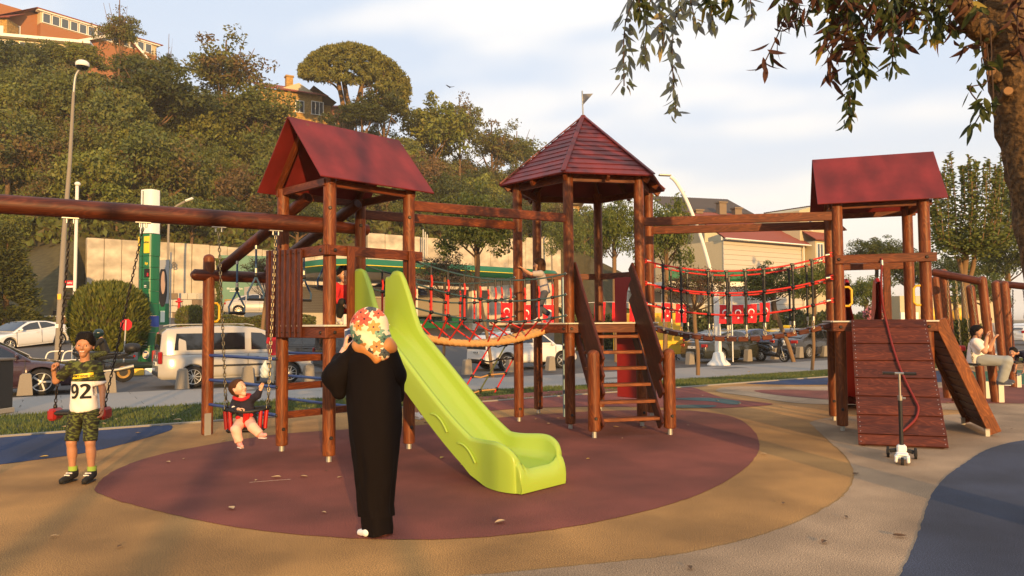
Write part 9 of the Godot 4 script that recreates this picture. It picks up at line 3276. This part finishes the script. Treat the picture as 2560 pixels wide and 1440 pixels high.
func build_woman() -> void:
	var at := gp(940, 1338)
	var t := thing("person", "person in long black robe and floral headscarf, seen from behind, holding a phone", "person", Transform3D(Basis(), at))
	var k := 0.00292
	var X := func(px: float) -> float: return (px - 940.0) * k
	var Y := func(py: float) -> float: return (1338.0 - py) * k
	var outl := [[899, 988, 1289], [899, 987, 1280], [897, 985, 1262], [892, 990, 1215], [884, 997, 1150], [875, 1003, 1085], [870, 1004, 1040], [867, 1001, 990], [866, 996, 945], [863, 992, 915], [868, 989, 892], [880, 980, 872], [897, 960, 858], [908, 945, 850]]
	var rows := []
	var nz := noise(66, 1.0, 2)
	for i in outl.size() * 4 - 3:
		var fi := i / 4.0
		var a: Array = outl[int(fi)]
		var b: Array = outl[mini(int(fi) + 1, outl.size() - 1)]
		var f := fi - int(fi)
		var l: float = X.call(lerpf(a[0], b[0], f))
		var r: float = X.call(lerpf(a[1], b[1], f))
		var y: float = maxf(Y.call(lerpf(a[2], b[2], f)), 0.012)
		var c := (l + r) * 0.5
		var hw := (r - l) * 0.5
		var depth := clampf(hw * 0.78, 0.08, 0.145)
		var ring := PackedVector3Array()
		for j in 56:
			var an := TAU * j / 56.0
			var low := clampf((0.95 - y) / 0.95, 0.0, 1.0)
			var fold := 1.0 - low * (0.07 + 0.085 * sin(an * 6.0 + nz.get_noise_2d(y * 2.0, 3.0) * 3.0) + 0.05 * sin(an * 11.0 + y * 2.0)) + 0.05 * nz.get_noise_3d(cos(an) * 1.6, y * 3.2, sin(an) * 1.6)
			ring.append(Vector3(c + sin(an) * hw * fold, y, cos(an) * depth * fold + 0.02 * sin(y * 3.0)))
		rows.append(ring)
	var bd := SDF.new(Vector3(-0.36, 0.95, -0.45), Vector3(0.2, 1.62, 0.16), 0.0125)
	bd.cap(Vector3(0, 1.0, 0), Vector3(-0.02, 1.34, 0), 0.10, 0.09, 0.05)
	bd.cap(Vector3(-0.02, 1.38, -0.0), Vector3(-0.03, 1.5, -0.02), 0.05, 0.06, 0.03)
	bd.cap(Vector3(-0.33, 1.13, -0.06), Vector3(-0.285, 1.33, -0.25), 0.05, 0.03, 0.02)
	var body := MB.new()
	bd.into(body)
	append_xf(body, head_skin(0.045), Transform3D(Basis(Vector3.UP, PI + 0.35) * Basis.from_scale(Vector3.ONE * 0.23), Vector3(-0.045, 1.50, -0.02)))
	append_xf(body, hand(1.1, -1.0), hand_xf(Vector3(-0.285, 1.33, -0.25), Vector3(0.10, 0.85, 0.0), Vector3(0.9, -0.1, -0.3), 0.165))
	part("body", body, M.skin_light, t)
	part("robe", MB.new().grid(rows, true), M.abaya, t)
	var under := []
	for q in [[906, 981, 1334], [907, 982, 1318], [905, 980, 1300], [903, 978, 1270]]:
		var l: float = X.call(q[0])
		var r: float = X.call(q[1])
		var ring := PackedVector3Array()
		for j in 40:
			var an := TAU * j / 40.0
			var fold := 1.0 + 0.07 * sin(an * 5.0 + 1.0)
			ring.append(Vector3((l + r) * 0.5 + sin(an) * (r - l) * 0.5 * fold, maxf(Y.call(q[2]) + 0.012 * sin(an * 2.0), 0.01), cos(an) * 0.10 * fold))
		under.append(ring)
	part("underskirt", MB.new().grid(under, true), M.abaya, t)
	var sl := SDF.new(Vector3(-0.45, 0.85, -0.42), Vector3(0.32, 1.42, 0.22), 0.0125)
	sl.cap(Vector3(-0.12, 1.335, 0), Vector3(X.call(838), Y.call(945), -0.01), 0.078, 0.085, 0.04)
	sl.cap(Vector3(X.call(838), Y.call(945), -0.01), Vector3(-0.315, 1.245, -0.18), 0.085, 0.062, 0.04)
	sl.cap(Vector3(X.call(838), Y.call(945), 0.0), Vector3(X.call(846), Y.call(985), 0.0), 0.075, 0.055, 0.06)
	sl.cap(Vector3(0.08, 1.32, 0), Vector3(0.135, 1.15, -0.02), 0.08, 0.075, 0.04)
	sl.cap(Vector3(0.135, 1.15, -0.02), Vector3(0.13, 0.98, -0.14), 0.072, 0.055, 0.03)
	sl.add_wave(0.006, Vector3(1, 0.5, 0.3), 40.0)
	var sm := MB.new()
	sl.into(sm)
	part("sleeves", sm, M.abaya, t)
	var sc := SDF.new(Vector3(-0.26, 1.15, -0.24), Vector3(0.2, 1.72, 0.26), 0.0105)
	sc.cap(Vector3(-0.055, 1.515, 0.0), Vector3(-0.045, 1.52, 0.015), 0.128, 0.13, 0.03)
	sc.cap(Vector3(-0.05, 1.49, 0.0), Vector3(-0.01, 1.36, 0.015), 0.125, 0.125, 0.05)
	sc.cap(Vector3(0.0, 1.40, 0.05), Vector3(0.045, 1.315, 0.09), 0.105, 0.06, 0.05)
	sc.cap(Vector3(0.0, 1.40, 0.05), Vector3(0.02, 1.33, 0.085), 0.085, 0.05, 0.05)
	sc.cut(Vector3(-0.08, 1.5, -0.10), Vector3(-0.35, 0, -0.94).normalized())
	sc.add_wave(0.005, Vector3(0.9, 1.0, 0.2), 40.0, -9.0, 1.48)
	var scm := MB.new()
	sc.into(scm)
	var scarf := part("headscarf", scm, M.scarf, t)
	var dr := SDF.new(Vector3(-0.22, 1.12, -0.2), Vector3(0.24, 1.48, 0.24), 0.0105)
	dr.cap(Vector3(-0.10, 1.36, 0.03), Vector3(0.09, 1.35, 0.03), 0.07, 0.065, 0.05)
	dr.cap(Vector3(-0.06, 1.35, 0.085), Vector3(0.02, 1.255, 0.125), 0.050, 0.014, 0.04)
	dr.cap(Vector3(0.09, 1.38, 0.07), Vector3(0.025, 1.26, 0.125), 0.055, 0.014, 0.04)
	dr.cap(Vector3(0.0, 1.36, 0.09), Vector3(0.02, 1.29, 0.125), 0.055, 0.02, 0.03)
	dr.add_wave(0.007, Vector3(0.8, 1.0, 0.3), 46.0)
	var drm := MB.new()
	dr.into(drm)
	part("scarf_border", drm, M.scarf_plain, scarf)
	var sh := SDF.new(Vector3(-0.2, -0.01, -0.2), Vector3(0.14, 0.16, 0.16), 0.01)
	sh.cap(Vector3(-0.055, 0.035, 0.05), Vector3(-0.115, 0.022, 0.0), 0.034, 0.024, 0.03)
	sh.cap(Vector3(0.06, 0.045, 0.0), Vector3(0.07, 0.035, -0.13), 0.042, 0.035, 0.02)
	sh.cut(Vector3(0, 0.004, 0), Vector3.DOWN)
	var shm := MB.new()
	sh.into(shm)
	part("shoes", shm, M.sign_white, t)
	var ph := Transform3D(Basis(Vector3.UP, -0.35) * Basis(Vector3.RIGHT, -0.35) * Basis(Vector3.BACK, 0.25), at + Vector3(-0.262, 1.425, -0.285))
	var pt := thing("phone", "silver phone held up in the robed person's hand", "phone", ph)
	part("case", MB.new().box(Vector3.ZERO, Vector3(0.072, 0.145, 0.009), Basis(), 0.003), M.phone, pt)
	part("screen", MB.new().box(Vector3(0, 0, 0.005), Vector3(0.062, 0.115, 0.002)), M.screen_off, pt)

func build_toddler() -> void:
	var c0 := dp(617, 1072, 8.12)
	var t := thing("person", "toddler in navy jacket and pink trousers sitting in the bucket swing", "person", Transform3D(Basis(), c0))
	var J := {"head": Vector3(-0.085, 0.435, 0.02), "neck": Vector3(-0.045, 0.335, 0.0), "chest": Vector3(-0.03, 0.26, 0.0), "pelvis": Vector3(0.0, 0.09, 0.0),
		"shL": Vector3(0.045, 0.315, 0.0), "elL": Vector3(0.13, 0.365, 0.06), "haL": Vector3(0.175, 0.435, 0.08), "shR": Vector3(-0.12, 0.30, 0.01), "elR": Vector3(-0.13, 0.205, 0.10), "haR": Vector3(-0.025, 0.235, 0.175),
		"hipL": Vector3(0.045, 0.085, 0.05), "knL": Vector3(0.135, 0.045, 0.20), "anL": Vector3(0.225, -0.035, 0.22), "toL": Vector3(0.285, -0.03, 0.25), "hipR": Vector3(-0.045, 0.085, 0.05), "knR": Vector3(-0.045, 0.02, 0.20), "anR": Vector3(-0.005, -0.125, 0.20), "toR": Vector3(0.04, -0.15, 0.25)}
	var o := {"s": 0.56, "girth": 1.2, "cell": 0.010, "head_h": 0.205, "head_b": Basis(Vector3.UP, 1.25) * Basis(Vector3.RIGHT, -0.45), "head_cell": 0.036, "skin": M.skin_light, "hair": "baby", "hair_m": M.hair_brown, "top": M.cloth_navy, "top_name": "jacket", "bottom": M.cloth_pink, "shoe": M.shoe_pink, "sole": M.sign_white, "sleeve": 0.95, "hem": 0.12, "leg": 0.96, "loose": 1.4,
		"handL": [Vector3(0.3, 0.9, 0.1), Vector3(0.5, 0, 0.7), 0.4, -1.0], "handR": [Vector3(0.9, 0.1, 0.15), Vector3(0, -0.9, 0.2), 0.8, -1.0], "hand_s": 0.50}
	figure(t, J, o)
	part("collar", MB.new().tube(smooth_path([Vector3(-0.13, 0.345, 0.04), Vector3(-0.09, 0.335, 0.085), Vector3(-0.02, 0.325, 0.085), Vector3(0.03, 0.35, 0.045), Vector3(0.02, 0.365, -0.03), Vector3(-0.06, 0.36, -0.07), Vector3(-0.12, 0.355, -0.03)]), 0.019, 8), M.cloth_red, t)
	for q in [Vector3(-0.06, 0.135, 0.105), Vector3(0.075, 0.16, 0.09)]:
		part("heart_patch", MB.new().ball(q, Vector3(0.028, 0.02, 0.012), 10, 6), M.cloth_red, t)
	part("arm_patch", MB.new().ball(Vector3(-0.10, 0.245, 0.125), Vector3(0.022, 0.018, 0.008), 10, 6), M.cloth_white, t)

func stand(h: float, spread := 0.0) -> Dictionary:
	var q := h / 1.7
	return {"head": Vector3(0, 1.59, 0.01) * q, "neck": Vector3(0, 1.44, 0) * q, "chest": Vector3(0, 1.24, 0) * q, "pelvis": Vector3(0, 0.92, 0) * q,
		"shL": Vector3(0.17, 1.38, 0) * q, "elL": Vector3(0.22, 1.10, -0.02) * q, "haL": Vector3(0.23, 0.86, 0.06) * q, "shR": Vector3(-0.17, 1.38, 0) * q, "elR": Vector3(-0.22, 1.10, -0.02) * q, "haR": Vector3(-0.23, 0.86, 0.06) * q,
		"hipL": Vector3(0.09, 0.88, 0) * q, "knL": Vector3(0.10 + spread, 0.48, 0.02) * q, "anL": Vector3(0.10 + spread, 0.08, -0.02) * q, "toL": Vector3(0.13 + spread, 0.035, 0.14) * q, "hipR": Vector3(-0.09, 0.88, 0) * q, "knR": Vector3(-0.10 - spread, 0.48, 0.02) * q, "anR": Vector3(-0.10 - spread, 0.08, -0.02) * q, "toR": Vector3(-0.13 - spread, 0.035, 0.14) * q}

func build_others() -> void:
	var p := dp(1352, 802, 11.45)
	p.y = 1.512
	var t := thing("person", "child with brown bob in grey shirt stepping on the pointed tower's deck", "person", Transform3D(Basis(Vector3.UP, deg_to_rad(-90)), p))
	var J := {"head": Vector3(0, 0.905, 0.02), "neck": Vector3(0, 0.80, 0.0), "chest": Vector3(0, 0.70, -0.01), "pelvis": Vector3(0, 0.50, -0.06),
		"shL": Vector3(0.10, 0.765, 0.0), "elL": Vector3(0.12, 0.755, 0.15), "haL": Vector3(0.08, 0.84, 0.27), "shR": Vector3(-0.10, 0.765, 0.0), "elR": Vector3(-0.12, 0.74, 0.13), "haR": Vector3(-0.07, 0.83, 0.26),
		"hipL": Vector3(0.06, 0.47, -0.06), "knL": Vector3(0.06, 0.27, 0.03), "anL": Vector3(0.06, 0.07, 0.02), "toL": Vector3(0.06, 0.03, 0.12), "hipR": Vector3(-0.06, 0.47, -0.06), "knR": Vector3(-0.06, 0.24, 0.02), "anR": Vector3(-0.06, 0.12, -0.16), "toR": Vector3(-0.06, 0.035, -0.10)}
	figure(t, J, {"s": 0.64, "girth": 1.05, "cell": 0.013, "head_h": 0.195, "head_cell": 0.04, "skin": M.skin_mid, "hair": "bob", "hair_m": M.hair_brown, "top": M.cloth_grey, "bottom": M.cloth_slate, "shoe": M.cloth_white, "sole": M.sign_white, "sleeve": 0.42, "hem": 0.1, "leg": 0.93})
	p = (LP[0] + LP[2]) * 0.5 + LU * 0.05 + LV * 0.12
	p.y = 1.505
	t = thing("person", "child in pink-red top crouching on the slatted tower's deck", "person", Transform3D(Basis(Vector3.UP, 0.6), p))
	J = {"head": Vector3(-0.05, 0.62, 0.10), "neck": Vector3(-0.02, 0.52, 0.06), "chest": Vector3(0, 0.43, 0.03), "pelvis": Vector3(0, 0.22, -0.05),
		"shL": Vector3(0.11, 0.48, 0.04), "elL": Vector3(0.16, 0.32, 0.12), "haL": Vector3(0.08, 0.24, 0.22), "shR": Vector3(-0.11, 0.48, 0.04), "elR": Vector3(-0.16, 0.32, 0.12), "haR": Vector3(-0.08, 0.24, 0.22),
		"hipL": Vector3(0.07, 0.20, -0.04), "knL": Vector3(0.10, 0.28, 0.18), "anL": Vector3(0.09, 0.07, 0.06), "toL": Vector3(0.10, 0.03, 0.16), "hipR": Vector3(-0.07, 0.20, -0.04), "knR": Vector3(-0.10, 0.28, 0.18), "anR": Vector3(-0.09, 0.07, 0.06), "toR": Vector3(-0.10, 0.03, 0.16)}
	figure(t, J, {"s": 0.66, "cell": 0.02, "head_h": 0.20, "head_cell": 0.05, "skin": M.skin_mid, "hair": "short", "hair_m": M.hair_dark, "top": M.cloth_red, "bottom": M.cloth_black, "shoe": M.cloth_white, "sleeve": 0.9, "leg": 0.92})
	p = gp(1030, 1048)
	t = thing("person", "person in green shirt and striped blue shorts standing behind the slide", "person", Transform3D(Basis(Vector3.UP, 0.5), p))
	figure(t, stand(1.45), {"s": 0.86, "cell": 0.02, "head_h": 0.21, "head_cell": 0.05, "skin": M.skin_mid, "hair": "short", "hair_m": M.hair_dark, "top": M.cloth_green, "bottom": M.cloth_blue, "shoe": M.cloth_white, "sole": M.sign_white, "sleeve": 0.4, "leg": 0.42, "loose": 2.6, "bottom_name": "shorts"})
	for i in 3:
		part("stripe", MB.new().beam(Vector3(-0.165 + 0.004 * i, 0.74, 0.02 - 0.025 * i), Vector3(-0.172 + 0.004 * i, 0.50, 0.03 - 0.025 * i), 0.012, 0.012), M.cloth_white, t)
	p = gp(688, 966, -0.2)
	t = thing("person", "person in red shirt and pale jeans carrying a bag past the silver van", "person", Transform3D(Basis(Vector3.UP, deg_to_rad(165)), p))
	J = stand(1.72)
	J.haR = Vector3(-0.23, 0.86, -0.02)
	figure(t, J, {"s": 1.0, "girth": 1.1, "cell": 0.026, "head_h": 0.235, "head_cell": 0.05, "skin": M.skin_mid, "hair": "short", "hair_m": M.hair_dark, "top": M.cloth_red, "bottom": M.cloth_jeans, "shoe": M.cloth_black, "sleeve": 0.4})
	var bag := thing("carrier_bag", "thin white carrier bag hanging from the red-shirted person's hand", "bag", Transform3D(Basis(), p + Vector3(-0.27, 0.46, 0.05)))
	var bs := SDF.new(Vector3(-0.2, -0.25, -0.14), Vector3(0.2, 0.36, 0.14), 0.018)
	bs.cap(Vector3(0, -0.1, 0), Vector3(0, 0.02, 0), 0.13, 0.12, 0.04, 0.6)
	bs.cap(Vector3(0, 0.02, 0), Vector3(0.01, 0.28, 0), 0.10, 0.02, 0.06, 0.6)
	bs.add_wave(0.012, Vector3(1, 0.7, 0.3), 40.0)
	var bgm := MB.new()
	bs.into(bgm)
	part("sack", bgm, M.bag, bag)
	p = gp(308, 955, -0.25) - RE * 0.68
	t = thing("person", "rider in black jacket and dark green helmet on the motorcycle", "person", T(-RE, p))
	J = {"head": Vector3(0.02, 1.52, 0), "neck": Vector3(-0.06, 1.36, 0), "chest": Vector3(-0.10, 1.22, 0), "pelvis": Vector3(-0.18, 0.96, 0),
		"shL": Vector3(-0.05, 1.32, -0.18), "elL": Vector3(0.16, 1.12, -0.26), "haL": Vector3(0.38, 1.10, -0.30), "shR": Vector3(-0.05, 1.32, 0.18), "elR": Vector3(0.16, 1.12, 0.26), "haR": Vector3(0.38, 1.10, 0.30),
		"hipL": Vector3(-0.15, 0.92, -0.10), "knL": Vector3(0.25, 0.84, -0.19), "anL": Vector3(0.05, 0.42, -0.18), "toL": Vector3(0.20, 0.36, -0.19), "hipR": Vector3(-0.15, 0.92, 0.10), "knR": Vector3(0.25, 0.84, 0.19), "anR": Vector3(0.05, 0.42, 0.18), "toR": Vector3(0.20, 0.36, 0.19)}
	figure(t, J, {"s": 0.98, "cell": 0.024, "head_h": 0.23, "face": false, "fwd": Vector3.RIGHT, "skin": M.skin_mid, "hair_m": M.hair_dark, "top": M.cloth_black, "top_name": "jacket", "bottom": M.camo, "shoe": M.cloth_black, "sleeve": 0.95})
	var he := SDF.new(Vector3(-0.2, 1.33, -0.2), Vector3(0.26, 1.72, 0.2), 0.015)
	he.cap(Vector3(0.0, 1.54, 0), Vector3(0.03, 1.54, 0), 0.135, 0.13, 0.03)
	he.cap(Vector3(0.05, 1.45, 0), Vector3(0.09, 1.44, 0), 0.09, 0.08, 0.04)
	he.cut(Vector3(0, 1.38, 0), Vector3.DOWN)
	var hm := MB.new()
	he.into(hm)
	var hel := part("helmet", hm, M.helmet, t)
	part("visor", MB.new().ball(Vector3(0.075, 1.535, 0), Vector3(0.10, 0.05, 0.118), 14, 8), M.glass_dark, hel)
	var sp := dp(2445, 905, 13.4)
	t = thing("person", "person with tied dark hair in white top and pale jeans sitting on swing", "person", Transform3D(Basis(Vector3.UP, deg_to_rad(52)), sp))
	J = {"head": Vector3(-0.10, 0.55, 0.02), "neck": Vector3(-0.06, 0.41, -0.02), "chest": Vector3(-0.02, 0.27, -0.02), "pelvis": Vector3(0.0, 0.06, -0.04),
		"shL": Vector3(0.14, 0.36, -0.02), "elL": Vector3(0.20, 0.22, 0.16), "haL": Vector3(0.12, 0.40, 0.24), "shR": Vector3(-0.18, 0.36, 0.0), "elR": Vector3(-0.24, 0.20, 0.13), "haR": Vector3(-0.20, 0.45, 0.17),
		"hipL": Vector3(0.09, 0.04, 0.04), "knL": Vector3(0.11, 0.03, 0.44), "anL": Vector3(0.08, -0.32, 0.36), "toL": Vector3(0.09, -0.34, 0.50), "hipR": Vector3(-0.09, 0.04, 0.04), "knR": Vector3(-0.10, 0.02, 0.44), "anR": Vector3(-0.10, -0.34, 0.34), "toR": Vector3(-0.10, -0.36, 0.48)}
	figure(t, J, {"s": 0.98, "girth": 1.12, "cell": 0.015, "head_h": 0.225, "head_b": Basis(Vector3.UP, -0.5), "head_cell": 0.045, "skin": M.skin_mid, "hair": "tied", "hair_m": M.hair_dark, "top": M.cloth_white, "bottom": M.cloth_jeans, "shoe": M.cloth_slate, "sole": M.sign_white, "sleeve": 0.42, "hem": 0.2})
	p = gp(2478, 888, -0.1)
	t = thing("person", "person in pale clothes walking beyond the swings with raised hand", "person", Transform3D(Basis(Vector3.UP, 2.2), p))
	J = stand(1.68)
	J.haL = Vector3(0.14, 1.42, 0.16)
	J.elL = Vector3(0.26, 1.20, 0.06)
	figure(t, J, {"s": 0.98, "cell": 0.03, "head_h": 0.23, "head_cell": 0.06, "skin": M.skin_light, "hair": "tied", "hair_m": M.hair_dark, "top": M.cloth_grey, "bottom": M.cloth_grey, "shoe": M.cloth_white, "sleeve": 0.9, "hem": 0.3})
	p = dp(2556, 900, 15.6)
	t = thing("person", "dark-haired child lying face down over a swing seat at the edge", "person", Transform3D(Basis(), p))
	J = {"head": Vector3(-0.20, 0.16, 0.02), "neck": Vector3(-0.09, 0.14, 0.0), "chest": Vector3(0.02, 0.13, 0), "pelvis": Vector3(0.24, 0.12, 0),
		"shL": Vector3(-0.03, 0.13, 0.12), "elL": Vector3(-0.04, -0.04, 0.15), "haL": Vector3(-0.08, -0.20, 0.14), "shR": Vector3(-0.03, 0.13, -0.12), "elR": Vector3(-0.02, -0.05, -0.15), "haR": Vector3(-0.06, -0.2, -0.14),
		"hipL": Vector3(0.26, 0.10, 0.07), "knL": Vector3(0.46, 0.02, 0.08), "anL": Vector3(0.66, -0.16, 0.08), "toL": Vector3(0.72, -0.24, 0.08), "hipR": Vector3(0.26, 0.10, -0.07), "knR": Vector3(0.46, 0.02, -0.08), "anR": Vector3(0.66, -0.16, -0.08), "toR": Vector3(0.72, -0.24, -0.08)}
	figure(t, J, {"s": 0.68, "cell": 0.02, "head_h": 0.20, "head_b": Basis(Vector3.UP, -1.0), "head_cell": 0.05, "fwd": Vector3.UP, "skin": M.skin_mid, "hair": "short", "hair_m": M.hair_dark, "top": M.cloth_navy, "bottom": M.cloth_slate, "shoe": M.cloth_white, "sleeve": 0.42})
